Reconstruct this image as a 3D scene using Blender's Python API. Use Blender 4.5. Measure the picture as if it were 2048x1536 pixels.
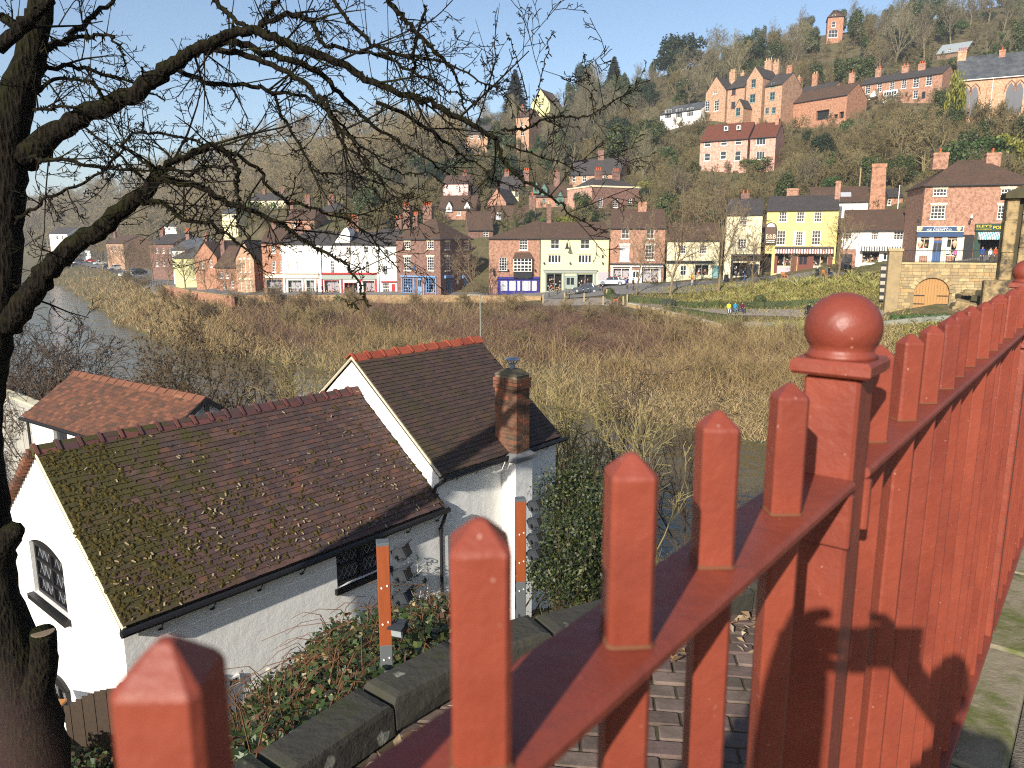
import bpy, bmesh, math, random
import numpy as np
from mathutils import Vector, Matrix

for _o in list(bpy.data.objects):
    bpy.data.objects.remove(_o)
S = bpy.context.scene
COL = S.collection
R = math.radians
rnd = random.Random(7)

# ------------------------------------------------------------------ camera, sky, sun, exposure
CZ = 14.0                       # camera height above the river
FPX = 1500.0                    # focal length in pixels of the 2048 px wide photograph
PITCH = R(10.7)
cam_d = bpy.data.cameras.new('camera')
cam = bpy.data.objects.new('camera', cam_d)
COL.objects.link(cam)
cam.location = (0, 0, CZ)
cam.rotation_euler = (R(90) - PITCH, 0, 0)
cam_d.sensor_width = 36.0
cam_d.lens = FPX / 2048 * 36.0
cam_d.clip_start = 0.02
cam_d.clip_end = 6000
cam_d.dof.use_dof = True
cam_d.dof.focus_distance = 7.0
cam_d.dof.aperture_fstop = 8.0
S.camera = cam

SUN_AZ, SUN_EL = R(26.5), R(26)   # heading of the light (clockwise from +Y) and elevation
LDIR = Vector((math.sin(SUN_AZ) * math.cos(SUN_EL), math.cos(SUN_AZ) * math.cos(SUN_EL), -math.sin(SUN_EL)))
w = bpy.data.worlds.new('World')
S.world = w
w.use_nodes = True
nt = w.node_tree
nt.nodes.clear()
sky = nt.nodes.new('ShaderNodeTexSky')
sky.sky_type = 'NISHITA'
sky.sun_disc = False
sky.sun_elevation = SUN_EL
sky.sun_rotation = SUN_AZ + R(180)
sky.altitude = 60
sky.air_density = 1.0
sky.dust_density = 1.0
sky.ozone_density = 2.4
bg = nt.nodes.new('ShaderNodeBackground')
bg.inputs['Strength'].default_value = 0.102
wo = nt.nodes.new('ShaderNodeOutputWorld')
nt.links.new(sky.outputs[0], bg.inputs[0])
nt.links.new(bg.outputs[0], wo.inputs[0])

sun_d = bpy.data.lights.new('sun', 'SUN')
sun_d.energy = 5.0
sun_d.angle = R(0.53)
sun_d.color = (1.0, 0.93, 0.82)
sun = bpy.data.objects.new('sun', sun_d)
COL.objects.link(sun)
sun.rotation_euler = LDIR.to_track_quat('-Z', 'Y').to_euler()
sun.location = (-40, -80, 60)

S.view_settings.view_transform = 'Standard'
S.view_settings.look = 'None'
S.view_settings.exposure = 0.66
S.view_settings.gamma = 1.0
S.view_settings.use_curve_mapping = False
S.render.engine = 'CYCLES'
S.cycles.use_denoising = False
S.cycles.filter_width = 1.15
S.cycles.max_bounces = 5
S.cycles.diffuse_bounces = 2
S.cycles.glossy_bounces = 2
S.cycles.transmission_bounces = 3
S.cycles.volume_bounces = 0
S.cycles.caustics_reflective = False
S.cycles.caustics_refractive = False

# ------------------------------------------------------------------ camera geometry used to place things
_c, _s = math.cos(PITCH), math.sin(PITCH)
def ray(px, py):
    x = (px - 1024) / FPX; y = (768 - py) / FPX
    return Vector((x, _c + y * _s, -_s + y * _c))
def W(px, py, Y):
    r = ray(px, py); r = r * (Y / r.y)
    return Vector((r.x, r.y, r.z + CZ))
def proj(P):
    z = P[2] - CZ
    d = P[1] * _c - z * _s; u = P[1] * _s + z * _c
    return (1024 + FPX * P[0] / d, 768 - FPX * u / d, d)
def onplane(px, py, Q, n):
    r = ray(px, py); o = Vector((0, 0, CZ))
    return o + r * ((Vector(Q) - o).dot(n) / r.dot(n))

# ------------------------------------------------------------------ mesh helpers
class MB:
    def __init__(s):
        s.v = []; s.f = []; s.m = []
    def face(s, pts, m=0):
        b = len(s.v); s.v += [tuple(p) for p in pts]; s.f.append(tuple(range(b, b + len(pts)))); s.m.append(m); return s
    def box(s, x0, y0, z0, x1, y1, z1, m=0):
        b = len(s.v)
        s.v += [(x0, y0, z0), (x1, y0, z0), (x1, y1, z0), (x0, y1, z0), (x0, y0, z1), (x1, y0, z1), (x1, y1, z1), (x0, y1, z1)]
        for q in ((0, 3, 2, 1), (4, 5, 6, 7), (0, 1, 5, 4), (1, 2, 6, 5), (2, 3, 7, 6), (3, 0, 4, 7)):
            s.f.append(tuple(b + i for i in q)); s.m.append(m)
        return s
    def hexa(s, p, m=0):                     # 8 corner points, bottom ring then top ring
        b = len(s.v); s.v += [tuple(q) for q in p]
        for q in ((0, 3, 2, 1), (4, 5, 6, 7), (0, 1, 5, 4), (1, 2, 6, 5), (2, 3, 7, 6), (3, 0, 4, 7)):
            s.f.append(tuple(b + i for i in q)); s.m.append(m)
        return s
    def cbox(s, x0, y0, z0, x1, y1, z1, c, m=0):   # box with chamfered vertical edges and top
        pr = [(x0 + c, y0), (x1 - c, y0), (x1, y0 + c), (x1, y1 - c), (x1 - c, y1), (x0 + c, y1), (x0, y1 - c), (x0, y0 + c)]
        pt = [(x0 + 2 * c, y0 + c), (x1 - 2 * c, y0 + c), (x1 - c, y0 + 2 * c), (x1 - c, y1 - 2 * c), (x1 - 2 * c, y1 - c), (x0 + 2 * c, y1 - c), (x0 + c, y1 - 2 * c), (x0 + c, y0 + 2 * c)]
        return s.rings([[(a, b_, z0) for a, b_ in pr], [(a, b_, z1 - c) for a, b_ in pr], [(a, b_, z1) for a, b_ in pt]], m)
    def rings(s, rs, m=0, cap=True, closed=True):
        b = len(s.v); n = len(rs[0])
        for r in rs: s.v += [tuple(p) for p in r]
        for k in range(len(rs) - 1):
            for i in range(n if closed else n - 1):
                j = (i + 1) % n
                s.f.append((b + k * n + i, b + k * n + j, b + (k + 1) * n + j, b + (k + 1) * n + i)); s.m.append(m)
        if cap:
            s.f.append(tuple(b + i for i in reversed(range(n)))); s.m.append(m)
            e = b + (len(rs) - 1) * n
            s.f.append(tuple(e + i for i in range(n))); s.m.append(m)
        return s
    def tube(s, pts, rad, n=6, m=0, cap=True, jit=0.0, rg=None):
        rs = []; L = len(pts); prev = None
        for i, p in enumerate(pts):
            p = Vector(p)
            d = Vector(pts[min(i + 1, L - 1)]) - Vector(pts[max(i - 1, 0)])
            if d.length < 1e-9: d = Vector((0, 0, 1))
            d.normalize()
            a = d.orthogonal() if prev is None else (prev - d * prev.dot(d))
            if a.length < 1e-6: a = d.orthogonal()
            a.normalize(); prev = a; b_ = d.cross(a)
            r = rad[i] if hasattr(rad, '__len__') else rad
            ring = []
            for k in range(n):
                t = 2 * math.pi * k / n
                rr = r * (1 + (rg.uniform(-jit, jit) if jit else 0))
                ring.append(p + (a * math.cos(t) + b_ * math.sin(t)) * rr)
            rs.append(ring)
        return s.rings(rs, m, cap)
    def lathe(s, prof, n=16, m=0, c=(0, 0, 0), cap=True):
        return s.rings([[(c[0] + r * math.cos(2 * math.pi * k / n), c[1] + r * math.sin(2 * math.pi * k / n), c[2] + z) for k in range(n)] for r, z in prof], m, cap)
    def disc_x(s, cx, cy, cz, r, w, n=14, m=0):    # cylinder with its axis along y
        return s.rings([[(cx + r * math.cos(2 * math.pi * k / n), cy + yy, cz + r * math.sin(2 * math.pi * k / n)) for k in range(n)] for yy in (-w / 2, w / 2)], m)
    def prism(s, poly, y0, y1, m=0):               # polygon in x,z extruded along y
        b = len(s.v); n = len(poly)
        s.v += [(x, y0, z) for x, z in poly] + [(x, y1, z) for x, z in poly]
        for i in range(n):
            j = (i + 1) % n; s.f.append((b + i, b + j, b + n + j, b + n + i)); s.m.append(m)
        s.f.append(tuple(b + i for i in reversed(range(n)))); s.m.append(m)
        s.f.append(tuple(b + n + i for i in range(n))); s.m.append(m)
        return s
    def mesh(s, name, mats, smooth=False):
        me = bpy.data.meshes.new(name)
        me.from_pydata(s.v, [], s.f)
        for q in (mats if isinstance(mats, (list, tuple)) else [mats]): me.materials.append(q)
        if any(s.m): me.polygons.foreach_set('material_index', s.m)
        if smooth: me.polygons.foreach_set('use_smooth', [True] * len(s.f))
        me.update()
        return me
    def build(s, name, mats, parent=None, smooth=False, loc=None, rz=None):
        o = link(name, s.mesh(name, mats, smooth), parent)
        if loc is not None: o.location = loc
        if rz is not None: o.rotation_euler = (0, 0, rz)
        return o

def link(name, data, parent=None):
    o = bpy.data.objects.new(name, data); COL.objects.link(o)
    if parent is not None: o.parent = parent
    return o
def npmesh(name, V, Fq, mat, n=4):
    """mesh from numpy arrays: V (k,3), Fq (m,n) indices"""
    me = bpy.data.meshes.new(name)
    me.vertices.add(len(V)); me.vertices.foreach_set('co', np.asarray(V, np.float32).ravel())
    m = len(Fq)
    me.loops.add(m * n); me.loops.foreach_set('vertex_index', np.asarray(Fq, np.int32).ravel())
    me.polygons.add(m); me.polygons.foreach_set('loop_start', np.arange(0, m * n, n, dtype=np.int32))
    me.update(calc_edges=True); me.validate()
    for q in (mat if isinstance(mat, (list, tuple)) else [mat]): me.materials.append(q)
    return me
def tag(o, label, cat, group=None):
    o['label'] = label; o['category'] = cat
    if group: o['group'] = group
    return o
def thing(name, label, cat, loc=(0, 0, 0), rz=0, group=None):
    o = link(name, None); o.location = loc; o.rotation_euler = (0, 0, rz)
    o.empty_display_size = 0.2
    return tag(o, label, cat, group)
def kind(o, k, label=None):
    o['kind'] = k
    if label: o['label'] = label
    return o
def dup(root, loc=None, rz=None, label=None, scale=None, rot=None):
    r = root.copy(); COL.objects.link(r)
    if loc is not None: r.location = loc
    if rot is not None: r.rotation_euler = rot
    elif rz is not None: r.rotation_euler = (0, 0, rz)
    if scale is not None: r.scale = scale if hasattr(scale, '__len__') else (scale,) * 3
    if label: r['label'] = label
    for ch in root.children:
        c = ch.copy(); COL.objects.link(c); c.parent = r
        for g in ch.children:
            d = g.copy(); COL.objects.link(d); d.parent = c
    return r

# ------------------------------------------------------------------ procedural materials
MATS = {}
def lin(*c):                                     # sRGB 0-255 to linear
    if len(c) == 1: c = c[0]
    return tuple((v / 255 / 12.92) if v / 255 <= 0.04045 else ((v / 255 + 0.055) / 1.055) ** 2.4 for v in c)
class N:
    def __init__(s, name):
        s.mat = bpy.data.materials.new(name); s.mat.use_nodes = True; s.t = s.mat.node_tree
        s.t.nodes.clear()
        s.out = s.n('ShaderNodeOutputMaterial'); s.b = s.n('ShaderNodeBsdfPrincipled')
        s.l(s.b.outputs[0], s.out.inputs[0])
    def n(s, ty, **k):
        x = s.t.nodes.new(ty)
        for a, v in k.items(): setattr(x, a, v)
        return x
    def l(s, a, b): s.t.links.new(a, b)
    def noise(s, scale, vec=None, detail=4, rough=0.6, dist=0.0):
        x = s.n('ShaderNodeTexNoise'); x.inputs['Scale'].default_value = scale; x.inputs['Detail'].default_value = detail
        x.inputs['Roughness'].default_value = rough; x.inputs['Distortion'].default_value = dist
        if vec is not None: s.l(vec, x.inputs['Vector'])
        return x.outputs['Fac']
    def ramp(s, fac, stops):
        x = s.n('ShaderNodeValToRGB'); e = x.color_ramp.elements
        while len(e) < len(stops): e.new(0.5)
        for q, (p, c) in zip(e, stops): q.position = p; q.color = (*c, 1) if len(c) == 3 else c
        s.l(fac, x.inputs[0]); return x.outputs[0]
    def mix(s, fac, a, b, mode='MIX'):
        x = s.n('ShaderNodeMix', data_type='RGBA', blend_type=mode)
        for v, i in ((fac, 0), (a, 6), (b, 7)):
            if isinstance(v, (int, float)): x.inputs[i].default_value = v
            elif isinstance(v, tuple): x.inputs[i].default_value = (*v, 1)
            else: s.l(v, x.inputs[i])
        return x.outputs[2]
    def math(s, op, a, b=0.0, clamp=False):
        x = s.n('ShaderNodeMath', operation=op, use_clamp=clamp)
        for v, i in ((a, 0), (b, 1)):
            if isinstance(v, (int, float)): x.inputs[i].default_value = v
            else: s.l(v, x.inputs[i])
        return x.outputs[0]
    def co(s, k='Object'): return s.n('ShaderNodeTexCoord').outputs[k]
    def pos(s): return s.n('ShaderNodeNewGeometry').outputs['Position']
    def bump(s, h, strength=0.3, dist=0.02):
        x = s.n('ShaderNodeBump'); x.inputs['Strength'].default_value = strength; x.inputs['Distance'].default_value = dist
        s.l(h, x.inputs['Height']); s.l(x.outputs[0], s.b.inputs['Normal'])
    def set(s, col=None, rough=0.7, spec=0.4, metal=0.0):
        if col is not None:
            if isinstance(col, tuple): s.b.inputs['Base Color'].default_value = (*col, 1)
            else: s.l(col, s.b.inputs['Base Color'])
        s.b.inputs['Roughness'].default_value = rough; s.b.inputs['Specular IOR Level'].default_value = spec
        s.b.inputs['Metallic'].default_value = metal
        return s
    def orand(s): return s.n('ShaderNodeObjectInfo').outputs['Random']
    def irand(s):                               # one random number for each loose piece, also across objects
        g = s.n('ShaderNodeNewGeometry').outputs['Random Per Island']
        return s.math('FRACT', s.math('ADD', g, s.orand()))

def plain(name, c, rough=0.6, spec=0.4, var=0.12, scale=6.0, bump=0.0, bscale=40.0, metal=0.0, orv=0.0):
    if name in MATS: return MATS[name]
    m = N(name); v = m.co()
    d = tuple(x * (1 - var * 2) for x in c); b = tuple(min(1, x * (1 + var)) for x in c)
    col = m.mix(m.noise(scale, v), d, b)
    if orv:
        f = m.math('MULTIPLY_ADD', m.orand(), orv); f.node.inputs[2].default_value = 1 - orv / 2
        hs = m.n('ShaderNodeHueSaturation'); m.l(f, hs.inputs['Value']); m.l(col, hs.inputs['Color']); col = hs.outputs[0]
    m.set(col, rough, spec, metal)
    if bump: m.bump(m.noise(bscale, v), bump)
    MATS[name] = m.mat; return m.mat
def glow(name, c, strength):
    m = N(name); m.set(c, 0.5)
    m.b.inputs['Emission Color'].default_value = (*c, 1); m.b.inputs['Emission Strength'].default_value = strength
    return m.mat
def brick_wall(name, c1, c2, mortar, rough=0.85, bw=0.225, rh=0.075, dirt=(0.10, 0.07, 0.05), dirt_amt=0.35, msize=0.012):
    m = N(name); v = m.co()
    sx = m.n('ShaderNodeSeparateXYZ'); m.l(v, sx.inputs[0])
    cx = m.n('ShaderNodeCombineXYZ'); m.l(m.math('ADD', sx.outputs[0], sx.outputs[1]), cx.inputs[0]); m.l(sx.outputs[2], cx.inputs[1])
    b = m.n('ShaderNodeTexBrick')
    b.inputs['Color1'].default_value = (*c1, 1); b.inputs['Color2'].default_value = (*c2, 1); b.inputs['Mortar'].default_value = (*mortar, 1)
    b.inputs['Scale'].default_value = 1.0; b.inputs['Mortar Size'].default_value = msize
    b.inputs['Brick Width'].default_value = bw; b.inputs['Row Height'].default_value = rh; b.inputs['Bias'].default_value = -0.15
    m.l(cx.outputs[0], b.inputs['Vector'])
    n1 = m.ramp(m.noise(1.1, v, 5, 0.65), [(0.38, (0, 0, 0)), (0.72, (1, 1, 1))])
    n2 = m.noise(9.0, v, 3)
    col = m.mix(m.math('MULTIPLY', n1, dirt_amt), b.outputs[0], dirt)
    n3 = m.ramp(m.noise(3.6, v, 4, 0.7), [(0.36, (0, 0, 0)), (0.64, (1, 1, 1))])
    col = m.mix(m.math('MULTIPLY', n3, 0.75), col, tuple(min(1, x * 1.5 + .07) for x in c1))
    col = m.mix(m.math('MULTIPLY', m.ramp(m.noise(2.3, v, 6, .8), [(.46, (0, 0, 0)), (.62, (1, 1, 1))]), 0.7), col, tuple(x * .55 for x in c2))
    m.set(col, rough, 0.2)
    m.bump(m.math('ADD', b.outputs['Fac'], m.math('MULTIPLY', n2, -0.6)), 0.25, 0.01)
    MATS[name] = m.mat; return m.mat
def roof_mat(name, c1, c2, c3, moss=0.0, rh=0.11, bw=0.17):
    m = N(name); v = m.co()
    sx = m.n('ShaderNodeSeparateXYZ'); m.l(v, sx.inputs[0])
    cx = m.n('ShaderNodeCombineXYZ'); m.l(m.math('ADD', sx.outputs[0], m.math('MULTIPLY', sx.outputs[1], 0.37)), cx.inputs[0]); m.l(m.math('MULTIPLY', sx.outputs[2], 1.5), cx.inputs[1])
    b = m.n('ShaderNodeTexBrick'); b.inputs['Color1'].default_value = (*c1, 1); b.inputs['Color2'].default_value = (*c2, 1)
    b.inputs['Mortar'].default_value = (*tuple(x * .45 for x in c1), 1); b.inputs['Scale'].default_value = 1.0; b.inputs['Mortar Size'].default_value = 0.012
    b.inputs['Brick Width'].default_value = bw; b.inputs['Row Height'].default_value = rh
    m.l(cx.outputs[0], b.inputs['Vector'])
    n1 = m.ramp(m.noise(0.7, v, 6, 0.7), [(0.40, (0, 0, 0)), (0.66, (1, 1, 1))])
    col = m.mix(m.math('MULTIPLY', n1, 0.7), b.outputs[0], c3)
    n2 = m.ramp(m.noise(3.3, v, 5, 0.75), [(0.56, (0, 0, 0)), (0.70, (1, 1, 1))])
    col = m.mix(m.math('MULTIPLY', n2, 0.35), col, tuple(min(1, x * 2.1) for x in c2))
    if moss:
        n3 = m.ramp(m.noise(1.9, v, 6, 0.7), [(0.55, (0, 0, 0)), (0.66, (1, 1, 1))])
        col = m.mix(m.math('MULTIPLY', n3, moss), col, lin(92, 98, 52))
    m.set(col, 0.9, 0.15)
    m.bump(m.math('ADD', b.outputs['Fac'], m.math('MULTIPLY', n2, -0.5)), 0.5, 0.03)
    MATS[name] = m.mat; return m.mat
# ------------------------------------------------------------------ ground heights (one sheet)
_gp = []
def gp(px, py, Y):
    P = W(px, py, Y); _gp.append((P.x, P.y, P.z))
for a in ((440, 600, 112), (540, 592, 120), (700, 592, 120), (860, 592, 119), (1000, 592, 119), (1080, 594, 117), (1150, 590, 116), (1220, 578, 115), (1330, 570, 115.5), (1440, 566, 113),
          (1530, 558, 110.5), (1600, 553, 108), (1680, 546, 105.5), (1760, 541, 104), (1815, 540, 101), (1800, 540, 97), (1840, 530, 91), (1920, 529, 89), (2040, 529, 86), (2040, 529, 78), (1900, 529, 82), (1825, 534, 89),
          (1218, 580, 111), (1330, 573, 109), (1440, 570, 106), (1530, 562, 103), (1680, 551, 97), (1760, 546, 95), (1080, 596, 111.5), (900, 598, 113), (700, 598, 113), (560, 598, 113),
          # yards behind the first row
          (600, 470, 145), (700, 465, 145), (800, 470, 142), (960, 470, 140), (1100, 470, 140), (1200, 470, 138), (1400, 460, 130), (1600, 440, 122), (1750, 430, 112), (1900, 400, 102),
          (900, 438, 152), (1000, 414, 168), (1090, 407, 168), (1190, 430, 150), (1280, 420, 150), (1150, 374, 178), (1260, 376, 175), (620, 440, 160), (700, 437, 158), (540, 415, 185), (640, 415, 190),
          (1400, 338, 152), (1480, 340, 150), (1550, 335, 150), (1650, 345, 132), (1800, 350, 134), (1950, 330, 124), (1700, 425, 118), (1780, 425, 114),
          (1410, 243, 187), (1500, 243, 186), (1590, 243, 184), (1620, 238, 182), (1720, 236, 178), (1730, 200, 184), (1890, 193, 178),
          (1900, 265, 136), (2048, 258, 128), (1830, 262, 140), (1780, 290, 135), (2000, 300, 124),
          (1670, 84, 245), (1890, 118, 215), (1780, 150, 205), (2048, 90, 200), (2048, 0, 270), (1900, 40, 262), (1500, 130, 240), (1580, 80, 290), (1400, 170, 245), (1330, 150, 300),
          (1250, 250, 230), (1250, 175, 300), (1100, 300, 225), (1130, 225, 290), (1000, 330, 225), (1020, 250, 290), (900, 370, 190), (880, 300, 300), (850, 268, 420), (780, 340, 260),
          # far hill to the west
          (640, 380, 260), (700, 310, 380), (640, 275, 520), (540, 285, 560), (470, 315, 570), (500, 400, 300), (400, 440, 260), (400, 385, 430), (330, 350, 600), (300, 440, 330), (250, 395, 620),
          (200, 420, 640), (160, 480, 400), (100, 430, 800), (100, 500, 420), (60, 425, 1000), (30, 470, 500), (-200, 430, 900), (-200, 480, 500),
          # garden by the bridge
          (1240, 606, 104), (1340, 612, 98), (1470, 625, 88), (1640, 629, 82), (1780, 632, 77), (1950, 634, 72), (1300, 640, 92), (1420, 652, 84), (1560, 668, 76), (1700, 672, 68), (1850, 672, 62),
          (1900, 631, 75), (1940, 632, 73.6), (1980, 633, 72.2), (2020, 634, 70.8), (1830, 634, 74.5), (1880, 635, 73), (1930, 636, 71), (1990, 637, 69), (1850, 652, 68), (1950, 655, 64), (1790, 630, 76.5), (1480, 590, 96), (1620, 575, 92), (1700, 580, 86), (1740, 600, 82)):
    gp(*a)
_gp += [(0, 108, 5.3), (-30, 109, 5.3), (25, 100, 5.2), (0, 90, 3.2), (-25, 98, 3.0), (15, 80, 3.2), (35, 62, 3.4), (50, 46, 3.6), (30, 72, 4.2), (45, 58, 4.6), (62, 60, 6.8), (90, 60, 11.0), (120, 70, 12.0), (90, 30, 6)]
# far water's edge, channel, near water's edge, near bank
_gp += [(x, y, 0.0) for x, y in ((4, 62), (30, 42), (60, 18), (-20, 81), (-32, 90), (-42, 98), (-49, 106), (-56, 115), (-62, 125), (-71, 141), (-81, 157), (-93, 175), (-106, 194), (-120, 215), (-140, 244), (-160, 273), (-182, 305), (-260, 390), (90, -5))]
_gp += [(x, y, -2.6) for x, y in ((20, 31), (0, 47), (-25, 67), (-50, 88), (-62, 104), (-75, 118), (-88, 145), (-102, 168), (-118, 190), (-140, 222), (-165, 258), (-215, 330), (-300, 420), (40, 15), (70, -10))]
_gp += [(x, y, 0.0) for x, y in ((0, 31), (25, 12), (-25, 50), (-50, 70), (-80, 95), (-120, 150), (-165, 215), (-240, 330), (-330, 430), (45, -8))]
_gp += [(-5, 9, 5.9), (0, 15.5, 5.9), (-8, 12, 5.9), (-2, 19, 5.2), (-12, 17, 5.9), (-14, 22, 5.4), (-20, 25, 4.8), (-15, 8, 6.2), (-40, 35, 5), (-60, 20, 9), (3, 8, 6.0), (3, 14, 5.6), (0, 2, 6.2), (-6, 4, 6.2), (6, 4, 6.0), (10, 12, 4.2),
        (5, -10, 8), (-30, -10, 9), (20, -20, 7), (-120, 90, 10), (-200, 180, 14), (-320, 260, 22), (-20, -40, 10), (-100, -20, 16), (60, -40, 8)]
# beyond the ridges
_gp += [(200, 330, 100), (330, 260, 110), (450, 100, 80), (0, 420, 75), (100, 450, 95), (400, 500, 100), (-150, 700, 88), (-420, 900, 80), (-800, 1300, 60), (0, 1000, 80), (600, 900, 90), (-900, 500, 50), (-900, 0, 50), (700, -50, 60), (-400, 150, 30)]
STREET_Z = 5.6
def onz(px, py, z=STREET_Z):
    r = ray(px, py); k = (z - CZ) / r.z; return (r.x * k, r.y * k)
QUAY = [onz(440, 598), onz(380, 588), onz(324, 577), onz(275, 566), onz(248, 550), onz(206, 537), onz(177, 531), onz(140, 525)]
KERB = [onz(500, 588), onz(440, 578), onz(395, 566), onz(350, 556), onz(310, 543), onz(260, 530), onz(215, 524), onz(165, 519)]
def resamp(pl, step):
    out = []
    for a, b in zip(pl[:-1], pl[1:]):
        k = max(1, int(math.dist(a, b) / step))
        out += [tuple(p + (q - p) * i / k for p, q in zip(a, b)) for i in range(k)]
    return out + [pl[-1]]
for pl in (QUAY, KERB, [((a[0] + b[0]) / 2, (a[1] + b[1]) / 2) for a, b in zip(QUAY, KERB)]):
    _gp += [(*p, STREET_Z) for p in resamp(pl, 9.0)]
_A = np.array(_gp)
def _phi(d): return d
_n = len(_A)
_D = np.sqrt(((_A[:, None, :2] - _A[None, :, :2]) ** 2).sum(-1))
_M = np.zeros((_n + 3, _n + 3)); _M[:_n, :_n] = _phi(_D) - np.eye(_n) * 0.15
_M[:_n, _n] = 1; _M[:_n, _n + 1:_n + 3] = _A[:, :2] / 100; _M[_n, :_n] = 1; _M[_n + 1:_n + 3, :_n] = _A[:, :2].T / 100
_Wt = np.linalg.solve(_M, np.concatenate([_A[:, 2], np.zeros(3)]))
def GA(x, y):
    x = np.asarray(x, float); y = np.asarray(y, float); sh = x.shape
    p = np.stack([x.ravel(), y.ravel()], 1); out = np.empty(len(p))
    for i in range(0, len(p), 4000):
        q = p[i:i + 4000]
        d = np.sqrt(((q[:, None] - _A[None, :, :2]) ** 2).sum(-1))
        out[i:i + 4000] = _phi(d) @ _Wt[:_n] + _Wt[_n] + q @ _Wt[_n + 1:] / 100
    return out.reshape(sh)
def G(x, y): return float(GA(np.array([x]), np.array([y]))[0])
def ground_hit(px, py, y0=60, y1=900, step=2.0):
    """first place where the line of sight through a pixel meets the ground beyond y0"""
    r = ray(px, py); ys = np.arange(y0, y1, step)
    h = GA(r.x / r.y * ys, ys) - (r.z / r.y * ys + CZ)
    k = np.argmax(h > 0)
    if h[k] <= 0: return None
    y = ys[k]; return Vector((r.x / r.y * y, y, G(r.x / r.y * y, y)))

# ------------------------------------------------------------------ ground materials
m = N('hillside_soil'); v = m.pos()
c = m.mix(m.ramp(m.noise(0.045, v, 6, 0.65), [(0.35, (0, 0, 0)), (0.65, (1, 1, 1))]), lin(86, 76, 58), lin(80, 82, 52))
c = m.mix(m.ramp(m.noise(0.5, v, 6, 0.7), [(0.4, (0, 0, 0)), (0.7, (1, 1, 1))]), c, lin(112, 98, 74))
m.set(c, 0.95, 0.1); m.bump(m.noise(2.0, v, 6), 0.8, 0.3); SOIL = m.mat
xs = np.concatenate([np.arange(-900, -200, 16), np.arange(-200, 190, 3.4), np.arange(190, 701, 18)])
ys = np.concatenate([np.arange(-60, 60, 3), np.arange(60, 260, 3), np.arange(260, 620, 8), np.arange(620, 1500, 40)])
XX, YY = np.meshgrid(xs, ys); ZZ = GA(XX, YY)
k = len(xs); idx = (np.arange(len(ys) - 1)[:, None] * k + np.arange(k - 1)[None, :]).ravel()
o = link('ground', npmesh('ground', np.stack([XX.ravel(), YY.ravel(), ZZ.ravel()], 1), np.stack([idx, idx + 1, idx + k + 1, idx + k], 1), SOIL))
o.data.polygons.foreach_set('use_smooth', [True] * len(o.data.polygons)); kind(o, 'structure', 'brown and olive ground of the gorge under the woods and the town')
# far rim of the land so that the sheet reaches the horizon
mb = MB()
pts = [(-1850, 1400, 45), (-900, 1500, 48), (700, 1500, 60), (1850, 1500, 45), (1850, 2400, 40), (-1850, 2400, 40)]
mb.face(pts); mb.face([(-1850, -700, 30), (-905, -60, 30), (-905, 1499, 45), (-1850, 1399, 42)]); mb.face([(705, -60, 40), (1850, -700, 40), (1850, 1499, 44), (705, 1499, 55)])
kind(mb.build('distant_land', SOIL), 'structure', 'land far beyond the gorge')

# river
m = N('river_water'); v = m.pos()
mp = m.n('ShaderNodeMapping'); mp.inputs['Scale'].default_value = (0.55, 0.9, 1); mp.inputs['Rotation'].default_value = (0, 0, R(-38)); m.l(v, mp.inputs[0])
m.set(m.mix(m.noise(0.08, v, 3), lin(74, 66, 38), lin(92, 82, 50)), 0.07, 0.5)
m.bump(m.math('ADD', m.noise(1.1, mp.outputs[0], 4, 0.6, 0.6), m.math('MULTIPLY', m.noise(0.25, mp.outputs[0], 3), 2.0)), 0.75, 0.16)
mb = MB(); mb.face([(-700, -40, 0), (160, -40, 0), (160, 60, 0), (60, 120, 0), (-200, 620, 0), (-700, 620, 0)])
kind(mb.build('river', m.mat), 'structure', 'muddy olive river curving away below the wooded gorge')

# street and paths on the far bank
m = N('street_tarmac'); v = m.pos()
m.set(m.mix(m.noise(0.6, v, 5), lin(96, 94, 94), lin(126, 122, 118)), 0.9, 0.2); m.bump(m.noise(30, v), 0.2, 0.01); TARMAC = m.mat
m = N('paving_flags'); v = m.pos()
b = m.n('ShaderNodeTexBrick'); b.inputs['Scale'].default_value = 1.2; b.inputs['Color1'].default_value = (*lin(150, 140, 128), 1); b.inputs['Color2'].default_value = (*lin(128, 118, 108), 1); b.inputs['Mortar'].default_value = (*lin(90, 84, 76), 1)
m.l(v, b.inputs['Vector']); m.set(b.outputs[0], 0.9, 0.2); FLAGS = m.mat
def ribbon(name, left, right, mat, lift, label, n=40):
    """sheet draped on the ground between two polylines"""
    def samp(pl, t):
        d = [0]
        for i in range(1, len(pl)): d.append(d[-1] + math.dist(pl[i], pl[i - 1]))
        s = t * d[-1]
        for i in range(1, len(pl)):
            if s <= d[i] + 1e-9:
                f = (s - d[i - 1]) / max(1e-9, d[i] - d[i - 1]); return tuple(a + (b_ - a) * f for a, b_ in zip(pl[i - 1], pl[i]))
        return pl[-1]
    K = 7; P = []
    for i in range(n + 1):
        a = samp(left, i / n); b_ = samp(right, i / n)
        for j in range(K): P.append((a[0] + (b_[0] - a[0]) * j / (K - 1), a[1] + (b_[1] - a[1]) * j / (K - 1)))
    P = np.array(P); Z = GA(P[:, 0], P[:, 1]) + lift
    q = (np.arange(n)[:, None] * K + np.arange(K - 1)[None]).ravel()
    o = link(name, npmesh(name, np.column_stack([P, Z]), np.stack([q, q + K, q + K + 1, q + 1], 1), mat))
    return kind(o, 'structure', label)
def gxy(px, py, Y): P = W(px, py, Y); return (P.x, P.y)
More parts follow.
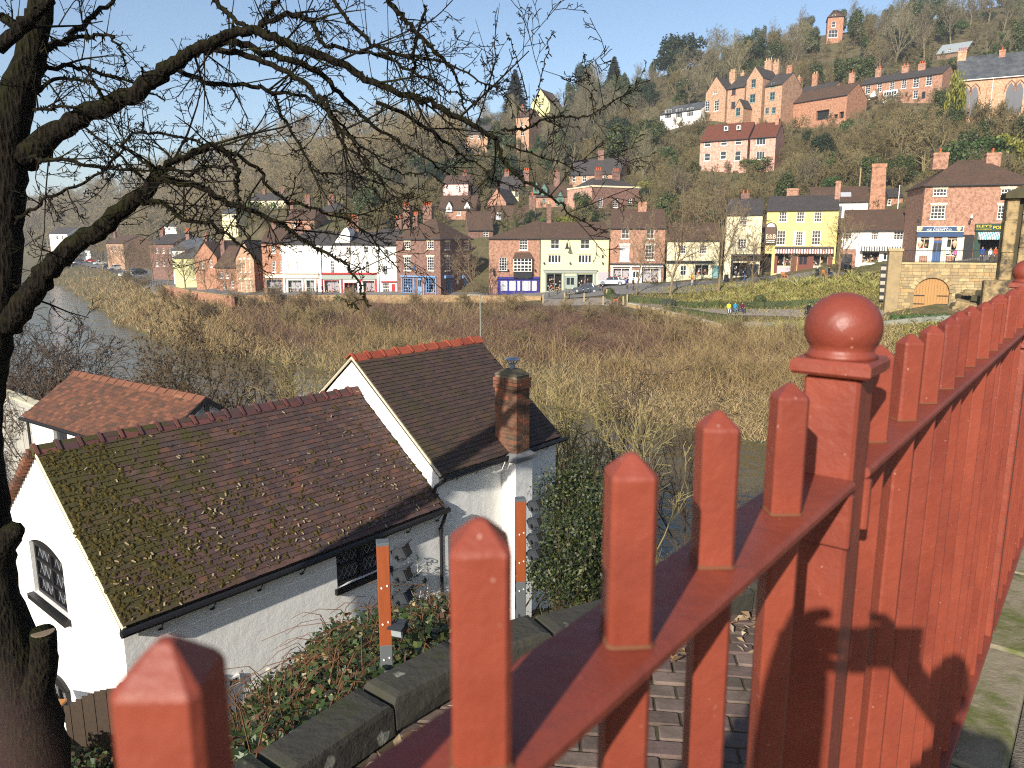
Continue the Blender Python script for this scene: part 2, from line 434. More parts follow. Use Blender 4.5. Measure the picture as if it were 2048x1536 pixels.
ribbon('street', QUAY[::-1] + [gxy(560, 599, 112), gxy(700, 598, 112), gxy(1080, 597, 110.5), gxy(1230, 592, 108), gxy(1440, 575, 104), gxy(1680, 554, 96), gxy(1830, 534, 88), gxy(2040, 531, 80)],
       KERB[::-1] + [gxy(560, 592, 121), gxy(700, 592, 120.8), gxy(1080, 592, 119), gxy(1230, 579, 117.6), gxy(1440, 566, 113.5), gxy(1680, 546, 106.6), gxy(1810, 531, 98), gxy(2040, 529, 87)],
       TARMAC, 0.10, 'grey street climbing past the row of shops', 120)
ribbon('garden_path', [gxy(1200, 604, 103), gxy(1340, 616, 96), gxy(1470, 628, 86.5), gxy(1640, 632, 80.5), gxy(1800, 634, 75)], [gxy(1230, 598, 106), gxy(1340, 606, 99), gxy(1470, 618, 89), gxy(1640, 622, 83), gxy(1800, 625, 77.5)], FLAGS, 0.08, 'pale path with benches through the bank garden')
ribbon('quay_paving', [gxy(1085, 612, 105), gxy(1190, 612, 103), gxy(1240, 612, 102)], [gxy(1085, 600, 110.5), gxy(1190, 600, 107.5), gxy(1240, 600, 106.5)], FLAGS, 0.10, 'pale paved edge of the street by the garden')
# ------------------------------------------------------------------ building materials
BRICK_PINK = brick_wall('pink_red_brick', lin(152, 106, 83), lin(126, 80, 61), lin(178, 156, 132), dirt=lin(116, 86, 72), dirt_amt=0.4)
BRICK_DARK = brick_wall('dark_red_brick', lin(114, 78, 66), lin(94, 62, 53), lin(136, 116, 100), dirt=lin(80, 62, 54), dirt_amt=0.5)
BRICK_ORANGE = brick_wall('orange_brick', lin(156, 106, 78), lin(132, 84, 60), lin(172, 142, 118), dirt=lin(116, 78, 58), dirt_amt=0.3)
BRICK_TAN = brick_wall('tan_buff_brick', lin(164, 126, 98), lin(142, 106, 80), lin(184, 160, 134), dirt=lin(120, 94, 74), dirt_amt=0.35)
BRICK_PALE = brick_wall('pale_mottled_brick', lin(184, 136, 118), lin(152, 98, 82), lin(210, 188, 168), dirt=lin(150, 104, 88), dirt_amt=0.3)
STONE_TAN = brick_wall('tan_church_stone', lin(182, 142, 112), lin(160, 118, 90), lin(184, 152, 126), bw=0.55, rh=0.28, dirt=lin(140, 106, 76), dirt_amt=0.4, msize=0.02)
def render_mat(name, c, amt=0.5):
    m = N(name); v = m.co()
    n1 = m.ramp(m.noise(0.6, v, 6, 0.7), [(0.42, (0, 0, 0)), (0.75, (1, 1, 1))])
    col = m.mix(m.math('MULTIPLY', n1, amt), c, tuple(x * .74 for x in c))
    m.set(col, 0.85, 0.25); m.bump(m.noise(14, v, 5), 0.12, 0.02); MATS[name] = m.mat; return m.mat
WHITE_R = render_mat('white_render', lin(236, 232, 224), 0.35)
CREAM_R = render_mat('cream_render', lin(222, 212, 166), 0.4)
PALE_R = render_mat('pale_cream_render', lin(222, 210, 172), 0.4)
YELLOW_R = render_mat('yellow_render', lin(216, 196, 126), 0.4)
PINK_R = render_mat('pink_render', lin(226, 182, 176), 0.35)
GREENISH_R = render_mat('greenish_cream_render', lin(196, 194, 142), 0.4)
ROOF_BROWN = roof_mat('brown_clay_tiles', lin(104, 80, 66), lin(84, 66, 56), lin(74, 62, 54), 0.12)
ROOF_DARK = roof_mat('dark_slate', lin(84, 78, 76), lin(70, 66, 66), lin(62, 58, 56))
ROOF_RED = roof_mat('red_clay_tiles', lin(122, 74, 58), lin(102, 60, 48), lin(92, 62, 50))
ROOF_SLATE = roof_mat('blue_grey_slate', lin(78, 82, 88), lin(66, 70, 76), lin(104, 106, 106))
PAINT_W = plain('white_paint', lin(236, 232, 222), 0.5, 0.4, 0.04)
PAINT_CREAM = plain('cream_paint', lin(226, 216, 188), 0.5, 0.4, 0.05)
PAINT_RED = plain('red_shop_paint', lin(178, 40, 42), 0.45, 0.4, 0.08)
PAINT_BLUE = plain('pale_blue_paint', lin(112, 150, 196), 0.45, 0.4, 0.08)
PAINT_NAVY = plain('navy_purple_paint', lin(48, 42, 120), 0.4, 0.4, 0.08)
PAINT_SAGE = plain('sage_grey_paint', lin(150, 160, 150), 0.5, 0.4, 0.06)
PAINT_GREEN = plain('dark_green_paint', lin(34, 62, 48), 0.5, 0.4, 0.1)
PAINT_BLACK = plain('black_paint', lin(34, 33, 34), 0.45, 0.4, 0.1)
PAINT_DKBLUE = plain('sign_blue_paint', lin(48, 74, 108), 0.5, 0.3, 0.08)
PAINT_MAROON = plain('maroon_paint', lin(108, 56, 42), 0.5, 0.3, 0.1)
PAINT_LILAC = plain('grey_lilac_shutter', lin(172, 166, 170), 0.5, 0.3, 0.05)
PAINT_TEAL = plain('pale_teal_paint', lin(120, 158, 156), 0.5, 0.3, 0.06)
STONE_LT = plain('pale_dressed_stone', lin(226, 212, 178), 0.8, 0.2, 0.08, 3)
LEAD = plain('lead_gutter', lin(60, 60, 62), 0.6, 0.3, 0.1)
POT = plain('terracotta_pot', lin(186, 92, 58), 0.8, 0.2, 0.12, 4)
POT_BUFF = plain('buff_chimney_pot', lin(206, 176, 134), 0.8, 0.2, 0.12, 4)
YEL_LET = plain('yellow_lettering', lin(232, 200, 60), 0.5)
WHT_LET = plain('white_lettering', lin(240, 238, 232), 0.5)
GLASS = N('dark_window_glass').set(lin(44, 48, 54), 0.06, 0.6).mat
GLASS_GREY = N('leaded_grey_glass').set(lin(62, 64, 72), 0.3, 0.5).mat
BLIND = plain('white_blind_glass', lin(176, 176, 180), 0.35, 0.5, 0.04)
m = N('shop_glass')
tr = m.n('ShaderNodeBsdfTransparent'); gl = m.n('ShaderNodeBsdfGlossy'); gl.inputs['Roughness'].default_value = 0.03
fr = m.n('ShaderNodeFresnel'); fr.inputs['IOR'].default_value = 1.5; mx = m.n('ShaderNodeMixShader')
m.l(fr.outputs[0], mx.inputs[0]); m.l(tr.outputs[0], mx.inputs[1]); m.l(gl.outputs[0], mx.inputs[2]); m.l(mx.outputs[0], m.out.inputs[0])
SHOPGLASS = m.mat
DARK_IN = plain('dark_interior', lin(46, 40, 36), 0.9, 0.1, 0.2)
m = N('shop_goods'); m.set(m.ramp(m.irand(), [(0.0, lin(200, 190, 176)), (0.2, lin(176, 60, 52)), (0.4, lin(214, 176, 110)), (0.6, lin(120, 130, 150)), (0.8, lin(226, 220, 210)), (1.0, lin(120, 84, 60))]), 0.7, 0.3); GOODS = m.mat
STONE_SILL = plain('grey_stone_sill', lin(176, 168, 152), 0.85, 0.2, 0.08)

class Face:
    """one upright side of a building: u along it, d into it, z up; T maps to the building's own frame"""
    def __init__(s, root, O, rz, T):
        s.root = root; s.O = Vector(O); s.nin = Vector((-math.sin(rz), math.cos(rz), 0)); s.ux = Vector((math.cos(rz), math.sin(rz), 0)); s.T = T
    def uv(s, px, py, dep=0.0):
        P = onplane(px, py, s.O + s.nin * dep, s.nin) - s.O
        return P.dot(s.ux), P.z
    def rect(s, r):
        u0, z1 = s.uv(r[0], r[1]); u1, z0 = s.uv(r[2], r[3]); return u0, z0, u1, z1
    def add(s, mb, name, mat, parent=None, smooth=False):
        mb.v = [s.T(*p) for p in mb.v]
        o = mb.build(name, mat, parent if parent is not None else s.root, smooth)
        return o

def wall_cells(mb, u0, u1, z0, z1, ops, rec, mw=0, mr=0):
    us = sorted({u0, u1, *[a for o in ops for a in (o[0], o[2])]}); zs = sorted({z0, z1, *[a for o in ops for a in (o[1], o[3])]})
    us = [u for u in us if u0 <= u <= u1]; zs = [z for z in zs if z0 <= z <= z1]
    for i in range(len(us) - 1):
        for j in range(len(zs) - 1):
            cu, cz = (us[i] + us[i + 1]) / 2, (zs[j] + zs[j + 1]) / 2
            if any(o[0] < cu < o[2] and o[1] < cz < o[3] for o in ops): continue
            mb.face([(us[i], 0, zs[j]), (us[i + 1], 0, zs[j]), (us[i + 1], 0, zs[j + 1]), (us[i], 0, zs[j + 1])], mw)
    for a, b, c, d in ops:
        mb.face([(a, 0, b), (a, 0, d), (a, rec, d), (a, rec, b)], mr); mb.face([(c, 0, b), (c, rec, b), (c, rec, d), (c, 0, d)], mr)
        mb.face([(a, 0, d), (c, 0, d), (c, rec, d), (a, rec, d)], mr); mb.face([(a, 0, b), (a, rec, b), (c, rec, b), (c, 0, b)], mr)

def window(fc, r, nx=2, ny=3, fm=None, glass=None, lintel=None, sill=True, rec=0.12, fw=0.07, bw=0.045, sillm=None):
    """sash window: frame with glazing bars (part), its pane, sill and lintel (sub-parts)"""
    fm = fm or PAINT_W; glass = glass or GLASS
    u0, z0, u1, z1 = r; mb = MB(); y0, y1 = rec - 0.05, rec + 0.02
    mb.box(u0, y0, z0, u0 + fw, y1, z1); mb.box(u1 - fw, y0, z0, u1, y1, z1); mb.box(u0 + fw, y0, z0, u1 - fw, y1, z0 + fw); mb.box(u0 + fw, y0, z1 - fw, u1 - fw, y1, z1)
    for i in range(1, nx):
        c = u0 + (u1 - u0) * i / nx; mb.box(c - bw / 2, y0 + .01, z0 + fw, c + bw / 2, y1 - .01, z1 - fw)
    for j in range(1, ny):
        c = z0 + (z1 - z0) * j / ny; t = bw * (1.5 if (ny % 2 == 0 and j == ny // 2) else 1)
        for i in range(nx):
            a = u0 + (u1 - u0) * i / nx + (fw if i == 0 else bw / 2); b = u0 + (u1 - u0) * (i + 1) / nx - (fw if i == nx - 1 else bw / 2)
            mb.box(a, y0 + .01, c - t / 2, b, y1 - .01, c + t / 2)
    w_ = fc.add(mb, 'window', fm)
    p = MB(); p.face([(u0 + .01, rec, z0 + .01), (u1 - .01, rec, z0 + .01), (u1 - .01, rec, z1 - .01), (u0 + .01, rec, z1 - .01)])
    fc.add(p, 'pane', glass, w_)
    if sill:
        q = MB(); q.box(u0 - .1, -.09, z0 - .13, u1 + .1, rec - .055, z0 - .004); fc.add(q, 'sill', sillm or fm, w_)
    if lintel:
        q = MB(); t = .28
        q.hexa([(u0 - .05, -.04, z1 + .004), (u1 + .05, -.04, z1 + .004), (u1 + .05, -.003, z1 + .004), (u0 - .05, -.003, z1 + .004), (u0 - .2, -.04, z1 + t), (u1 + .2, -.04, z1 + t), (u1 + .2, -.003, z1 + t), (u0 - .2, -.003, z1 + t)])
        c = (u0 + u1) / 2; q.box(c - .12, -.07, z1 - .002, c + .12, -.041, z1 + t + .06); fc.add(q, 'lintel', lintel, w_)
    return w_

BOXES = []
class House:
    def __init__(s, name, label, pxl, pyb, Y, rz=0.0, cat='house', group=None):
        s.rz = R(rz); s.O = W(pxl, pyb, Y); s.root = thing(name, label, cat, s.O, s.rz, group)
        s.f = Face(s.root, s.O, s.rz, lambda u, d, z: (u, d, z)); s.ops = []; s.sops = []; s.lops = []
    def size(s, pxr, pye, pyr, D, down=4.0):
        q0 = proj(s.O); BOXES.append((q0[0], (pyr if pyr is not None else pye) - 4, pxr, q0[1], s.O.y))
        s.w = s.f.uv(pxr, pye)[0]; s.e = s.f.uv(pxr, pye)[1]; s.D = D; s.down = down
        s.r = s.f.uv((pxr), pyr, D / 2)[1] if pyr is not None else s.e
        c, n = math.cos(s.rz), math.sin(s.rz); w_, O = s.w, s.O
        s.side = Face(s.root, O + Vector((c, n, 0)) * w_, s.rz + math.pi / 2, lambda u, d, z: (w_ - d, u, z))
        s.left = Face(s.root, O + Vector((-n, c, 0)) * D, s.rz - math.pi / 2, lambda u, d, z: (d, D - u, z))
        return s
    def win(s, rects, face='f', **k):
        fc = {'f': s.f, 's': s.side, 'l': s.left}[face]; ops = {'f': s.ops, 's': s.sops, 'l': s.lops}[face]
        for r in rects:
            q = fc.rect(r); ops.append(q); window(fc, q, **k)
        return s
    def hole(s, r, face='f'):
        fc = {'f': s.f, 's': s.side, 'l': s.left}[face]; q = fc.rect(r); {'f': s.ops, 's': s.sops, 'l': s.lops}[face].append(q); return q
    def walls(s, mat, roof='gable', rmat=None, ov=0.25, hl=None, hr=None, gutter=True, smat=None, rec=0.12, parapet=0, name='wall'):
        w_, D, e, r, dn = s.w, s.D, s.e, s.r, s.down
        mb = MB(); wall_cells(mb, 0, w_, -dn, e, s.ops, rec)
        mb2 = MB(); wall_cells(mb2, 0, D, -dn, e, s.sops, rec); mb2.v = [s.side.T(*p) for p in mb2.v]
        mb3 = MB(); wall_cells(mb3, 0, D, -dn, e, s.lops, rec); mb3.v = [s.left.T(*p) for p in mb3.v]
        for q, mi in ((mb2, 1), (mb3, 1)):
            b = len(mb.v); mb.v += q.v; mb.f += [tuple(i + b for i in f) for f in q.f]; mb.m += [mi if smat else 0] * len(q.f)
        mb.face([(w_, D, -dn), (0, D, -dn), (0, D, e), (w_, D, e)])
        if roof == 'gable':
            mb.face([(0, D, e), (0, 0, e), (0, D / 2, r)]); mb.face([(w_, 0, e), (w_, D, e), (w_, D / 2, r)])
        if roof == 'hipl': mb.face([(w_, 0, e), (w_, D, e), (w_, D / 2, r)])
        if roof == 'hipr': mb.face([(0, D, e), (0, 0, e), (0, D / 2, r)])
        if roof == 'front': mb.face([(0, 0, e), (w_, 0, e), (w_ / 2, 0, r)]); mb.face([(w_, D, e), (0, D, e), (w_ / 2, D, r)])
        if roof == 'flat': mb.face([(0, 0, e), (w_, 0, e), (w_, D, e), (0, D, e)])
        if roof in ('hip', 'hipl', 'hipr', 'mono'): mb.face([(0, 0, e - .02), (w_, 0, e - .02), (w_, D, e - .02), (0, D, e - .02)])
        mb.build(name, [mat, smat] if smat else mat, s.root)
        if roof == 'flat': return s
        rb = MB(); t = .12; o = ov; k = (r - e) / (D / 2); oz = o * k
        def slab(P):
            rb.rings([[(x, y, z + .01) for x, y, z in P], [(x, y, z + t) for x, y, z in P]])
        if roof == 'front':
            kf = (r - e) / (w_ / 2); oz = o * kf
            slab([(-o, -o, e - oz), (w_ / 2, -o, r), (w_ / 2, D + o, r), (-o, D + o, e - oz)]); slab([(w_ / 2, -o, r), (w_ + o, -o, e - oz), (w_ + o, D + o, e - oz), (w_ / 2, D + o, r)])
        elif roof == 'mono':
            slab([(-o, -o, e - o * (r - e) / D), (w_ + o, -o, e - o * (r - e) / D), (w_ + o, D + o, r + o * (r - e) / D), (-o, D + o, r + o * (r - e) / D)])
        else:
            hl = (hl if hl is not None else D / 2) if roof in ('hip', 'hipl') else 0
            hr = (hr if hr is not None else D / 2) if roof in ('hip', 'hipr') else 0
            gl_, gr_ = (0 if hl else .06), (0 if hr else .06)
            A, B, C_, D_ = (-o, -o, e - oz), (w_ + o, -o, e - oz), (w_ + o, D + o, e - oz), (-o, D + o, e - oz)
            if not hl: A = (-gl_, -o, e - oz); D_ = (-gl_, D + o, e - oz)
            if not hr: B = (w_ + gr_, -o, e - oz); C_ = (w_ + gr_, D + o, e - oz)
            P = (hl if hl else -gl_, D / 2, r); Q = (w_ - hr if hr else w_ + gr_, D / 2, r)
            slab([A, B, Q, P]); slab([C_, D_, P, Q])
            if hl: slab([D_, A, P])
            if hr: slab([B, C_, Q])
        ro = rb.build('roof', rmat, s.root); s.roof = ro
        if roof not in ('front', 'mono'):
            rt = MB(); rt.tube([(P[0] if hl else 0, D / 2, r + t + .02), (Q[0] if hr else w_, D / 2, r + t + .02)], .11, 6); rt.build('ridge', rmat, ro)
        if gutter and roof != 'front':
            g = MB(); g.tube([(-o * .6, -o - .07, e - oz + .02), (w_ + o * .6, -o - .07, e - oz + .02)], .075, 6); g.build('gutter', LEAD, s.root)
        if gutter and roof in ('hip', 'hipr'):
            g = MB(); g.tube([(w_ + o + .07, -o * .6, e - oz + .02), (w_ + o + .07, D + o * .6, e - oz + .02)], .075, 6); g.build('gutter', LEAD, s.root)
        return s
    def chimney(s, pxc, pyt, wpx, dep, base_dz=2.2, pots=2, mat=None, pot=None, pw=None, taper=0, dd=0.6):
        u, z = s.f.uv(pxc, pyt, dep); hw = wpx / FPX * (s.O.y + dep) / 2
        mb = MB(); a, b = u - hw, u + hw; y0, y1 = dep - dd / 2, dep + dd / 2
        mb.hexa([(a - taper, y0 - taper * .3, z - base_dz), (b + taper, y0 - taper * .3, z - base_dz), (b + taper, y1, z - base_dz), (a - taper, y1, z - base_dz), (a, y0, z - .3), (b, y0, z - .3), (b, y1, z - .3), (a, y1, z - .3)])
        mb.box(a - .06, y0 - .06, z - .297, b + .06, y1 + .06, z - .14); mb.box(a - .02, y0 - .02, z - .137, b + .02, y1 + .02, z)
        ch = mb.build('chimney', mat or BRICK_DARK, s.root)
        for i in range(pots):
            c = a + (b - a) * (i + .5) / pots; q = MB(); q.lathe([(.13, z - .02), (.12, z + .12), (.10, z + .42), (.14, z + .46), (.14, z + .54)], 8, 0, (c, dep, 0)); q.build('pot', pot or POT, ch)
        return ch
    def box_px(s, r, name, mat, d0=-.1, d1=0.0, face='f', parent=None):
        fc = {'f': s.f, 's': getattr(s, 'side', None), 'l': getattr(s, 'left', None)}[face]
        u0, z0, u1, z1 = fc.rect(r); mb = MB(); mb.box(u0, d0, z0, u1, d1, z1); return fc.add(mb, name, mat, parent)
    def shop_window(s, r, nx=3, ny=1, fm=None, goods=True, face='f', fw=.09, bw=.06, depth=.7, back=None, seed=0, bed=.0):
        fc = {'f': s.f, 's': s.side}[face]; q = s.hole(r, face); u0, z0, u1, z1 = q
        w_ = window(fc, q, nx, ny, fm, SHOPGLASS, None, False, .12, fw, bw)
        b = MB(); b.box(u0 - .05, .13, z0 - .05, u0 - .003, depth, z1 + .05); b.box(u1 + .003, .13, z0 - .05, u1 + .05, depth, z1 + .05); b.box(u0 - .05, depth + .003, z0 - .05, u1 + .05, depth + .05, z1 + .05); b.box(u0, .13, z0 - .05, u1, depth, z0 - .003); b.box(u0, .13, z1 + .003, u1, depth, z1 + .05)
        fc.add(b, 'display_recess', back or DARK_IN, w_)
        if goods:
            rr = random.Random(seed + int(u0 * 10)); g = MB()
            for _ in range(int(goods if goods is not True else 26)):
                a = rr.uniform(u0 + .1, u1 - .25); c = z0 + abs(rr.gauss(0, .33)) * (z1 - z0); sz = rr.uniform(.08, .24); hh = rr.uniform(.1, .3); dd = rr.uniform(.2, depth - .2)
                if c + hh > z1: continue
                g.box(a, dd, c, a + sz, dd + .1, c + hh)
            o = fc.add(g, 'window_display', GOODS, w_); o['kind'] = 'stuff'
        return w_
    def door(s, r, mat, glazed=True, face='f', rec=.15):
        fc = {'f': s.f, 's': s.side, 'l': s.left}[face]; q = s.hole(r, face); u0, z0, u1, z1 = q
        mb = MB(); mb.box(u0, rec - .06, z0, u1, rec, z1); d = fc.add(mb, 'door', mat)
        k = MB(); hz = z0 + (z1 - z0) * .48
        if glazed:
            for a, b in ((.16, .46), (.54, .84)):
                p = MB(); p.box(u0 + (u1 - u0) * a, rec - .075, z0 + (z1 - z0) * .5, u0 + (u1 - u0) * b, rec - .062, z0 + (z1 - z0) * .9); fc.add(p, 'pane', GLASS, d)
        else:
            for a, b in ((.14, .45), (.55, .86)):
                for c, e in ((.1, .42), (.52, .9)):
                    p = MB(); p.box(u0 + (u1 - u0) * a, rec - .072, z0 + (z1 - z0) * c, u0 + (u1 - u0) * b, rec - .062, z0 + (z1 - z0) * e); fc.add(p, 'panel', mat, d)
        k.box(u1 - .16, rec - .11, hz, u1 - .1, rec - .062, hz + .1); fc.add(k, 'handle', LEAD, d)
        return d
    def text(s, body, px, py, hpx, mat, dep=-.1, face='f', parent=None, align='CENTER', wpx=None):
        fc = {'f': s.f, 's': getattr(s, 'side', None)}[face]; u, z = fc.uv(px, py, dep); cu = bpy.data.curves.new('lettering', 'FONT'); cu.body = body
        hm = hpx / FPX * (s.O.y); cu.size = hm * 1.4; cu.extrude = .012; cu.align_x = align; cu.align_y = 'CENTER'; cu.materials.append(mat)
        tmp = link('lettering_curve', cu); me = bpy.data.meshes.new_from_object(tmp.evaluated_get(bpy.context.evaluated_depsgraph_get())); bpy.data.objects.remove(tmp); me.name = 'lettering'
        o = link('lettering', me, parent if parent is not None else s.root); o.location = fc.T(u, dep, z); o.rotation_euler = (R(90), 0, 0)
        if wpx:
            xs_ = [v_.co.x for v_ in me.vertices]; o.scale.x = (wpx / FPX * s.O.y) / max(.01, max(xs_) - min(xs_))
        return o
    def awning(s, r, stripes, m1, m2, out=.9):
        u0, z0, u1, z1 = s.f.rect(r); n = stripes; mb = MB()
        for i in range(n):
            a, b = u0 + (u1 - u0) * i / n, u0 + (u1 - u0) * (i + 1) / n; zz = z0 + (z1 - z0) * .25
            mb.face([(a, -out, zz), (b, -out, zz), (b, -.02, z1), (a, -.02, z1)], i % 2); mb.face([(a, -out, z0), (b, -out, z0), (b, -out, zz), (a, -out, zz)], i % 2)
        mb.face([(u0, -out, z0), (u0, -out, zz), (u0, -.02, z1), (u0, -.02, z0)], 0); mb.face([(u1, -out, z0), (u1, -.02, z0), (u1, -.02, z1), (u1, -out, zz)], 0)
        return mb.build('awning', [m1, m2], s.root)
    def pipe(s, px, py0, py1, mat=None, face='f'):
        fc = {'f': s.f, 's': s.side}[face]; u, z0 = fc.uv(px, py0); z1 = fc.uv(px, py1)[1]; mb = MB(); mb.tube([(u, -.06, z0), (u, -.06, z1)], .05, 6); return fc.add(mb, 'downpipe', mat or PAINT_BLACK)
    def fitting(s, px, py, hpx, name='wall_lamp', mat=None):
        u, z = s.f.uv(px, py); h = hpx / FPX * s.O.y; mb = MB(); mb.tube([(u, 0, z + h * .3), (u, -.3, z + h * .4)], .03, 5); mb.lathe([(.03, h * .35), (.1, h * .25), (.14, -h * .3), (.04, -h * .45)], 8, 0, (u, -.3, z)); return mb.build(name, mat or PAINT_BLACK, s.root)

# ------------------------------------------------------------------ the row of shops on the far bank
def sash(*r): return list(r)
# white shop with the cream fascia
h = House('shop_house', 'white rendered shop with wide pale cream and grey shopfront', 568, 592, 121, -4, 'shop').size(642, 487, 462, 9)
h.win([(616, 495, 621, 507), (592, 522, 597, 540), (574, 522, 579, 540)], nx=2, ny=3)
h.pipe(641, 488, 590)
SF = [(532, 558, 568, 590), (575, 560, 605, 590), (612, 560, 630, 590)]
for i, r in enumerate(SF[1:]): h.shop_window(r, 2 + (i == 0), 2, PAINT_SAGE, 14, seed=i, back=PAINT_LILAC)
h.box_px((569, 549, 638, 556), 'fascia', PAINT_CREAM, -.25, -.003); h.box_px((569, 546, 638, 548.6), 'cornice', STONE_SILL, -.35, -.003)
for x in (571, 608, 634): h.box_px((x - 2, 556.5, x + 2, 592), 'pilaster', BRICK_PALE, -.12, -.003)
h.walls(WHITE_R, 'hipl', ROOF_DARK, hl=3)
h.chimney(600, 452, 12, 4.5, 3, 3)
# orange brick house beside it
h = House('brick_house', 'narrow orange brick house beside the white shop with cream fascia', 529, 592, 122, 3).size(567.4, 484, 458, 9)
h.win([(544, 522, 552, 544), (560, 522, 566, 544), (543, 492, 551, 506), (559, 492, 565, 506)], nx=2, ny=4, sill=True)
h.shop_window((532, 559, 566, 590), 3, 2, PAINT_SAGE, 10, back=PAINT_LILAC); h.box_px((529.5, 549, 567, 556), 'fascia', PAINT_CREAM, -.25, -.003)
h.walls(BRICK_ORANGE, 'gable', ROOF_BROWN)
h.chimney(548, 446, 9, 4.5, 3, 2)
# white shop with the red shopfront
h = House('shop_house', 'white rendered three storey house with a red shopfront', 642.4, 592, 120.6, 0, 'shop').size(754.6, 488, 466, 9.5)
h.win([(661, 521, 669, 546), (694, 521, 702, 546), (731, 523, 739, 546)], nx=2, ny=4)
h.win([(727, 494, 737, 506), (692, 494, 702, 506), (660, 494, 668, 506)], nx=2, ny=2)
h.shop_window((648, 560, 680, 590), 2, 1, PAINT_RED, 30, back=PAINT_LILAC, seed=3); h.shop_window((726, 561, 750, 590), 2, 1, PAINT_RED, 18, back=PAINT_LILAC, seed=4)
h.shop_window((688, 565, 716, 590.5), 3, 1, PAINT_RED, 16, seed=5)
h.box_px((643, 549, 754, 558), 'fascia', PAINT_SAGE, -.22, -.003); h.box_px((642.6, 545, 754.5, 548.7), 'cornice', PAINT_RED, -.4, -.003)
for x in (645, 684, 721, 752): h.box_px((x - 2.2, 558.5, x + 2.2, 592), 'pilaster', PAINT_RED, -.12, -.003)
h.walls(WHITE_R, 'gable', ROOF_DARK)
# the white parapet gable above it
u, z = h.f.uv(693, 455, .5); mb = MB(); mb.prism([(u - 1.9, h.e + .1), (u + .5, h.e + .1), (u + .5, z - .8), (u + .1, z), (u - .35, z - .2), (u - 1.9, h.e + .3)], .3, 8.8); mb.build('parapet_gable', WHITE_R, h.root)
h.chimney(706, 437, 22, 5, 2.4, 5); 
# small white house with the red door
h = House('house', 'small white house with a red door and red window frames', 755, 592, 120.3, 0).size(794, 489, 461, 8.5)
h.win([(767, 531, 776, 550), (767, 499, 776, 509)], nx=2, ny=3)
h.shop_window((765, 566, 779, 589), 3, 4, PAINT_W, 8, seed=8); h.door((783, 568, 791, 591), PAINT_RED, False); h.box_px((762, 562, 793, 564.5), 'cornice', PAINT_RED, -.3, -.003)
h.walls(WHITE_R, 'gable', ROOF_DARK); h.fitting(773, 504, 9)
h.chimney(797, 436, 12, 5.5, 3.4, 2); h.pipe(756, 490, 590)

# three storey brick corner house with pale blue shopfront
h = House('corner_house', 'three storey red brick corner house with pale blue shopfront and hipped roof', 794.5, 591, 120, -27, 'shop').size(880, 477, 441, 9.5)
h.win([(808.5, 483, 821, 498), (854, 483, 867.5, 498)], nx=3, ny=3, lintel=STONE_LT, sillm=STONE_LT); h.win([(808, 514, 822, 541), (854, 514, 868, 541)], nx=3, ny=5, lintel=STONE_LT, sillm=STONE_LT)
h.win([(890, 484, 900, 499), (928, 484, 938, 499)], 's', nx=2, ny=3, lintel=STONE_LT, sillm=STONE_LT); h.win([(890, 514, 900, 541), (928, 514, 938, 541)], 's', nx=2, ny=5, lintel=STONE_LT, sillm=STONE_LT)
h.shop_window((806, 556, 825, 586), 4, 5, PAINT_BLUE, 16, seed=1); h.shop_window((851.5, 556, 872, 586), 4, 5, PAINT_BLUE, 16, seed=2); h.door((834, 556, 844, 590), PAINT_BLUE)
h.box_px((803, 550.5, 873, 555), 'fascia', PAINT_BLUE, -.3, -.003)
for x in (804.6, 829, 848, 872): h.box_px((x - 1.3, 555.4, x + 1.3, 590), 'pilaster', PAINT_BLUE, -.14, -.003)
h.shop_window((892, 556, 903, 586), 3, 5, PAINT_BLUE, 8, 's', seed=7); h.box_px((888.5, 551, 905, 555.4), 'fascia', PAINT_BLUE, -.3, -.003, 's'); h.door((927, 556, 936, 591), PAINT_BLUE, False, 's'); h.box_px((924.5, 551, 938.5, 555.6), 'fascia', PAINT_BLUE, -.2, -.003, 's')
h.walls(BRICK_DARK, 'hip', ROOF_BROWN, hl=3.0, hr=3.6)
for a in ((814, 411, 16, 2.0, 3.6, 3), (856, 411, 20, 5, 2.8, 4), (832, 430, 11, 7.5, 2.5, 3)): h.chimney(*a)
h.box_px((827, 531, 832, 541), 'plaque', PAINT_DKBLUE, -.05, -.003)
mb = MB(); u, z = h.side.uv(915, 564); mb.rings([[(u + .28 * math.cos(t), d, z + .36 * math.sin(t)) for t in [k * math.pi / 7 for k in range(14)]] for d in (-.06, -.003)]); h.side.add(mb, 'oval_sign', PAINT_W)

# brick house set back in the yard
h = House('brick_house', 'tall brick house set back in the yard behind the corner house', 938, 592, 139, 8).size(986, 459, 425, 8)
h.win([(966, 462, 977, 476), (966, 489, 978, 510), (966, 520, 978, 542)], nx=2, ny=4); h.walls(BRICK_DARK, 'gable', ROOF_BROWN)
h = House('brick_house', 'low house with a dark roof and bright skylights behind the shops', 935, 500, 150, -6).size(1060, 462, 413, 11)
h.walls(BRICK_PINK, 'gable', ROOF_BROWN)
for a, b in ((996, 1006), (975, 990)):
    y0 = 416 if a == 996 else 428; D = h.D; k = (h.r - h.e) / (D / 2)
    u, _ = h.f.uv((a + b) / 2, y0 + 8, 4); mb = MB(); z0 = h.e + 2.2 * k + .16; z1 = h.e + 3.9 * k + .16
    if a == 975: z0 -= 1.0 * k; z1 -= 1.0 * k
    yy0 = (z0 - .16 - h.e) / k; yy1 = (z1 - .16 - h.e) / k
    mb.hexa([(u - .7, yy0, z0), (u + .3, yy0, z0), (u + .3, yy1, z1), (u - .7, yy1, z1), (u - .7, yy0 - .05, z0 + .1), (u + .3, yy0 - .05, z0 + .1), (u + .3, yy1 - .05, z1 + .1), (u - .7, yy1 - .05, z1 + .1)]); mb.build('skylight', BLIND, h.root)
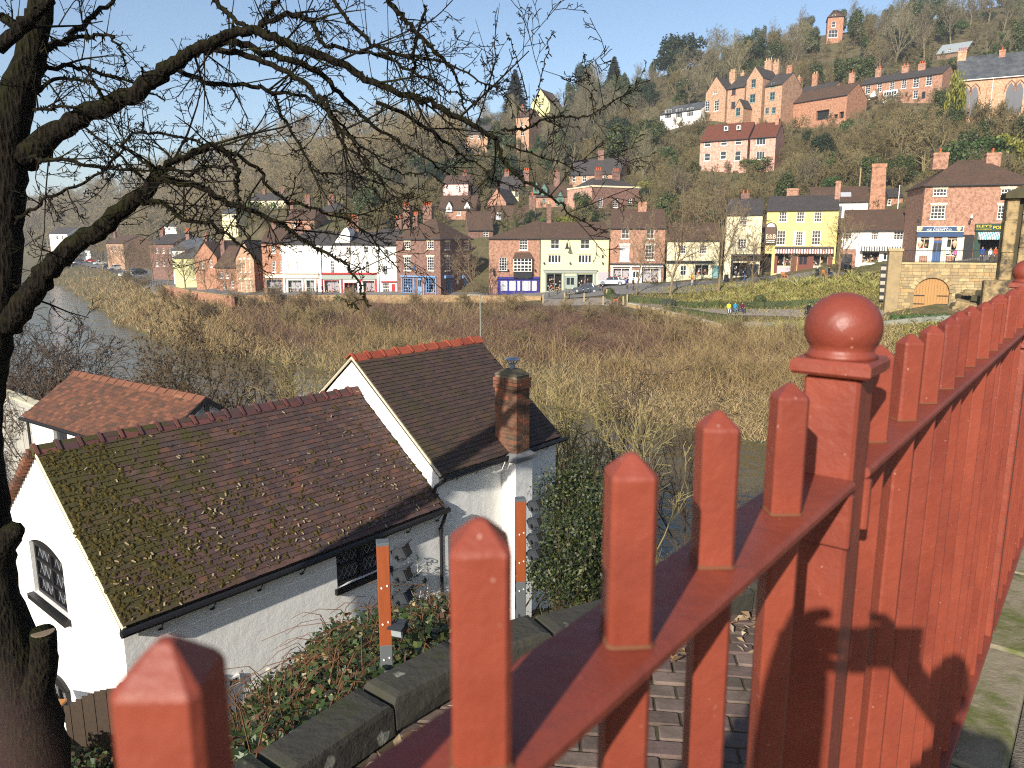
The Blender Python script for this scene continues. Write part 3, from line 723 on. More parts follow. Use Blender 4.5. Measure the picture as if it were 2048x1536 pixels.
h.chimney(1065, 391, 13, 4, 5, 1, dd=.9)

# brick house with the oriel and the navy shopfront
h = House('shop_house', 'red brick house with white oriel window and navy shopfront', 978.3, 591, 119, 0, 'shop').size(1080.6, 476, 443, 10)
h.win([(1039, 478.5, 1055, 499.5)], nx=3, ny=4); h.win([(998, 515, 1014, 541.5)], nx=3, ny=5, sillm=PAINT_BLACK)
D = h.D; ou0, oz0, ou1, oz1 = h.f.rect((1027, 516.5, 1063.5, 543))
ob = MB(); ob.box(ou0, -.7, oz0 - .95, ou1, -.003, oz0); ob.box(ou0 - .04, -.74, oz0 - .1, ou1 + .04, -.003, oz0 + .002); orl = ob.build('oriel', PAINT_BLACK, h.root)
of = Face(orl, h.f.O + Vector((0, -.7, 0)), 0, lambda u, d, z: (u, d - .7, z)); ow = window(of, (ou0, oz0 + .02, ou1, oz1), 5, 4, PAINT_W, GLASS, None, False, .06, .09, .09); ow.parent = orl
for a, b in ((ou0, ou0 + .06), (ou1 - .06, ou1)):
    q = MB(); q.box(a, -.6, oz0 + .02, b, -.003, oz1); q.build('oriel_side', PAINT_W, orl)
q = MB(); zt = h.f.uv(1045, 504.5, 0)[1]; q.rings([[(ou0 - .15, -.86, oz1 + .004), (ou1 + .15, -.86, oz1 + .004), (ou1 + .15, -.003, oz1 + .004), (ou0 - .15, -.003, oz1 + .004)], [(ou0 + .35, -.3, zt), (ou1 - .35, -.3, zt), (ou1 - .3, -.003, zt), (ou0 + .3, -.003, zt)]]); q.build('oriel_roof', ROOF_BROWN, orl)
sh = h.box_px((995, 554.5, 1079, 590.5), 'shopfront', PAINT_NAVY, -.12, -.003)
nv = Face(sh, h.f.O + Vector((0, -.12, 0)), 0, lambda u, d, z: (u, d - .12, z))
for r, nx in (((1001.5, 562, 1014.5, 581), 3), ((1018.5, 562, 1031, 581), 3), ((1035, 562, 1040, 581), 2), ((1045, 562, 1057, 581), 3), ((1058.5, 562, 1060.5, 581), 1), ((1064, 562, 1073, 581), 3)):
    u0, z0, u1, z1 = nv.rect(r); window(nv, (u0, z0, u1, z1), nx, 3, PAINT_W, BLIND, None, False, -.02, .05, .05)
h.box_px((995, 553.5, 1079.5, 558), 'fascia', PAINT_NAVY, -.3, -.123); h.text('River Shop', 1047, 555.9, 3.0, WHT_LET, -.31)
for x in (1016, 1070): h.fitting(x, 540, 6)
h.fitting(988, 546, 12, 'hanging_sign'); h.fitting(987, 540, 8)
h.walls(BRICK_PINK, 'hipl', ROOF_BROWN, hl=7.5); h.pipe(1080.5, 477, 588)
h.chimney(1098, 408, 9, 5, 4.2, 1, dd=.7, pot=POT_BUFF)
# cream house with sage shopfront
h = House('shop_house', 'pale cream rendered shop with sage grey shopfront and hanging lamp', 1081, 591, 118.8, 0, 'shop').size(1218, 476, 447, 10)
h.win([(1101.5, 479, 1118.5, 497.5), (1161, 479, 1179, 497.5)], nx=2, ny=2, fm=PAINT_W); h.win([(1096.5, 510, 1122, 525.5), (1157, 510, 1182.5, 525.5)], nx=4, ny=1, fm=PAINT_W, bw=.14); h.win([(1204, 510, 1207.6, 517)], nx=1, ny=1, fm=PAINT_BLACK, sill=False)
for a in ((1095, 1123), (1156, 1184)): h.box_px((a[0], 506, a[1], 508), 'hood_mould', CREAM_R, -.12, -.003)
h.shop_window((1093, 547, 1124, 583), 2, 1, PAINT_SAGE, 34, seed=11); h.shop_window((1154, 548, 1186, 583), 2, 1, PAINT_SAGE, 34, seed=12); h.door((1130, 552, 1151, 587), PAINT_SAGE)
h.box_px((1088, 541, 1193, 545.5), 'fascia', PAINT_SAGE, -.25, -.003); h.box_px((1086, 539.4, 1195, 540.8), 'cornice', STONE_SILL, -.4, -.003); h.box_px((1196, 544, 1216, 580), 'roller_shutter', PAINT_LILAC, -.06, -.003)
for x in (1090.5, 1127, 1152.5, 1189): h.box_px((x - 1.6, 546, x + 1.6, 589), 'pilaster', PAINT_SAGE, -.12, -.003)
for x in (1088, 1140, 1205): h.fitting(x, 526, 6)
u, z = h.f.uv(1139, 490); mb = MB(); mb.tube([(u, 0, z - .8), (u, -.5, z + .4), (u - .3, -1.1, z + .75), (u - .45, -1.2, z + .3)], .04, 5); mb.lathe([(.04, .35), (.12, .25), (.2, -.25), (.36, -.55), (.34, -.6)], 10, 0, (u - .45, -1.2, z)); mb.build('bracket_lamp', PAINT_BLACK, h.root)
h.walls(CREAM_R, 'gable', ROOF_BROWN)
# brick shop with white shopfront
h = House('shop_house', 'red brick three storey shop with white shopfront, tall end chimney', 1218.6, 577, 117.5, -8, 'shop').size(1331, 455, 421, 9.5)
h.win([(1243, 458.5, 1258, 477), (1293, 458.5, 1308, 477)], nx=2, ny=2); h.win([(1291, 491, 1308, 520)], nx=3, ny=4, lintel=PAINT_W); h.win([(1240, 491, 1258, 522)], nx=1, ny=2, glass=BLIND, lintel=PAINT_W)
h.shop_window((1226, 536, 1259, 567), 2, 1, PAINT_W, 46, seed=21, back=PAINT_LILAC); h.shop_window((1283.5, 536, 1317.5, 568), 2, 1, PAINT_W, 46, seed=22, back=PAINT_LILAC); h.door((1264, 540, 1278.5, 570), PAINT_W)
h.box_px((1221, 530, 1326, 534), 'fascia', PAINT_W, -.3, -.003); h.box_px((1220, 526.4, 1328, 529.4), 'canopy', LEAD, -.6, -.003)
for x in (1223.5, 1261.5, 1281, 1320): h.box_px((x - 1.4, 534.5, x + 1.4, 572), 'pilaster', PAINT_W, -.14, -.003)
h.walls(BRICK_PINK, 'gable', ROOF_BROWN); h.chimney(1285, 404, 16, 4.5, 2.2, 0, mat=BRICK_PINK)
# low cream shop
h = House('shop_house', 'low pale cream two storey shop with grey canopy over its windows', 1331.6, 570, 116.2, -12, 'shop').size(1440, 480, 449, 9)
h.win([(1358, 490.5, 1371, 507), (1399.5, 490.5, 1412.5, 507)], nx=3, ny=3, fm=PAINT_W); h.shop_window((1390, 529, 1417, 551), 2, 1, PAINT_SAGE, 26, seed=31); h.win([(1361, 531, 1372, 551)], nx=2, ny=2, sill=False); h.door((1425, 531, 1436, 563), PAINT_TEAL, False)
h.box_px((1333, 521, 1428, 524), 'canopy', LEAD, -.7, -.003); h.box_px((1333, 524.6, 1428, 527.5), 'fascia', PAINT_SAGE, -.2, -.003)
h.walls(PALE_R, 'gable', ROOF_BROWN)
# pale yellow three storey house
h = House('shop_house', 'pale yellow three storey house with a dark shopfront', 1446, 563, 113.6, -18, 'shop').size(1525.5, 428, 400, 9)
h.win([(1481, 432, 1494, 448.5), (1476, 478, 1492, 498)], nx=3, ny=4, fm=PAINT_W); h.shop_window((1465, 525, 1494, 552), 2, 1, PAINT_BLACK, 22, seed=41); h.door((1498, 528, 1516, 562), PAINT_BLACK)
h.box_px((1463, 512.5, 1523, 521), 'fascia', PAINT_BLACK, -.3, -.003); h.box_px((1463, 508, 1521, 512), 'canopy', LEAD, -.7, -.003); h.box_px((1462, 521.5, 1464.6, 561), 'pilaster', PAINT_BLACK, -.12, -.003); h.box_px((1495, 521.5, 1497, 561), 'pilaster', PAINT_BLACK, -.12, -.003)
h.walls(PALE_R, 'gable', ROOF_DARK); h.chimney(1491, 387, 15, 5, 3, 2)
# bright yellow inn
h = House('inn', 'bright yellow three storey inn with striped awning and six windows', 1526.2, 558, 111.4, -21, 'inn').size(1678, 418.5, 393, 9)
h.win([(1558.5, 424, 1573, 443.5), (1594, 424, 1608, 443.5), (1629.5, 424, 1643, 443.5)], nx=3, ny=3, sillm=PAINT_W); h.win([(1554.5, 461, 1570, 489.5), (1624.5, 461, 1640, 489.5)], nx=3, ny=4); h.win([(1592, 463, 1605, 491)], nx=3, ny=5, sill=False)
for r in ((1588, 462, 1591.4, 492), (1605.6, 462, 1609, 492)): h.box_px(r, 'shutter', PAINT_W, -.06, -.003)
h.shop_window((1554, 507, 1582, 533), 2, 1, PAINT_CREAM, 10, seed=51); h.shop_window((1626, 508, 1655, 533), 2, 1, PAINT_CREAM, 10, seed=52); h.door((1596, 509, 1615, 549), PAINT_MAROON)
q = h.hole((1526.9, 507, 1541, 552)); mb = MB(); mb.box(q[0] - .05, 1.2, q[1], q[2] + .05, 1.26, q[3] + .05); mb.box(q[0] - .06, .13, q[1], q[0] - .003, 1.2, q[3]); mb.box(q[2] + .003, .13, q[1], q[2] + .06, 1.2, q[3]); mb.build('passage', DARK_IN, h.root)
h.awning((1551, 497.5, 1667, 507), 44, PAINT_W, plain('awning_red_stripe', lin(150, 84, 80)), 1.0); h.box_px((1550, 493, 1668, 497), 'fascia', LEAD, -.3, -.003)
for r in ((1549.5, 507.5, 1553.4, 546), (1583, 507.5, 1587, 548), (1588.4, 507.5, 1592, 548), (1617, 507.5, 1625, 548), (1656, 507.5, 1663, 546)): h.box_px(r, 'pilaster', PAINT_MAROON, -.12, -.003)
for r in ((1554, 534, 1582, 548), (1626, 534, 1655, 548)): h.box_px(r, 'stall_riser', PAINT_LILAC, -.08, -.003)
sg = MB(); u0, z0, u1, z1 = h.f.rect((1531, 454, 1552, 486)); cm = (u0 + u1) / 2; R2 = (u1 - u0) / 2
sg.prism([(u0, z0), (u1, z0), (u1, z1)] + [(cm + R2 * math.cos(t), z1 + R2 * .8 * math.sin(t)) for t in [math.pi * k / 8 for k in range(1, 8)]] + [(u0, z1)], -.75, -.65); sgo = sg.build('hanging_sign', PAINT_BLACK, h.root)
q = MB(); q.prism([(u0 + .1, z0 + .1), (u1 - .1, z0 + .1), (u1 - .1, z1)] + [(cm + (R2 - .1) * math.cos(t), z1 + (R2 * .8 - .1) * math.sin(t)) for t in [math.pi * k / 8 for k in range(1, 8)]] + [(u0 + .1, z1)], -.765, -.752); q.build('sign_face', plain('sign_brown', lin(92, 66, 50)), sgo)
q = MB(); q.prism([(cm + .55 * math.cos(t), z1 + .5 * math.sin(t)) for t in [math.pi * k / 8 for k in range(9)]], -.775, -.767); q.build('sign_arch', WHT_LET, sgo)
h.text('B&B', 1541.5, 473.5, 8.5, plain('cream_lettering', lin(236, 214, 176)), -.78, parent=sgo, wpx=18)
for yy in (480.5, 484): q = MB(); a, z, _, _ = h.f.rect((1533.5, yy, 1549.5, yy + 1.6)); b_, zz = h.f.uv(1549.5, yy); q.box(a, -.775, z, b_, -.767, zz); q.build('sign_line', WHT_LET, sgo)
q = MB(); q.tube([(u0, -.02, z1 + .9), (cm, -.7, z1 + .95)], .04, 5); q.build('sign_bracket', PAINT_BLACK, sgo)
h.walls(YELLOW_R, 'gable', ROOF_DARK); h.chimney(1586, 377, 21, 4.8, 2.0, 0, mat=BRICK_PINK); h.chimney(1677, 362, 9, 3.5, 3.2, 0, mat=BRICK_PINK)
# white shop on the slope
h = House('shop_house', 'low white shop with brown tiled roof and grey striped awning', 1679, 546, 106.6, -24, 'shop').size(1836, 459.5, 421, 9)
h.win([(1686, 463, 1703, 478), (1743.5, 463.5, 1756, 479), (1788, 463.5, 1806, 479)], nx=3, ny=3, fm=PAINT_W)
h.shop_window((1724, 503, 1758, 527), 1, 1, PAINT_W, 24, seed=61); h.door((1766, 502.5, 1780, 536), PAINT_W); h.awning((1720, 492.5, 1822, 502), 40, PAINT_W, LEAD, 1.0)
ar = h.box_px((1679.4, 498, 1709, 543), 'brick_porch', BRICK_PINK, -.3, -.003); h.box_px((1683, 508, 1702, 542), 'doorway', PAINT_BLACK, -.34, -.303)
h.walls(WHITE_R, 'gable', ROOF_BROWN)
# roofs and stack behind the white shop
h = House('brick_house', 'red brick house with brown roof and skylight above the white shop', 1617, 440, 119, -20).size(1738, 402, 375, 8)
h.walls(WHITE_R, 'gable', ROOF_BROWN); u, z = h.f.uv(1692, 394, 1.5); mb = MB(); k = (h.r - h.e) / 4
mb.hexa([(u - .8, 1.0, h.e + 1.0 * k + .16), (u + .7, 1.0, h.e + 1.0 * k + .16), (u + .7, 2.2, h.e + 2.2 * k + .16), (u - .8, 2.2, h.e + 2.2 * k + .16), (u - .8, .95, h.e + k + .26), (u + .7, .95, h.e + k + .26), (u + .7, 2.15, h.e + 2.2 * k + .26), (u - .8, 2.15, h.e + 2.2 * k + .26)]); mb.build('skylight', BLIND, h.root)
h = House('tall_chimney_stack', 'tall tapering red brick chimney stack above the white shop', 1742, 424, 112, -20, 'chimney'); h.down = 0
u0, zt = h.f.uv(1746, 327); u1, _ = h.f.uv(1774, 327); b0, zb = h.f.uv(1737, 430); b1, _ = h.f.uv(1770, 430); mb = MB()
mb.hexa([(b0, 0, zb - 1.5), (b1, 0, zb - 1.5), (b1, 2, zb - 1.5), (b0, 2, zb - 1.5), (u0, .3, zt - .5), (u1, .3, zt - .5), (u1, 1.7, zt - .5), (u0, 1.7, zt - .5)]); mb.build('shaft', BRICK_ORANGE, h.root)
mb = MB(); mb.box(u0 - .08, .22, zt - .497, u1 + .08, 1.78, zt); mb.build('crown', BRICK_ORANGE, h.root)
h = House('brick_house', 'small red brick house with white window behind the chimney stack', 1772, 440, 116, -20).size(1806, 393, 380, 7); h.win([(1776, 398, 1782, 410)], nx=1, ny=2); h.walls(BRICK_ORANGE, 'gable', ROOF_DARK)

# brick building with the ice cream shop
h = House('brick_shops', 'large red brick building with hipped brown roof above ice cream shop', 1835, 530, 92, -17, 'shop').size(2075, 366, 321, 10.5)
h.win([(1867.5, 378, 1893, 391.5), (2003, 378, 2028, 391.5)], nx=4, ny=2, lintel=STONE_LT, sillm=STONE_LT); h.win([(1863, 411, 1889, 438), (1997, 411, 2022, 438)], nx=4, ny=4, lintel=STONE_LT, sillm=STONE_LT)
h.shop_window((1837, 477, 1858, 512), 2, 1, PAINT_CREAM, 12, seed=71); h.shop_window((1890, 477, 1914, 512), 2, 1, PAINT_CREAM, 12, seed=72); h.door((1863, 481, 1884, 526), plain('blue_door_paint', lin(58, 92, 140)))
for r in ((1834.4, 474, 1836.6, 527), (1858.6, 474, 1862.4, 527), (1884.6, 474, 1889.4, 527), (1914.6, 474, 1922.5, 527)): h.box_px(r, 'pilaster', PAINT_CREAM, -.14, -.003)
h.box_px((1834.5, 463.8, 1925, 473.6), 'cornice', PAINT_DKBLUE, -.35, -.003)
sg = h.box_px((1833.5, 452.5, 1925.5, 463.6), 'sign_board', PAINT_CREAM, -.42, -.2); s2 = h.box_px((1835.5, 454, 1923.5, 462.2), 'sign_face', PAINT_DKBLUE, -.44, -.423, parent=sg)
h.text('Ironbridge', 1882, 455.8, 2.6, WHT_LET, -.445, parent=sg, wpx=24); h.text('ICE CREAM CO.', 1879, 459.8, 3.8, WHT_LET, -.445, parent=sg, wpx=44)
for x in (1840.5, 1918):
    u, z = h.f.uv(x, 458.5, -.45); q = MB(); q.lathe([(.02, -.32), (.22, 0), (.26, .12), (.2, .26), (.05, .34)], 8, 0, (u, -.46, z)); q.v = [(a, -.46 + (b + .46) * .1, c) for a, b, c in q.v]; q.build('cone_emblem', plain('wafer_cone', lin(222, 178, 140)), sg)
for x, y in ((1840, 488), (1909, 487)):
    u, z = h.f.uv(x, y, -.2); q = MB(); q.lathe([(.03, -.5), (.25, -.05), (.3, .1), (.2, .3), (.05, .38)], 10, 0, (u, -.3, z)); q.build('cone_model', plain('pink_ice_cream', lin(226, 180, 150)), h.root)
h.box_px((1890.5, 494, 1899, 508), 'poster', WHT_LET, -.03, .05); h.box_px((1837.5, 497, 1857, 511), 'poster', WHT_LET, -.03, .05)
q = h.hole((1926, 470, 1943.5, 520)); mb = MB(); mb.box(q[0], .1, q[1], q[2], .14, q[3]); mb.build('black_door', PAINT_BLACK, h.root)
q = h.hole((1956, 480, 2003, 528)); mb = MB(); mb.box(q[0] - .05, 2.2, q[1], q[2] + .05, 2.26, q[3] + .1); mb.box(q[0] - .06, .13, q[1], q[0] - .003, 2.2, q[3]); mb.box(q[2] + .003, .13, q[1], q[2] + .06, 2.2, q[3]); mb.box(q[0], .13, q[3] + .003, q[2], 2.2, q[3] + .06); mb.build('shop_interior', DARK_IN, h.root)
sg = h.box_px((1950.5, 447.5, 2020, 461.5), 'sign_board', PAINT_GREEN, -.35, -.003); h.text("ELEY'S", 1968, 452.5, 4.6, YEL_LET, -.36, parent=sg, wpx=25); h.text('OF IRONBRIDGE', 1968, 458.5, 1.6, YEL_LET, -.36, parent=sg, wpx=25); h.text('PORK PIES', 1986, 455.5, 6.0, YEL_LET, -.36, parent=sg, align='LEFT')
for r in ((1950.5, 462, 1955.4, 528), (2003.6, 462, 2008, 528)): h.box_px(r, 'pilaster', PAINT_GREEN, -.15, -.003)
h.awning((1956, 463.5, 2012, 479), 24, PAINT_W, plain('awning_teal_stripe', lin(72, 152, 160)), 1.1)
h.fitting(1942, 433, 9, 'flood_lamp', PAINT_W); h.fitting(1938, 443, 9); h.fitting(1835.5, 442, 8)
h.walls(BRICK_PINK, 'hip', ROOF_BROWN, hl=4.2, hr=4.2)
h.chimney(1881, 306, 26, 5.2, 2.0, 1, dd=1.2, mat=BRICK_PINK); h.chimney(1986, 306, 24, 5.2, 2.0, 1, dd=1.2, mat=BRICK_PINK)
def merge(h0, *hs):
    """fold further blocks of one building into the first"""
    for h1 in hs:
        d = h1.O - h0.O; c, n = math.cos(-h0.rz), math.sin(-h0.rz); off = Vector((d.x * c - d.y * n, d.x * n + d.y * c, d.z))
        for ch in list(h1.root.children): ch.parent = h0.root; ch.location = Vector(ch.location) + off
        bpy.data.objects.remove(h1.root)
    return h0
def blk(pxl, pyb, Y, rz): return House('block', 'part of a building to merge', pxl, pyb, Y, rz)
def simple(name, label, pxl, pxr, pyb, pye, pyr, Y, rz, D, wm, rm, wins=(), roof='gable', ch=(), nx=2, ny=2, swins=(), lint=None, fm=None, smat=None, **k):
    h = House(name, label, pxl, pyb, Y, rz).size(pxr, pye, pyr, D)
    if wins: h.win(wins, nx=nx, ny=ny, lintel=lint, fm=fm)
    if swins: h.win(swins, 's', nx=nx, ny=ny)
    h.walls(wm, roof, rm, smat=smat, **k)
    for c in ch: h.chimney(*c)
    return h
# ------------------------------------------------------------------ houses stepping up behind the shops
simple('terraced_house', 'brick house with two white gabled dormers behind the corner shop', 877, 950, 437, 418, 393, 152, -6, 9, BRICK_PINK, ROOF_BROWN, [(884, 422, 891, 430), (914, 422, 921, 430)], ch=[(918, 409, 9, 2.5, 2.5, 2)])
for i, (a, b) in enumerate(((892, 904), (928, 940))):
    d = House('dormer', 'x', a, 422, 151.5, -6).size(b, 414, 404, 4, 0.2); d.win([(a + 3.4, 411, b - 3.4, 421)], nx=1, ny=2, sill=False); d.walls(PAINT_W, 'front', ROOF_BROWN, ov=.15)
    r_ = [o for o in bpy.data.objects if o.get('label') == 'brick house with two white gabled dormers behind the corner shop'][0]
    inv = Matrix.Translation(r_.location) @ Matrix.Rotation(r_.rotation_euler.z, 4, 'Z'); off = inv.inverted() @ Vector(d.O)
    for chd in list(d.root.children): chd.parent = r_; chd.location = Vector(chd.location) + off; chd.name = 'dormer_' + chd.name.split('.')[0]
    bpy.data.objects.remove(d.root)
simple('cottage', 'pink rendered cottage half hidden by branches above the shops', 886, 936, 392, 366, 352, 172, -8, 8, PINK_R, ROOF_BROWN, [(892, 371, 897, 379), (912, 371, 917, 379)], ch=[(930, 345, 8, 4, 2.4, 1)])
simple('cottage', 'cream rendered house with tall dark windows on the terrace', 997, 1037, 412, 379, 352, 170, -14, 8, CREAM_R, ROOF_DARK, [(1002, 384, 1007, 393), (1030, 380, 1035.5, 392)], swins=[(1046, 384, 1050, 394)], fm=PAINT_BLACK, ch=[(1014, 344, 10, 4, 3.0, 3), (1053, 341, 11, 5, 3.4, 3)])
simple('brick_house', 'small brick gable house in front of the cream terrace house', 975, 1012, 425, 404, 379, 158, -20, 8, BRICK_PINK, ROOF_DARK, roof='front')
g = simple('terraced_house', 'brick house with green painted gables and bargeboards', 1060, 1140, 430, 392, 372, 164, -10, 8, BRICK_PINK, ROOF_BROWN, [(1085, 397, 1091, 404)], fm=PAINT_TEAL, ch=[(1114, 345, 12, 4, 3.2, 1), (1068, 384, 13, 1.5, 5, 1)])
GREENP = plain('mint_green_paint', lin(72, 112, 94), 0.5, 0.3, 0.08)
for a, b, y0, y1 in ((1068, 1080, 376, 365), (1083, 1096, 380, 368), (1113, 1130, 400, 383)):
    u0, z0 = g.f.uv(a, y0, 1); u1, z1 = g.f.uv(b, y1, 1); mb = MB(); c = (u0 + u1) / 2
    mb.prism([(u0, z0 - 1.2), (u1, z0 - 1.2), (u1, z0), (c, z1), (u0, z0)], -.15, 2.4); mb.build('gable', GREENP, g.root)
    q = MB(); q.prism([(u0 - .15, z0 - .1), (c, z1 + .1), (u1 + .15, z0 - .1), (u1 + .15, z0 + .12), (c, z1 + .34), (u0 - .15, z0 + .12)], -.3, 2.6); q.build('gable_roof', ROOF_BROWN, g.root)
    q = MB(); q.box(c - .3, -.19, z0 - .8, c + .3, -.153, z0 + .1); q.build('pane', GLASS, g.root)
# plain brick block with a stone parapet
h = House('brick_house', 'square red brick house with stone parapet and tall sash windows', 1182, 470, 150, 24).size(1285, 377, None, 10)
h.win([(1196.5, 395, 1205, 414), (1226, 396, 1235, 415), (1256, 397, 1263, 416), (1196.5, 431, 1205, 448)], nx=2, ny=5); h.win([(1149, 402, 1154, 416)], 'l', nx=2, ny=4)
h.walls(BRICK_DARK, 'flat', smat=BRICK_PALE); w_, D, e = h.w, h.D, h.e; mb = MB(); mb.box(-.15, -.15, e, w_ + .15, .25, e + .3); mb.box(-.15, .253, e, .25, D, e + .3); mb.build('parapet', STONE_LT, h.root)  # side walls in paler brick than the front: sunlight painted in
z = h.f.uv(1230, 422)[1]; mb = MB(); mb.box(-.05, -.05, z, w_, -.003, z + .15); mb.build('string_course', BRICK_DARK, h.root)
mb = MB(); zt = h.f.uv(1230, 358, D / 2)[1]; mb.rings([[(.3, .3, e + .02), (w_ - .2, .3, e + .02), (w_ - .2, D - .2, e + .02), (.3, D - .2, e + .02)], [(3, 4.5, zt), (w_ - 3, 4.5, zt), (w_ - 3, 5.5, zt), (3, 5.5, zt)]]); mb.build('roof', ROOF_DARK, h.root)
h.chimney(1197, 340, 14, 4, 3.4, 3); h.chimney(1232, 342, 14, 4, 3.4, 3)
h = simple('brick_house', 'orange brick house with broad dark roof and blue skylight', 1138, 1240, 380, 346, 318, 178, -24, 9, BRICK_TAN, ROOF_DARK, [(1145, 351, 1151, 363), (1165, 351, 1173, 363), (1207, 351, 1213, 363)], swins=[(1249, 347, 1253, 361)], smat=BRICK_DARK, ch=[(1203, 301, 12, 4.5, 2.6, 0)])  # side walls in darker brick, painting in the shade on the gable end
# ------------------------------------------------------------------ houses further west along the river
h = House('chapel', 'tan brick gabled hall with arched windows beside the street', 476, 590, 125, -14, 'hall').size(507, 517, 481, 13); h.r = h.f.uv(491, 481, 0)[1]
h.win([(480, 520, 484, 544), (488.5, 519, 492.5, 544), (497, 520, 501.5, 544), (480, 560, 484.5, 586), (490, 560, 495, 586), (499, 560, 503.5, 586)], nx=2, ny=4, fm=PAINT_CREAM, lintel=STONE_LT); h.win([(515, 528, 520, 545), (515, 562, 520, 582)], 's', nx=2, ny=3)
h.walls(BRICK_TAN, 'front', ROOF_DARK, smat=BRICK_ORANGE)
simple('brick_house', 'low brick cottage with white windows next to the gabled hall', 434, 475, 588, 533, 494, 127, -16, 8, BRICK_ORANGE, ROOF_BROWN, [(440, 545, 446, 556), (452, 545, 458, 556), (446, 564, 451, 586), (462, 562, 468, 575)], ch=[(446, 482, 9, 4, 2.6, 2)])
simple('brick_house', 'red brick house with dark roof behind a bare street tree', 394, 433, 578, 513, 484, 134, -18, 9, BRICK_ORANGE, ROOF_BROWN, [(403, 520, 408, 536), (420, 520, 425, 534)], ch=[(412, 470, 8, 4, 2.6, 1)], roof='front')
simple('house', 'greenish cream rendered house with slate roof facing the river', 351, 394, 566, 515, 493, 142, -20, 10, GREENISH_R, ROOF_SLATE, [(384, 529, 388, 540), (385, 547, 389, 558)], swins=[], roof='hip')
simple('house', 'white house with slate roof standing above the cream riverside house', 347, 388, 545, 499, 477, 152, -22, 9, WHITE_R, ROOF_SLATE, [(351, 503, 356, 510), (363, 503, 368, 510)], ch=[(376, 462, 9, 4, 3, 3)])
simple('terraced_house', 'dull red brick terrace with dark roof along the street', 304, 347, 552, 487, 470, 172, -30, 9, BRICK_DARK, ROOF_DARK, [(312, 496, 317, 506), (325, 496, 330, 506), (338, 496, 343, 506), (312, 520, 317, 532), (326, 520, 331, 532)], ch=[(325, 461, 8, 4, 2.6, 2)])
simple('house', 'small tan house with arched windows at the street bend', 216, 246, 528, 486, 472, 240, -35, 10, BRICK_TAN, ROOF_BROWN, [(221, 492, 225, 502), (228, 492, 232, 502), (236, 492, 240, 502)], ch=[(230, 464, 6, 4, 3, 1)])
simple('house', 'white house with dark roof high on the far bend', 101, 134, 490, 467, 455, 330, -20, 10, WHITE_R, ROOF_DARK, [(112, 472, 117, 479), (123, 472, 127, 479)])
simple('house', 'white gabled house behind the parked cars at the bend', 128, 150, 524, 503, 487, 345, -20, 12, WHITE_R, ROOF_DARK, [(137, 508, 141, 515)], roof='front')
simple('house', 'white house with bay front beyond the parked cars', 153, 180, 522, 500, 490, 335, -20, 10, WHITE_R, ROOF_SLATE, [(158, 505, 163, 513), (170, 505, 175, 513)])
simple('house', 'pinkish house with brown roof near the far bend', 98, 120, 525, 503, 492, 352, -20, 10, PINK_R, ROOF_BROWN, [(104, 508, 108, 515)])
simple('terraced_house', 'pale rendered terrace with dark roof on the lower hillside', 500, 572, 416, 399, 387, 212, -12, 9, PALE_R, ROOF_DARK, [(508, 402, 513, 410), (530, 402, 535, 410), (552, 402, 557, 410)], ch=[(528, 379, 7, 4, 2.4, 1), (566, 379, 7, 4, 2.4, 2)])
simple('house', 'cream house with slate roof below the pale terrace', 445, 474, 448, 426, 414, 195, -15, 9, CREAM_R, ROOF_SLATE, [(450, 429, 455, 436), (462, 429, 467, 436)])
simple('brick_house', 'orange brick house with hipped dark roof and white sashes', 625, 696, 459, 424, 405, 165, -10, 9, BRICK_ORANGE, ROOF_DARK, [(648, 427, 657, 441), (671, 427, 680, 441)], roof='hip', nx=3, ny=4, ch=[(615, 394, 11, 5, 3.6, 3), (662, 394, 12, 5, 2.4, 2)])
simple('brick_house', 'brick house with brown roof rising behind the white shops', 574, 628, 470, 438, 418, 150, -6, 8, BRICK_PINK, ROOF_BROWN, [(585, 443, 592, 453)], ch=[(583, 408, 9, 4, 2.6, 2)])
simple('house', 'small white cottage among trees on the wooded slope', 330, 352, 465, 452, 444, 300, -20, 9, WHITE_R, ROOF_SLATE, [(336, 455, 341, 461)])
# ------------------------------------------------------------------ houses on the hill
h = simple('brick_house', 'pale mottled brick house with long red tiled roof on the slope', 1398, 1496, 345, 276, 247, 152, -31, 8.5, BRICK_PALE, ROOF_RED, [(1409, 282, 1421, 293), (1442, 279, 1454, 290), (1471, 277, 1483, 288.5), (1409, 307, 1420, 321), (1441, 303, 1452, 318), (1470, 302, 1481, 321)], ny=2, nx=1)
h2 = blk(1497.5, 342, 147, -31).size(1552, 272, 247, 8); h2.win([(1513, 276, 1531, 289), (1513, 303, 1529, 318)], nx=3, ny=1); h2.walls(BRICK_PALE, 'gable', ROOF_RED); h2.chimney(1556, 237, 6, 4, 14, 1, mat=BRICK_PINK, dd=1.2); merge(h, h2)
for px, py in ((1453, 257), (1478, 255)):
    u, z = h.f.uv(px, py, 2); q = MB(); q.box(u - .35, 1.6, z - .5, u + .35, 2.6, z + .4); q.build('roof_light', PAINT_W, h.root); q = MB(); q.box(u - .22, 1.57, z - .3, u + .22, 1.597, z + .3); q.build('pane', GLASS, h.root)
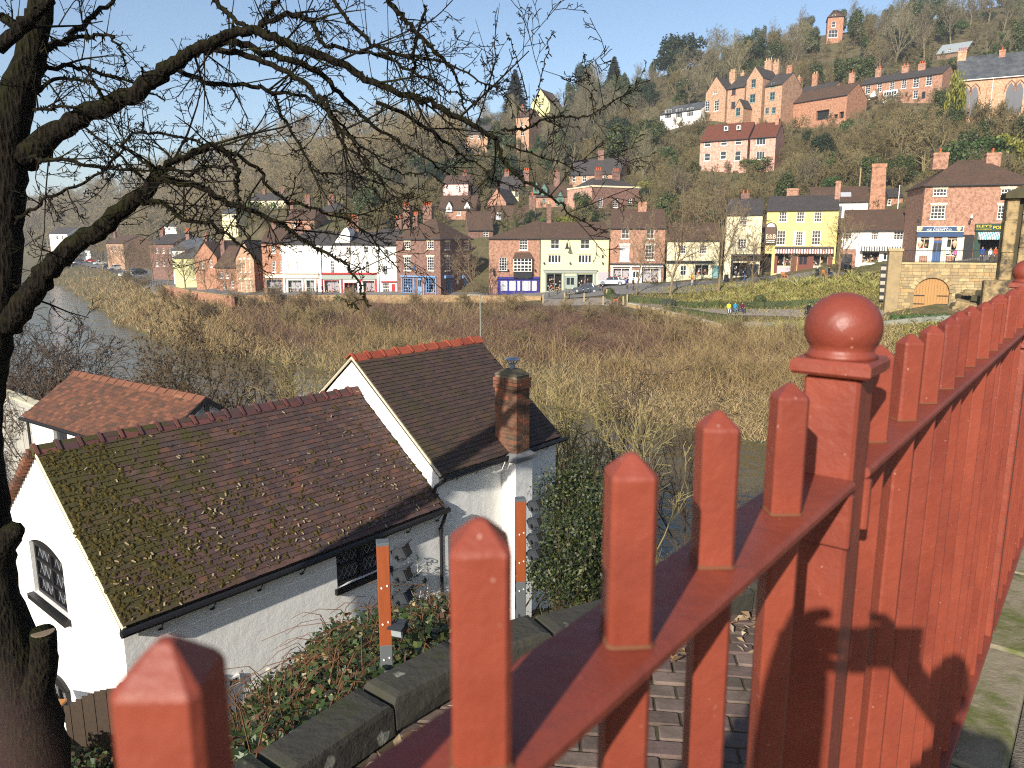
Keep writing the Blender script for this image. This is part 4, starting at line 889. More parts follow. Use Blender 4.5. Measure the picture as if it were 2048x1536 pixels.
# large gabled house
h = House('manor_house', 'large orange brick gabled house with clustered chimneys on the hill', 1409, 250, 190, -48).size(1452, 180, 154, 9); h.r = h.f.uv(1431, 154, 0)[1]
h.win([(1427, 176, 1434, 187), (1411, 203, 1418, 222), (1429, 201, 1437, 221)], nx=2, ny=4); h.walls(BRICK_TAN, 'front', ROOF_DARK, ov=.1)
b2 = blk(1452, 250, 185.5, -48).size(1490, 172, 153, 9); b2.win([(1464, 177, 1471, 189), (1463, 204, 1470, 216)], nx=2, ny=2, fm=PAINT_MAROON); b2.walls(BRICK_TAN, 'gable', ROOF_DARK); b2.chimney(1466, 143, 12, 5, 3.4, 3, pot=POT_BUFF, mat=BRICK_TAN); b2.chimney(1486, 146, 7, 5, 3, 1, pot=POT_BUFF, mat=BRICK_TAN)
b3 = blk(1489, 248, 180.5, -48).size(1526, 155, 134, 11); b3.r = b3.f.uv(1509, 134, 0)[1]; b3.win([(1503, 159, 1511, 174), (1500, 189, 1510, 204)], nx=2, ny=2, fm=PAINT_TEAL); b3.walls(BRICK_TAN, 'front', ROOF_DARK, ov=.1); b3.chimney(1538, 121, 14, 7, 4.4, 3, pot=POT_BUFF, mat=BRICK_TAN); b3.chimney(1553, 124, 12, 8, 4.4, 2, pot=POT_BUFF, mat=BRICK_TAN)
b4 = blk(1526.5, 247, 177, -48).size(1565, 167, 149, 9); b4.win([(1542, 165, 1549, 174), (1540, 185, 1549, 199), (1531, 216, 1537, 227), (1544, 215, 1551, 226)], nx=2, ny=2, fm=PAINT_TEAL); b4.walls(BRICK_TAN, 'gable', ROOF_DARK); b4.chimney(1580, 131, 10, 4.5, 4, 0, mat=BRICK_ORANGE)
b5 = blk(1468, 248, 178.5, -48).size(1487, 214, 203, 6); b5.win([(1472, 216, 1480, 231)], nx=2, ny=2, fm=PAINT_TEAL); b5.walls(BRICK_TAN, 'front', ROOF_DARK, ov=.15)
merge(h, b2, b3, b4, b5)
h = simple('barn', 'long brick barn with dark roof and open doors beside the manor', 1562, 1695, 246, 209, 190, 180, -53, 8, BRICK_TAN, ROOF_BROWN, roof='gable', down=3) if False else House('barn', 'long brick barn with dark roof and dark openings beside the manor', 1562, 246, 180, -53, 'barn').size(1695, 189, 170, 8)
for r in ((1633, 222, 1657, 238), (1668, 229, 1675, 236), (1679, 224, 1687, 236)): q = h.hole(r); mb = MB(); mb.box(q[0], .6, q[1], q[2], .66, q[3]); mb.build('barn_door', PAINT_BLACK, h.root)
h.e = h.f.uv(1562, 210)[1]; h.walls(BRICK_ORANGE, 'gable', ROOF_BROWN, rec=.6)
simple('brick_house', 'low brick range with dark roof behind the barn', 1589, 1660, 200, 181, 167, 194, -50, 8, BRICK_ORANGE, ROOF_DARK, ch=[(1598, 155, 9, 3, 3, 1, BRICK_ORANGE, POT_BUFF), (1631, 148, 10, 4, 3, 2, BRICK_ORANGE, POT_BUFF)])
h = House('terraced_houses', 'row of brick terraced houses with white windows above a hedge', 1718, 204, 186, -48, 'terrace').size(1886, 146, 134, 8); h.e = h.f.uv(1718, 171)[1]
h.win([(1731, 172, 1740, 187), (1755, 167, 1763, 183), (1780, 164, 1788, 180), (1804, 160, 1812, 176), (1827, 156, 1837, 174), (1853, 152, 1863, 170)], nx=2, ny=4); h.win([(1827, 181, 1835, 196), (1732, 192, 1741, 198)], nx=2, ny=3); h.door((1844, 184, 1850, 197), PAINT_BLACK, False)
for r in ((1770, 183, 1797, 198),): u0, z0, u1, z1 = h.f.rect(r); q = MB(); q.box(u0, -.9, z0 - 1, u1, -.003, z1); b_ = q.build('bay_window', PAINT_W, h.root); of = Face(b_, h.f.O - h.f.nin * .9, h.rz, lambda u, d, z: (u, d - .9, z)); window(of, (u0 + .2, z0, u1 - .2, z1 - .3), 5, 2, PAINT_W, GLASS, None, False, -.02, .06, .08).parent = b_
u0, z0 = h.f.uv(1744, 196); u1, z1 = h.f.uv(1759, 182); q = MB(); c = (u0 + u1) / 2; q.prism([(u0, z0), (u1, z0), (u1, z1 - .8), (c, z1), (u0, z1 - .8)], -1.1, -.003); q.build('porch', PAINT_W, h.root)
h.walls(BRICK_PINK, 'gable', ROOF_DARK)
for a in ((1705, 146, 11, 4, 3.4, 1), (1758, 137, 10, 4, 2.4, 2), (1812, 131, 12, 4, 2.4, 2), (1845, 127, 12, 4, 2.4, 3)): h.chimney(*a, mat=BRICK_PINK)
# church
h = House('church', 'tan stone church with tall pointed windows and blue slate roof', 1902, 275, 140, -27, 'church').size(2080, 147, 104, 11, 8); h.e = h.f.uv(1907, 160)[1]; h.r = h.f.uv(1914, 118, 5.5)[1]
for x0, x1, y0, y1 in ((1925, 1936, 172, 233), (1942, 1953, 171, 233), (2013, 2025.5, 164, 228), (2030, 2043, 163, 227)):
    u0, z0, u1, z1 = h.f.rect((x0, y0, x1, y1)); hh = (u1 - u0) * 1.1; pts = lambda g: [(u0 + g, z0 + g), (u1 - g, z0 + g), (u1 - g, z1 - hh), (u1 - g - (u1 - u0) * .2, z1 - hh * .4), ((u0 + u1) / 2, z1 - g), (u0 + g + (u1 - u0) * .2, z1 - hh * .4), (u0 + g, z1 - hh)]
    q = MB(); q.prism(pts(-.14), -.06, -.003); w_ = q.build('window', STONE_LT if False else STONE_TAN, h.root); q = MB(); q.prism(pts(0.1), -.075, -.062); q.build('pane', GLASS_GREY, w_)
    q = MB(); q.prism([(u0 - .25, z1 - hh), (u0 - .05, z1 - hh * .3), ((u0 + u1) / 2, z1 + .35), (u1 + .05, z1 - hh * .3), (u1 + .25, z1 - hh), (u1 + .14, z1 - hh), ((u0 + u1) / 2 + .5, z1 - hh * .2), ((u0 + u1) / 2, z1 + .18), ((u0 + u1) / 2 - .5, z1 - hh * .2), (u0 - .14, z1 - hh)], -.14, -.0635); q.build('hood_mould', BRICK_DARK, w_)
h.walls(STONE_TAN, 'gable', ROOF_SLATE)
for y in (234, 250): u, z = h.f.uv(1910, y); q = MB(); q.box(.1, -.12, z - .15, h.w, -.003, z); q.build('string_course', BRICK_TAN, h.root)
u, z = h.f.uv(1980, 172); q = MB(); q.box(u - .45, -.7, -6, u + .1, -.003, z - .3); q.prism([(u - .45, z - .3), (u + .1, z - .3), (u - .17, z + .5)], -.7, -.003); q.build('buttress', STONE_TAN, h.root); h.pipe(1987, 155, 262, PAINT_W)
q = MB(); q.tube([(-.3, -.33, h.e - .28), (h.w, -.33, h.e - .28)], .1, 6); q.build('white_gutter', PAINT_W, h.root)
h.chimney(1925, 102, 14, 5, 2.6, 4, mat=STONE_TAN); h.chimney(2005, 100, 10, 5, 2, 1, mat=BRICK_ORANGE)
# brick tower and shed on the ridge
h = House('tower', 'tall old brick tower with shallow roof among trees on the ridge', 1652, 92, 245, -18, 'tower').size(1688, 31, 20, 6); h.win([(1664, 43, 1671, 54), (1665, 29.5, 1671, 34)], nx=1, ny=2); h.win([(1657, 60, 1675, 74)], nx=3, ny=2); h.walls(BRICK_ORANGE, 'hip', ROOF_BROWN)
h = simple('shed', 'shed with pale grey roof high among the trees', 1874, 1932, 112, 100, 80, 215, -40, 6, plain('shed_timber', lin(120, 92, 70)), plain('pale_shed_roof', lin(150, 158, 162), 0.6, 0.3, 0.1), [(1896, 97, 1902, 105)], roof='mono')
simple('house', 'pale house with steep gable on the ridge behind conifers', 1062, 1100, 225, 205, 182, 300, -30, 10, GREENISH_R, ROOF_BROWN, roof='front', wins=[(1078, 208, 1083, 215)])
simple('brick_house', 'tall narrow brick house behind dark branches on the slope', 1032, 1058, 285, 232, 222, 235, -30, 8, BRICK_TAN, ROOF_BROWN, [(1042, 244, 1047, 253), (1042, 262, 1047, 271)], ch=[(1045, 213, 8, 4, 3, 1)])
simple('house', 'white conservatory house half hidden left of the manor', 1320, 1402, 250, 217, 206, 200, -48, 8, WHITE_R, ROOF_SLATE, [(1330, 220, 1342, 236), (1352, 218, 1364, 234), (1374, 216, 1386, 232)], nx=4, ny=2)
simple('brick_house', 'brick house with pale gable among trees below the ridge', 930, 975, 290, 266, 252, 250, -20, 9, BRICK_TAN, ROOF_DARK, [(940, 268, 946, 277), (956, 268, 962, 277)])
# ------------------------------------------------------------------ near bank: white cottage below the bridge
def clay(name, cols, moss_u=None, moss_amt=0.0):
    m = N(name); v = m.pos(); n = len(cols)
    col = m.ramp(m.irand(), [(i / (n - 1), c) for i, c in enumerate(cols)])
    col = m.mix(m.math('MULTIPLY', m.noise(9, v, 5, 0.7), 0.55), col, lin(58, 46, 44))
    lich = m.ramp(m.noise(22, v, 4, 0.7), [(0.66, (0, 0, 0)), (0.74, (1, 1, 1))])
    col = m.mix(m.math('MULTIPLY', lich, 0.45), col, lin(150, 146, 138))
    if moss_u is not None:
        dp = m.n('ShaderNodeVectorMath', operation='DOT_PRODUCT'); m.l(v, dp.inputs[0]); dp.inputs[1].default_value = moss_u[0]
        t = m.math('SUBTRACT', dp.outputs['Value'], moss_u[1]); g = m.math('MULTIPLY', t, 0.085)
        k = m.math('SUBTRACT', m.noise(2.6, v, 6, 0.75), g)
        mk = m.ramp(k, [(0.40, (0, 0, 0)), (0.52, (1, 1, 1))]); mk = m.math('MULTIPLY', mk, moss_amt)
        col = m.mix(mk, col, m.mix(m.noise(30, v, 3), lin(80, 76, 34), lin(52, 46, 28)))
    m.set(col, 0.8, 0.3); m.bump(m.noise(45, v, 4), 0.35, 0.008); return m.mat
AXZ = R(39.7); AX = Vector((math.sin(AXZ), math.cos(AXZ), 0)); AN = Vector((AX.y, -AX.x, 0))
E0 = Vector((0, 0, CZ)) + ray(245, 1255) * 10.0
GZ = 5.9; EZ = E0.z - GZ                        # ground level at the cottage; eaves height
COT = thing('cottage', 'white rendered cottage with mossy brown tiled roof and brick chimney', 'cottage', (E0.x, E0.y, GZ), R(90) - AXZ)
CRZ = R(90) - AXZ
COPG = plain('mossy_mortar', lin(104, 96, 78), .95, .1, .2, 14)
def cuv(px, py, dep=0.0):
    P = onplane(px, py, E0 - AN * dep, AN) - E0; return P.dot(AX), P.z + EZ
def cgv(px, py, u=0.0):
    P = onplane(px, py, E0 + AX * u, AX) - E0; return -P.dot(AN), P.z + EZ
TILE = clay('purple_brown_tiles', [lin(70, 56, 54), lin(84, 64, 60), lin(96, 72, 64), lin(78, 68, 68), lin(88, 62, 56), lin(106, 80, 70), lin(72, 58, 56), lin(116, 78, 62)], ((AX.x, AX.y, -0.55), E0.dot(AX) - .55 * E0.z + 0.2), 0.95)
TILE2 = clay('dark_brown_tiles', [lin(66, 54, 50), lin(80, 62, 56), lin(72, 60, 56), lin(92, 68, 58), lin(62, 52, 50), lin(86, 66, 58)], ((0.2, 0.2, 0.1), 3.0), 0.5)
TILE3 = clay('orange_brown_tiles', [lin(116, 74, 55), lin(94, 66, 51), lin(132, 84, 60), lin(80, 64, 50), lin(106, 70, 53), lin(142, 92, 66)], ((0.3, 0.2, 0.0), -3.0), 0.7)
RIDGE1 = clay('purple_ridge_tiles', [lin(96, 58, 54), lin(120, 70, 62), lin(104, 62, 60), lin(88, 60, 60)])
RIDGE2 = clay('red_ridge_tiles', [lin(168, 78, 52), lin(150, 68, 48), lin(176, 86, 58), lin(158, 76, 52)])
MORTAR = plain('pale_mortar', lin(206, 196, 166), 0.9, 0.1, 0.1, 20)
m = N('lime_white_render'); v = m.co()
n1 = m.ramp(m.noise(0.9, v, 7, 0.7), [(0.45, (0, 0, 0)), (0.8, (1, 1, 1))])
sx = m.n('ShaderNodeSeparateXYZ'); m.l(v, sx.inputs[0])
mp = m.n('ShaderNodeMapping'); mp.inputs['Scale'].default_value = (4, 4, .35); m.l(v, mp.inputs[0])
st = m.ramp(m.noise(1.5, mp.outputs[0], 5, 0.65), [(0.52, (0, 0, 0)), (0.72, (1, 1, 1))])
col = m.mix(m.math('MULTIPLY', n1, 0.30), lin(238, 236, 230), lin(206, 200, 184)); col = m.mix(m.math('MULTIPLY', st, 0.16), col, lin(160, 152, 132))
m.set(col, 0.8, 0.3); m.bump(m.math('ADD', m.noise(5, v, 6, 0.6), m.math('MULTIPLY', m.noise(60, v, 2), 0.15)), 0.35, 0.03); LIME = m.mat
IRON = plain('black_cast_iron', lin(30, 29, 30), 0.5, 0.4, 0.15, 12)

def tiles(root, O, U, V, Nn, width, slen, mat, individual, tw=0.166, gauge=0.103, tl=0.24, th=0.013, seed=1, part='roof_slope', keep=None):
    """plain tiles in half bond: the `individual` nearest the camera are objects, the rest one joined part (kind stuff)"""
    rg = random.Random(seed); items = []
    mw = root.matrix_world.copy() if False else (Matrix.Translation(root.location) @ Matrix.Rotation(root.rotation_euler.z, 4, 'Z'))
    nr = int(slen / gauge)
    for r_ in range(nr):
        off = (tw / 2 if r_ % 2 else 0); nc = int(width / tw) + (1 if off else 0)
        for c in range(nc):
            u0 = c * tw - off; u1 = min(u0 + tw, width); u0 = max(u0, 0)
            if u1 - u0 < .03: continue
            if keep and not keep((u0 + u1) / 2, r_ * gauge): continue
            items.append((r_, u0 + .0025, u1 - .0025))
    def corners(it):
        r_, u0, u1 = it; s0 = r_ * gauge - .01 + rg.uniform(-.004, .004); s1 = min(s0 + tl, slen); l0 = .034 + rg.uniform(0, .007); l1 = .006; tw_ = rg.uniform(-.004, .004); camber = .004
        P = lambda u, s_, n_: O + U * u + V * s_ + Nn * n_
        um = (u0 + u1) / 2
        return [P(u0, s0 + tw_, l0 - th), P(u1, s0 - tw_, l0 - th), P(u1, s1, l1 - th), P(u0, s1, l1 - th), P(u0, s0 + tw_, l0), P(u1, s0 - tw_, l0), P(u1, s1, l1), P(u0, s1, l1)]
    cs = [(it, corners(it)) for it in items]
    cp = mw.inverted() @ Vector((0, 0, CZ))
    cs.sort(key=lambda t: (t[1][4] - cp).length)
    slope = MB(); slope.rings([[O + Nn * -.09, O + U * width + Nn * -.09, O + U * width + V * slen + Nn * -.09, O + V * slen + Nn * -.09], [O + Nn * -.012, O + U * width + Nn * -.012, O + U * width + V * slen + Nn * -.012, O + V * slen + Nn * -.012]])
    so = slope.build(part, mat, root)
    base = {}
    for it, c in cs[:individual]:
        key = round(it[2] - it[1], 3)
        cen = (c[4] + c[6]) / 2
        # share one mesh per width and wobble variant
        vk = (key, rg.randrange(4) if key > .15 else 9)
        if vk not in base:
            q = MB(); q.hexa([p - cen for p in c]); base[vk] = q.mesh('tile', mat)
        o = link('tile', base[vk], so); o.location = cen
    q = MB()
    for it, c in cs[individual:]: q.hexa(c)
    if cs[individual:]:
        o = q.build('tiles', mat, so); o['kind'] = 'stuff'
    return so

def ridge_tiles(root, A, B, mat, n, mort, ang=38, w_=.2, seed=3):
    A = Vector(A); B = Vector(B); d = (B - A); L = d.length; d.normalize(); side = Vector((d.y, -d.x, 0)).normalized(); up = Vector((0, 0, 1)); rg = random.Random(seed)
    c, s = math.cos(R(ang)), math.sin(R(ang)); base = None
    for i in range(n):
        p0 = A + d * (L * i / n); ln = L / n - .012; th = .022; q = MB()
        def sec(x, e):
            e2 = e; return [d * x + side * (-w_ * c) + up * (-w_ * s + e2), d * x + side * (-.03) + up * (-.004 + e2), d * x + up * (.008 + e2), d * x + side * .03 + up * (-.004 + e2), d * x + side * (w_ * c) + up * (-w_ * s + e2), d * x + side * (w_ * c) + up * (-w_ * s + e2 - th), d * x + up * (e2 - th), d * x + side * (-w_ * c) + up * (-w_ * s + e2 - th)]
        q.rings([sec(0, .03), sec(.05, .03), sec(.052, .0), sec(ln, -.004)])
        o = q.build('ridge_tile', mat, root); o.location = p0 + up * (.05 + rg.uniform(-.006, .006)); o.rotation_euler = (rg.uniform(-.02, .02), rg.uniform(-.02, .02), 0)
    if mort:
        q = MB(); q.tube([A + up * -.03, B + up * -.03], .09, 6); q.build('ridge_mortar', mort, root)

D1 = 2.58; RH = cgv(67, 898)[1] - EZ; LEN1 = 6.12; G2 = 6.12
pit = math.atan2(RH, D1); V1 = Vector((0, math.cos(pit), math.sin(pit))); N1 = Vector((0, -math.sin(pit), math.cos(pit))); X1 = Vector((1, 0, 0)); SL = math.hypot(RH, D1)
a2d, a2z = cgv(708, 713, G2); e2d, e2z = cgv(888, 950, G2); D2 = a2d - e2d; R2H = a2z - e2z; pit2 = math.atan2(R2H, D2); V2 = Vector((0, math.cos(pit2), math.sin(pit2))); N2 = Vector((0, -math.sin(pit2), math.cos(pit2))); SL2 = math.hypot(R2H, D2); LEN2 = 3.85
# walls
wy = .16; wb = 2 * D1 - .16
wu0, wz1 = cuv(672, 1110, wy); _, wz0 = cuv(672, 1178, wy); wu1 = wu0 + 1.15; wz1 = EZ - .16
mb = MB()
cells = MB(); wall_cells(cells, .06, G2, -1.5, EZ - .02, [(wu0, wz0, wu1, wz1)], .14); cells.v = [(u, d + wy, z) for u, d, z in cells.v]; mb.v += cells.v; mb.f += cells.f; mb.m += cells.m
# gable with an arched opening, cut as a fan of strips
gx = .06; gd0, _ = cgv(133, 1200, gx); gd1, _ = cgv(66, 1150, gx); gd0, gd1 = min(gd0, gd1), max(gd0, gd1); gzb = cgv(100, 1207, gx)[1]; gzt = cgv(125, 1122, gx)[1] - .06; rise = .16
def gab(d): return EZ + RH * (1 - abs(d - D1) / D1) - .03
na = 10; dd_ = [gd0 + (gd1 - gd0) * i / na for i in range(na + 1)]; top = [gzt + rise * (1 - ((d - (gd0 + gd1) / 2) / ((gd1 - gd0) / 2)) ** 2) for d in dd_]
q = lambda pts: mb.face([(gx, d, z) for d, z in pts])
q([(wy, -1.5), (wy, gab(wy)), (gd0, gab(gd0)), (gd0, -1.5)]); q([(gd1, -1.5), (gd1, gab(gd1)), (wb, gab(wb)), (wb, -1.5)]) if gd1 > D1 else q([(gd1, -1.5), (gd1, gab(gd1)), (D1, gab(D1)), (wb, gab(wb)), (wb, -1.5)])
q([(gd0, -1.5), (gd0, gzb), (gd1, gzb), (gd1, -1.5)])
for i in range(na):
    pts = [(dd_[i], top[i]), (dd_[i], gab(dd_[i]))]
    if dd_[i] < D1 < dd_[i + 1]: pts.append((D1, gab(D1)))
    pts += [(dd_[i + 1], gab(dd_[i + 1])), (dd_[i + 1], top[i + 1])]; q(pts)
    mb.face([(gx, dd_[i], top[i]), (gx, dd_[i + 1], top[i + 1]), (gx + .14, dd_[i + 1], top[i + 1]), (gx + .14, dd_[i], top[i])])
for d in (gd0, gd1): mb.face([(gx, d, gzb), (gx, d, gzt), (gx + .14, d, gzt), (gx + .14, d, gzb)])
mb.face([(gx, gd0, gzb), (gx, gd1, gzb), (gx + .14, gd1, gzb), (gx + .14, gd0, gzb)])
mb.face([(gx, wb, -1.5), (gx, wb, EZ), (G2, wb, EZ), (G2, wb, -1.5)])
mb.build('wall', LIME, COT)
mb = MB(); y0 = e2d + .15; y1 = a2d + D2 - .15; xe = G2 + LEN2
mb.face([(G2, y0, -1.5), (G2, y0, e2z - .02), (G2, a2d, a2z - .05), (G2, y1, e2z), (G2, y1, -1.5)]); mb.face([(xe, y0, -3), (xe, y1, -3), (xe, y1, e2z), (xe, a2d, a2z - .05), (xe, y0, e2z - .02)])
mb.face([(G2, y0, -3), (xe, y0, -3), (xe, y0, e2z - .02), (G2, y0, e2z - .02)]); mb.face([(G2, y1, -3), (G2, y1, e2z), (xe, y1, e2z), (xe, y1, -3)]); mb.build('rear_wall', LIME, COT)
# roofs
tiles(COT, Vector((0, 0, EZ)), X1, V1, N1, LEN1, SL, TILE, 220, seed=1, part='roof')
tiles(COT, Vector((G2 - .06, e2d, e2z)), X1, V2, N2, LEN2 + .12, SL2, TILE2, 60, seed=2, part='rear_roof')
for A_, B_, nm, mt in (((0, 2 * D1, EZ), (LEN1, D1, EZ + RH), 'back_slope', TILE), ((G2 - .06, a2d + D2, e2z), (xe + .06, a2d, a2z), 'back_slope', TILE2)):
    q_ = MB(); q_.rings([[(A_[0], A_[1], A_[2]), (A_[0], B_[1], B_[2]), (B_[0], B_[1], B_[2]), (B_[0], A_[1], A_[2])], [(A_[0], A_[1], A_[2] + .04), (A_[0], B_[1], B_[2] + .04), (B_[0], B_[1], B_[2] + .04), (B_[0], A_[1], A_[2] + .04)]]); q_.build(nm, mt, COT)
# notched tile ends along the far verge of the gable
q_ = MB(); 
for i in range(26):
    t = i / 26; d = 2 * D1 - t * D1; z = EZ + t * RH; q_.box(-.06, d - .07, z - .015, .1, d + .06, z + .055)
q_.build('verge_tiles', TILE3, COT)
q_ = MB(); q_.tube([(.02, 0.0, EZ - .03), (.02, D1, EZ + RH - .03)], .035, 5); q_.build('verge_mortar', MORTAR, COT); q_ = MB(); q_.tube([(G2 - .06, e2d + .02, e2z - .02), (G2 - .06, a2d, a2z - .02), (G2 - .06, a2d + D2, e2z)], .03, 5); q_.build('verge_mortar', MORTAR, COT)
ridge_tiles(COT, (-.02, D1, EZ + RH), (LEN1 + .02, D1, EZ + RH), RIDGE1, 20, TILE)
ridge_tiles(COT, (G2 - .1, a2d, a2z), (xe + .1, a2d, a2z), RIDGE2, 10, None, seed=5)
# moss cushions and fallen seed cases on the slope
rg = random.Random(5); q_ = MB()
for _ in range(2600):
    u = min(LEN1 - .1, rg.expovariate(.62)); s_ = rg.uniform(.05, SL - .1)
    if rg.random() < .25: u = rg.uniform(0, LEN1)
    if u > 1.0 and s_ > SL * .55 and rg.random() < .75: continue
    r_ = rg.uniform(.01, .034) * rg.choice((1, 1, 1.5)); c = Vector((u, 0, EZ)) + V1 * s_ + N1 * .036; n = 6
    ring = [c + (X1 * math.cos(2 * math.pi * k / n) + V1 * math.sin(2 * math.pi * k / n)) * r_ * rg.uniform(.6, 1.4) for k in range(n)]; tip = c + N1 * r_ * rg.uniform(.25, .55)
    for k in range(n): q_.face([ring[k], ring[(k + 1) % n], tip])
m = N('moss'); m.set(m.mix(m.irand(), lin(84, 74, 36), lin(54, 46, 27)), 0.95, 0.1); m.bump(m.noise(80, m.pos()), 0.6, 0.01); MOSS = m.mat
o = q_.build('moss', MOSS, COT); o['kind'] = 'stuff'
q_ = MB()
for _ in range(420):
    u = rg.uniform(.1, LEN1 - .1); s_ = abs(rg.gauss(0, .42)) * SL
    if s_ > SL - .1: continue
    c = Vector((u, 0, EZ)) + V1 * s_ + N1 * .05; a = rg.uniform(0, 6.3); l = rg.uniform(.012, .035); w_ = l * .3; e1 = X1 * math.cos(a) + V1 * math.sin(a); e2 = e1.cross(N1)
    q_.face([c - e1 * l - e2 * w_, c + e1 * l - e2 * w_, c + e1 * l + e2 * w_ + N1 * .01, c - e1 * l + e2 * w_ + N1 * .008])
o = q_.build('fallen_leaves', plain('dry_leaf', lin(150, 134, 104), 0.8, 0.2, 0.25, 8), COT); o['kind'] = 'stuff'
# leaded windows
def leaded(name, T, u0, u1, z0, z1, nx, ny, arch=None, cx=4, cz=4):
    q = MB(); f = .06
    q.box(u0, 0, z0, u0 + f, .06, z1); q.box(u1 - f, 0, z0, u1, .06, z1); q.box(u0 + f, 0, z0, u1 - f, .06, z0 + f); q.box(u0 + f, 0, z1 - f, u1 - f, .06, z1)
    if arch:
        P = [(u0 + (u1 - u0) * i / 10, z1 + arch * (1 - ((i - 5) / 5) ** 2)) for i in range(11)]
        q.prism([(u0, z1 - .02)] + P + [(u1, z1 - .02)], .003, .055)
    for i in range(1, nx): c = u0 + (u1 - u0) * i / nx; q.box(c - f * .5, 0, z0 + f, c + f * .5, .06, z1 - f)
    for j in range(1, ny): c = z0 + (z1 - z0) * j / ny; q.box(u0 + f, .003, c - .022, u1 - f, .057, c + .022)
    q.v = [T(*p) for p in q.v]; w_ = q.build(name, IRON, COT)
    p = MB(); p.face([(u0, .045, z0), (u1, .045, z0), (u1, .045, z1), (u0, .045, z1)]); p.v = [T(*x) for x in p.v]; p.build('pane', GLASS, w_)
    k = MB()
    for i in range(nx):
        for j in range(ny):
            a, b = u0 + (u1 - u0) * i / nx + f, u0 + (u1 - u0) * (i + 1) / nx - f; c, d = z0 + (z1 - z0) * j / ny + .03, z0 + (z1 - z0) * (j + 1) / ny - .03
            for s_ in range(-cz, cx + 1):
                for sg in (1, -1):
                    # diagonal lead strip clipped to the light
                    x0 = a + (b - a) * s_ / cx; dx = (d - c) * .62; seg = []
                    for t in (0, 1):
                        x = x0 + dx * t if sg > 0 else (a + b) - (x0 + dx * t); seg.append([x, c + (d - c) * t])
                    (xa, za), (xb, zb) = seg; ok = True
                    if max(xa, xb) <= a or min(xa, xb) >= b: continue
                    def clip(x, z, lim): t = (lim - xa) / (xb - xa); return lim, za + (zb - za) * t
                    A, B = (xa, za), (xb, zb)
                    if A[0] < a: A = clip(*A, a)
                    if A[0] > b: A = clip(*A, b)
                    if B[0] < a: B = clip(*B, a)
                    if B[0] > b: B = clip(*B, b)
                    k.tube([(A[0], .038, A[1]), (B[0], .038, B[1])], .0055, 4, 0, False)
    k.v = [T(*x) for x in k.v]; k.build('leading', plain('lead_strip', lin(150, 150, 152), 0.5, 0.4), w_)
    return w_
leaded('window', lambda u, d, z: (u, wy + .06 + d, z), wu0, wu1, wz0, wz1, 2, 2)
q_ = MB(); q_.box(wu0 - .06, wy - .07, wz0 - .1, wu1 + .06, wy + .13, wz0 - .003); q_.build('sill', IRON, COT)
leaded('gable_window', lambda u, d, z: (gx + .06 + d, u, z), gd0, gd1, gzb, gzt, 2, 3, rise, 3, 3)
q_ = MB(); q_.box(gx - .1, gd0 - .1, gzb - .09, gx + .13, gd1 + .06, gzb - .003); q_.build('sill', IRON, COT)
ld, lz = cgv(130, 1382, gx); q_ = leaded('gable_window', lambda u, d, z: (gx - .05 + d, u, z), ld - .25, ld + .5, lz - .55, lz + .1, 2, 2, .1, 3, 3)
# gutters, brackets, pipes, vent
q_ = MB(); q_.tube([(-.05, -.06, EZ - .07), (G2 + .02, -.06, EZ - .07)], .055, 8); q_.box(.0, .04, EZ - .16, G2, .1, EZ - .03); q_.build('gutter', IRON, COT)
for i in range(8):
    u = .55 + i * .78; q_ = MB(); q_.tube([(u, -.02, EZ - .12), (u, .13, EZ - .3)], .009, 4); q_.box(u - .03, .12, EZ - .315, u + .03, .158, EZ - .295); q_.build('gutter_bracket', IRON, COT)
q_ = MB(); q_.tube([(G2 - .02, e2d - .06, e2z - .07), (xe + .12, e2d - .06, e2z - .07)], .055, 8); q_.build('gutter', IRON, COT)
for u in (6.6, 7.2, 9.0, 9.6): q_ = MB(); q_.tube([(u, e2d, e2z - .1), (u, e2d + .14, e2z - .26)], .009, 4); q_.build('gutter_bracket', IRON, COT)
pu = G2 - .06; q_ = MB(); q_.tube([(pu, -.06, EZ - .1), (pu, .02, EZ - .3), (pu, .09, EZ - .45), (pu, .09, -1)], .036, 8); q_.lathe([(.05, 0), (.05, .08)], 8, 0, (pu, .09, EZ - .55)); q_.build('downpipe', IRON, COT)
q_ = MB(); q_.tube([(G2 - .04, e2d - .05, e2z - .1), (G2 - .12, e2d + .1, e2z - .22), (G2 - .12, e2d + .2, e2z - .42)], .04, 8); q_.build('downpipe', IRON, COT)
vu, vz = cuv(465, 1360, wy); q_ = MB(); q_.box(vu - .1, wy - .05, vz - .07, vu + .1, wy - .003, vz + .07); vo = q_.build('vent', PAINT_W, COT)
for i in range(3): q_ = MB(); q_.box(vu - .07 + .045 * i, wy - .058, vz - .045, vu - .045 + .045 * i, wy - .052, vz + .045); q_.build('slot', PAINT_BLACK, vo)
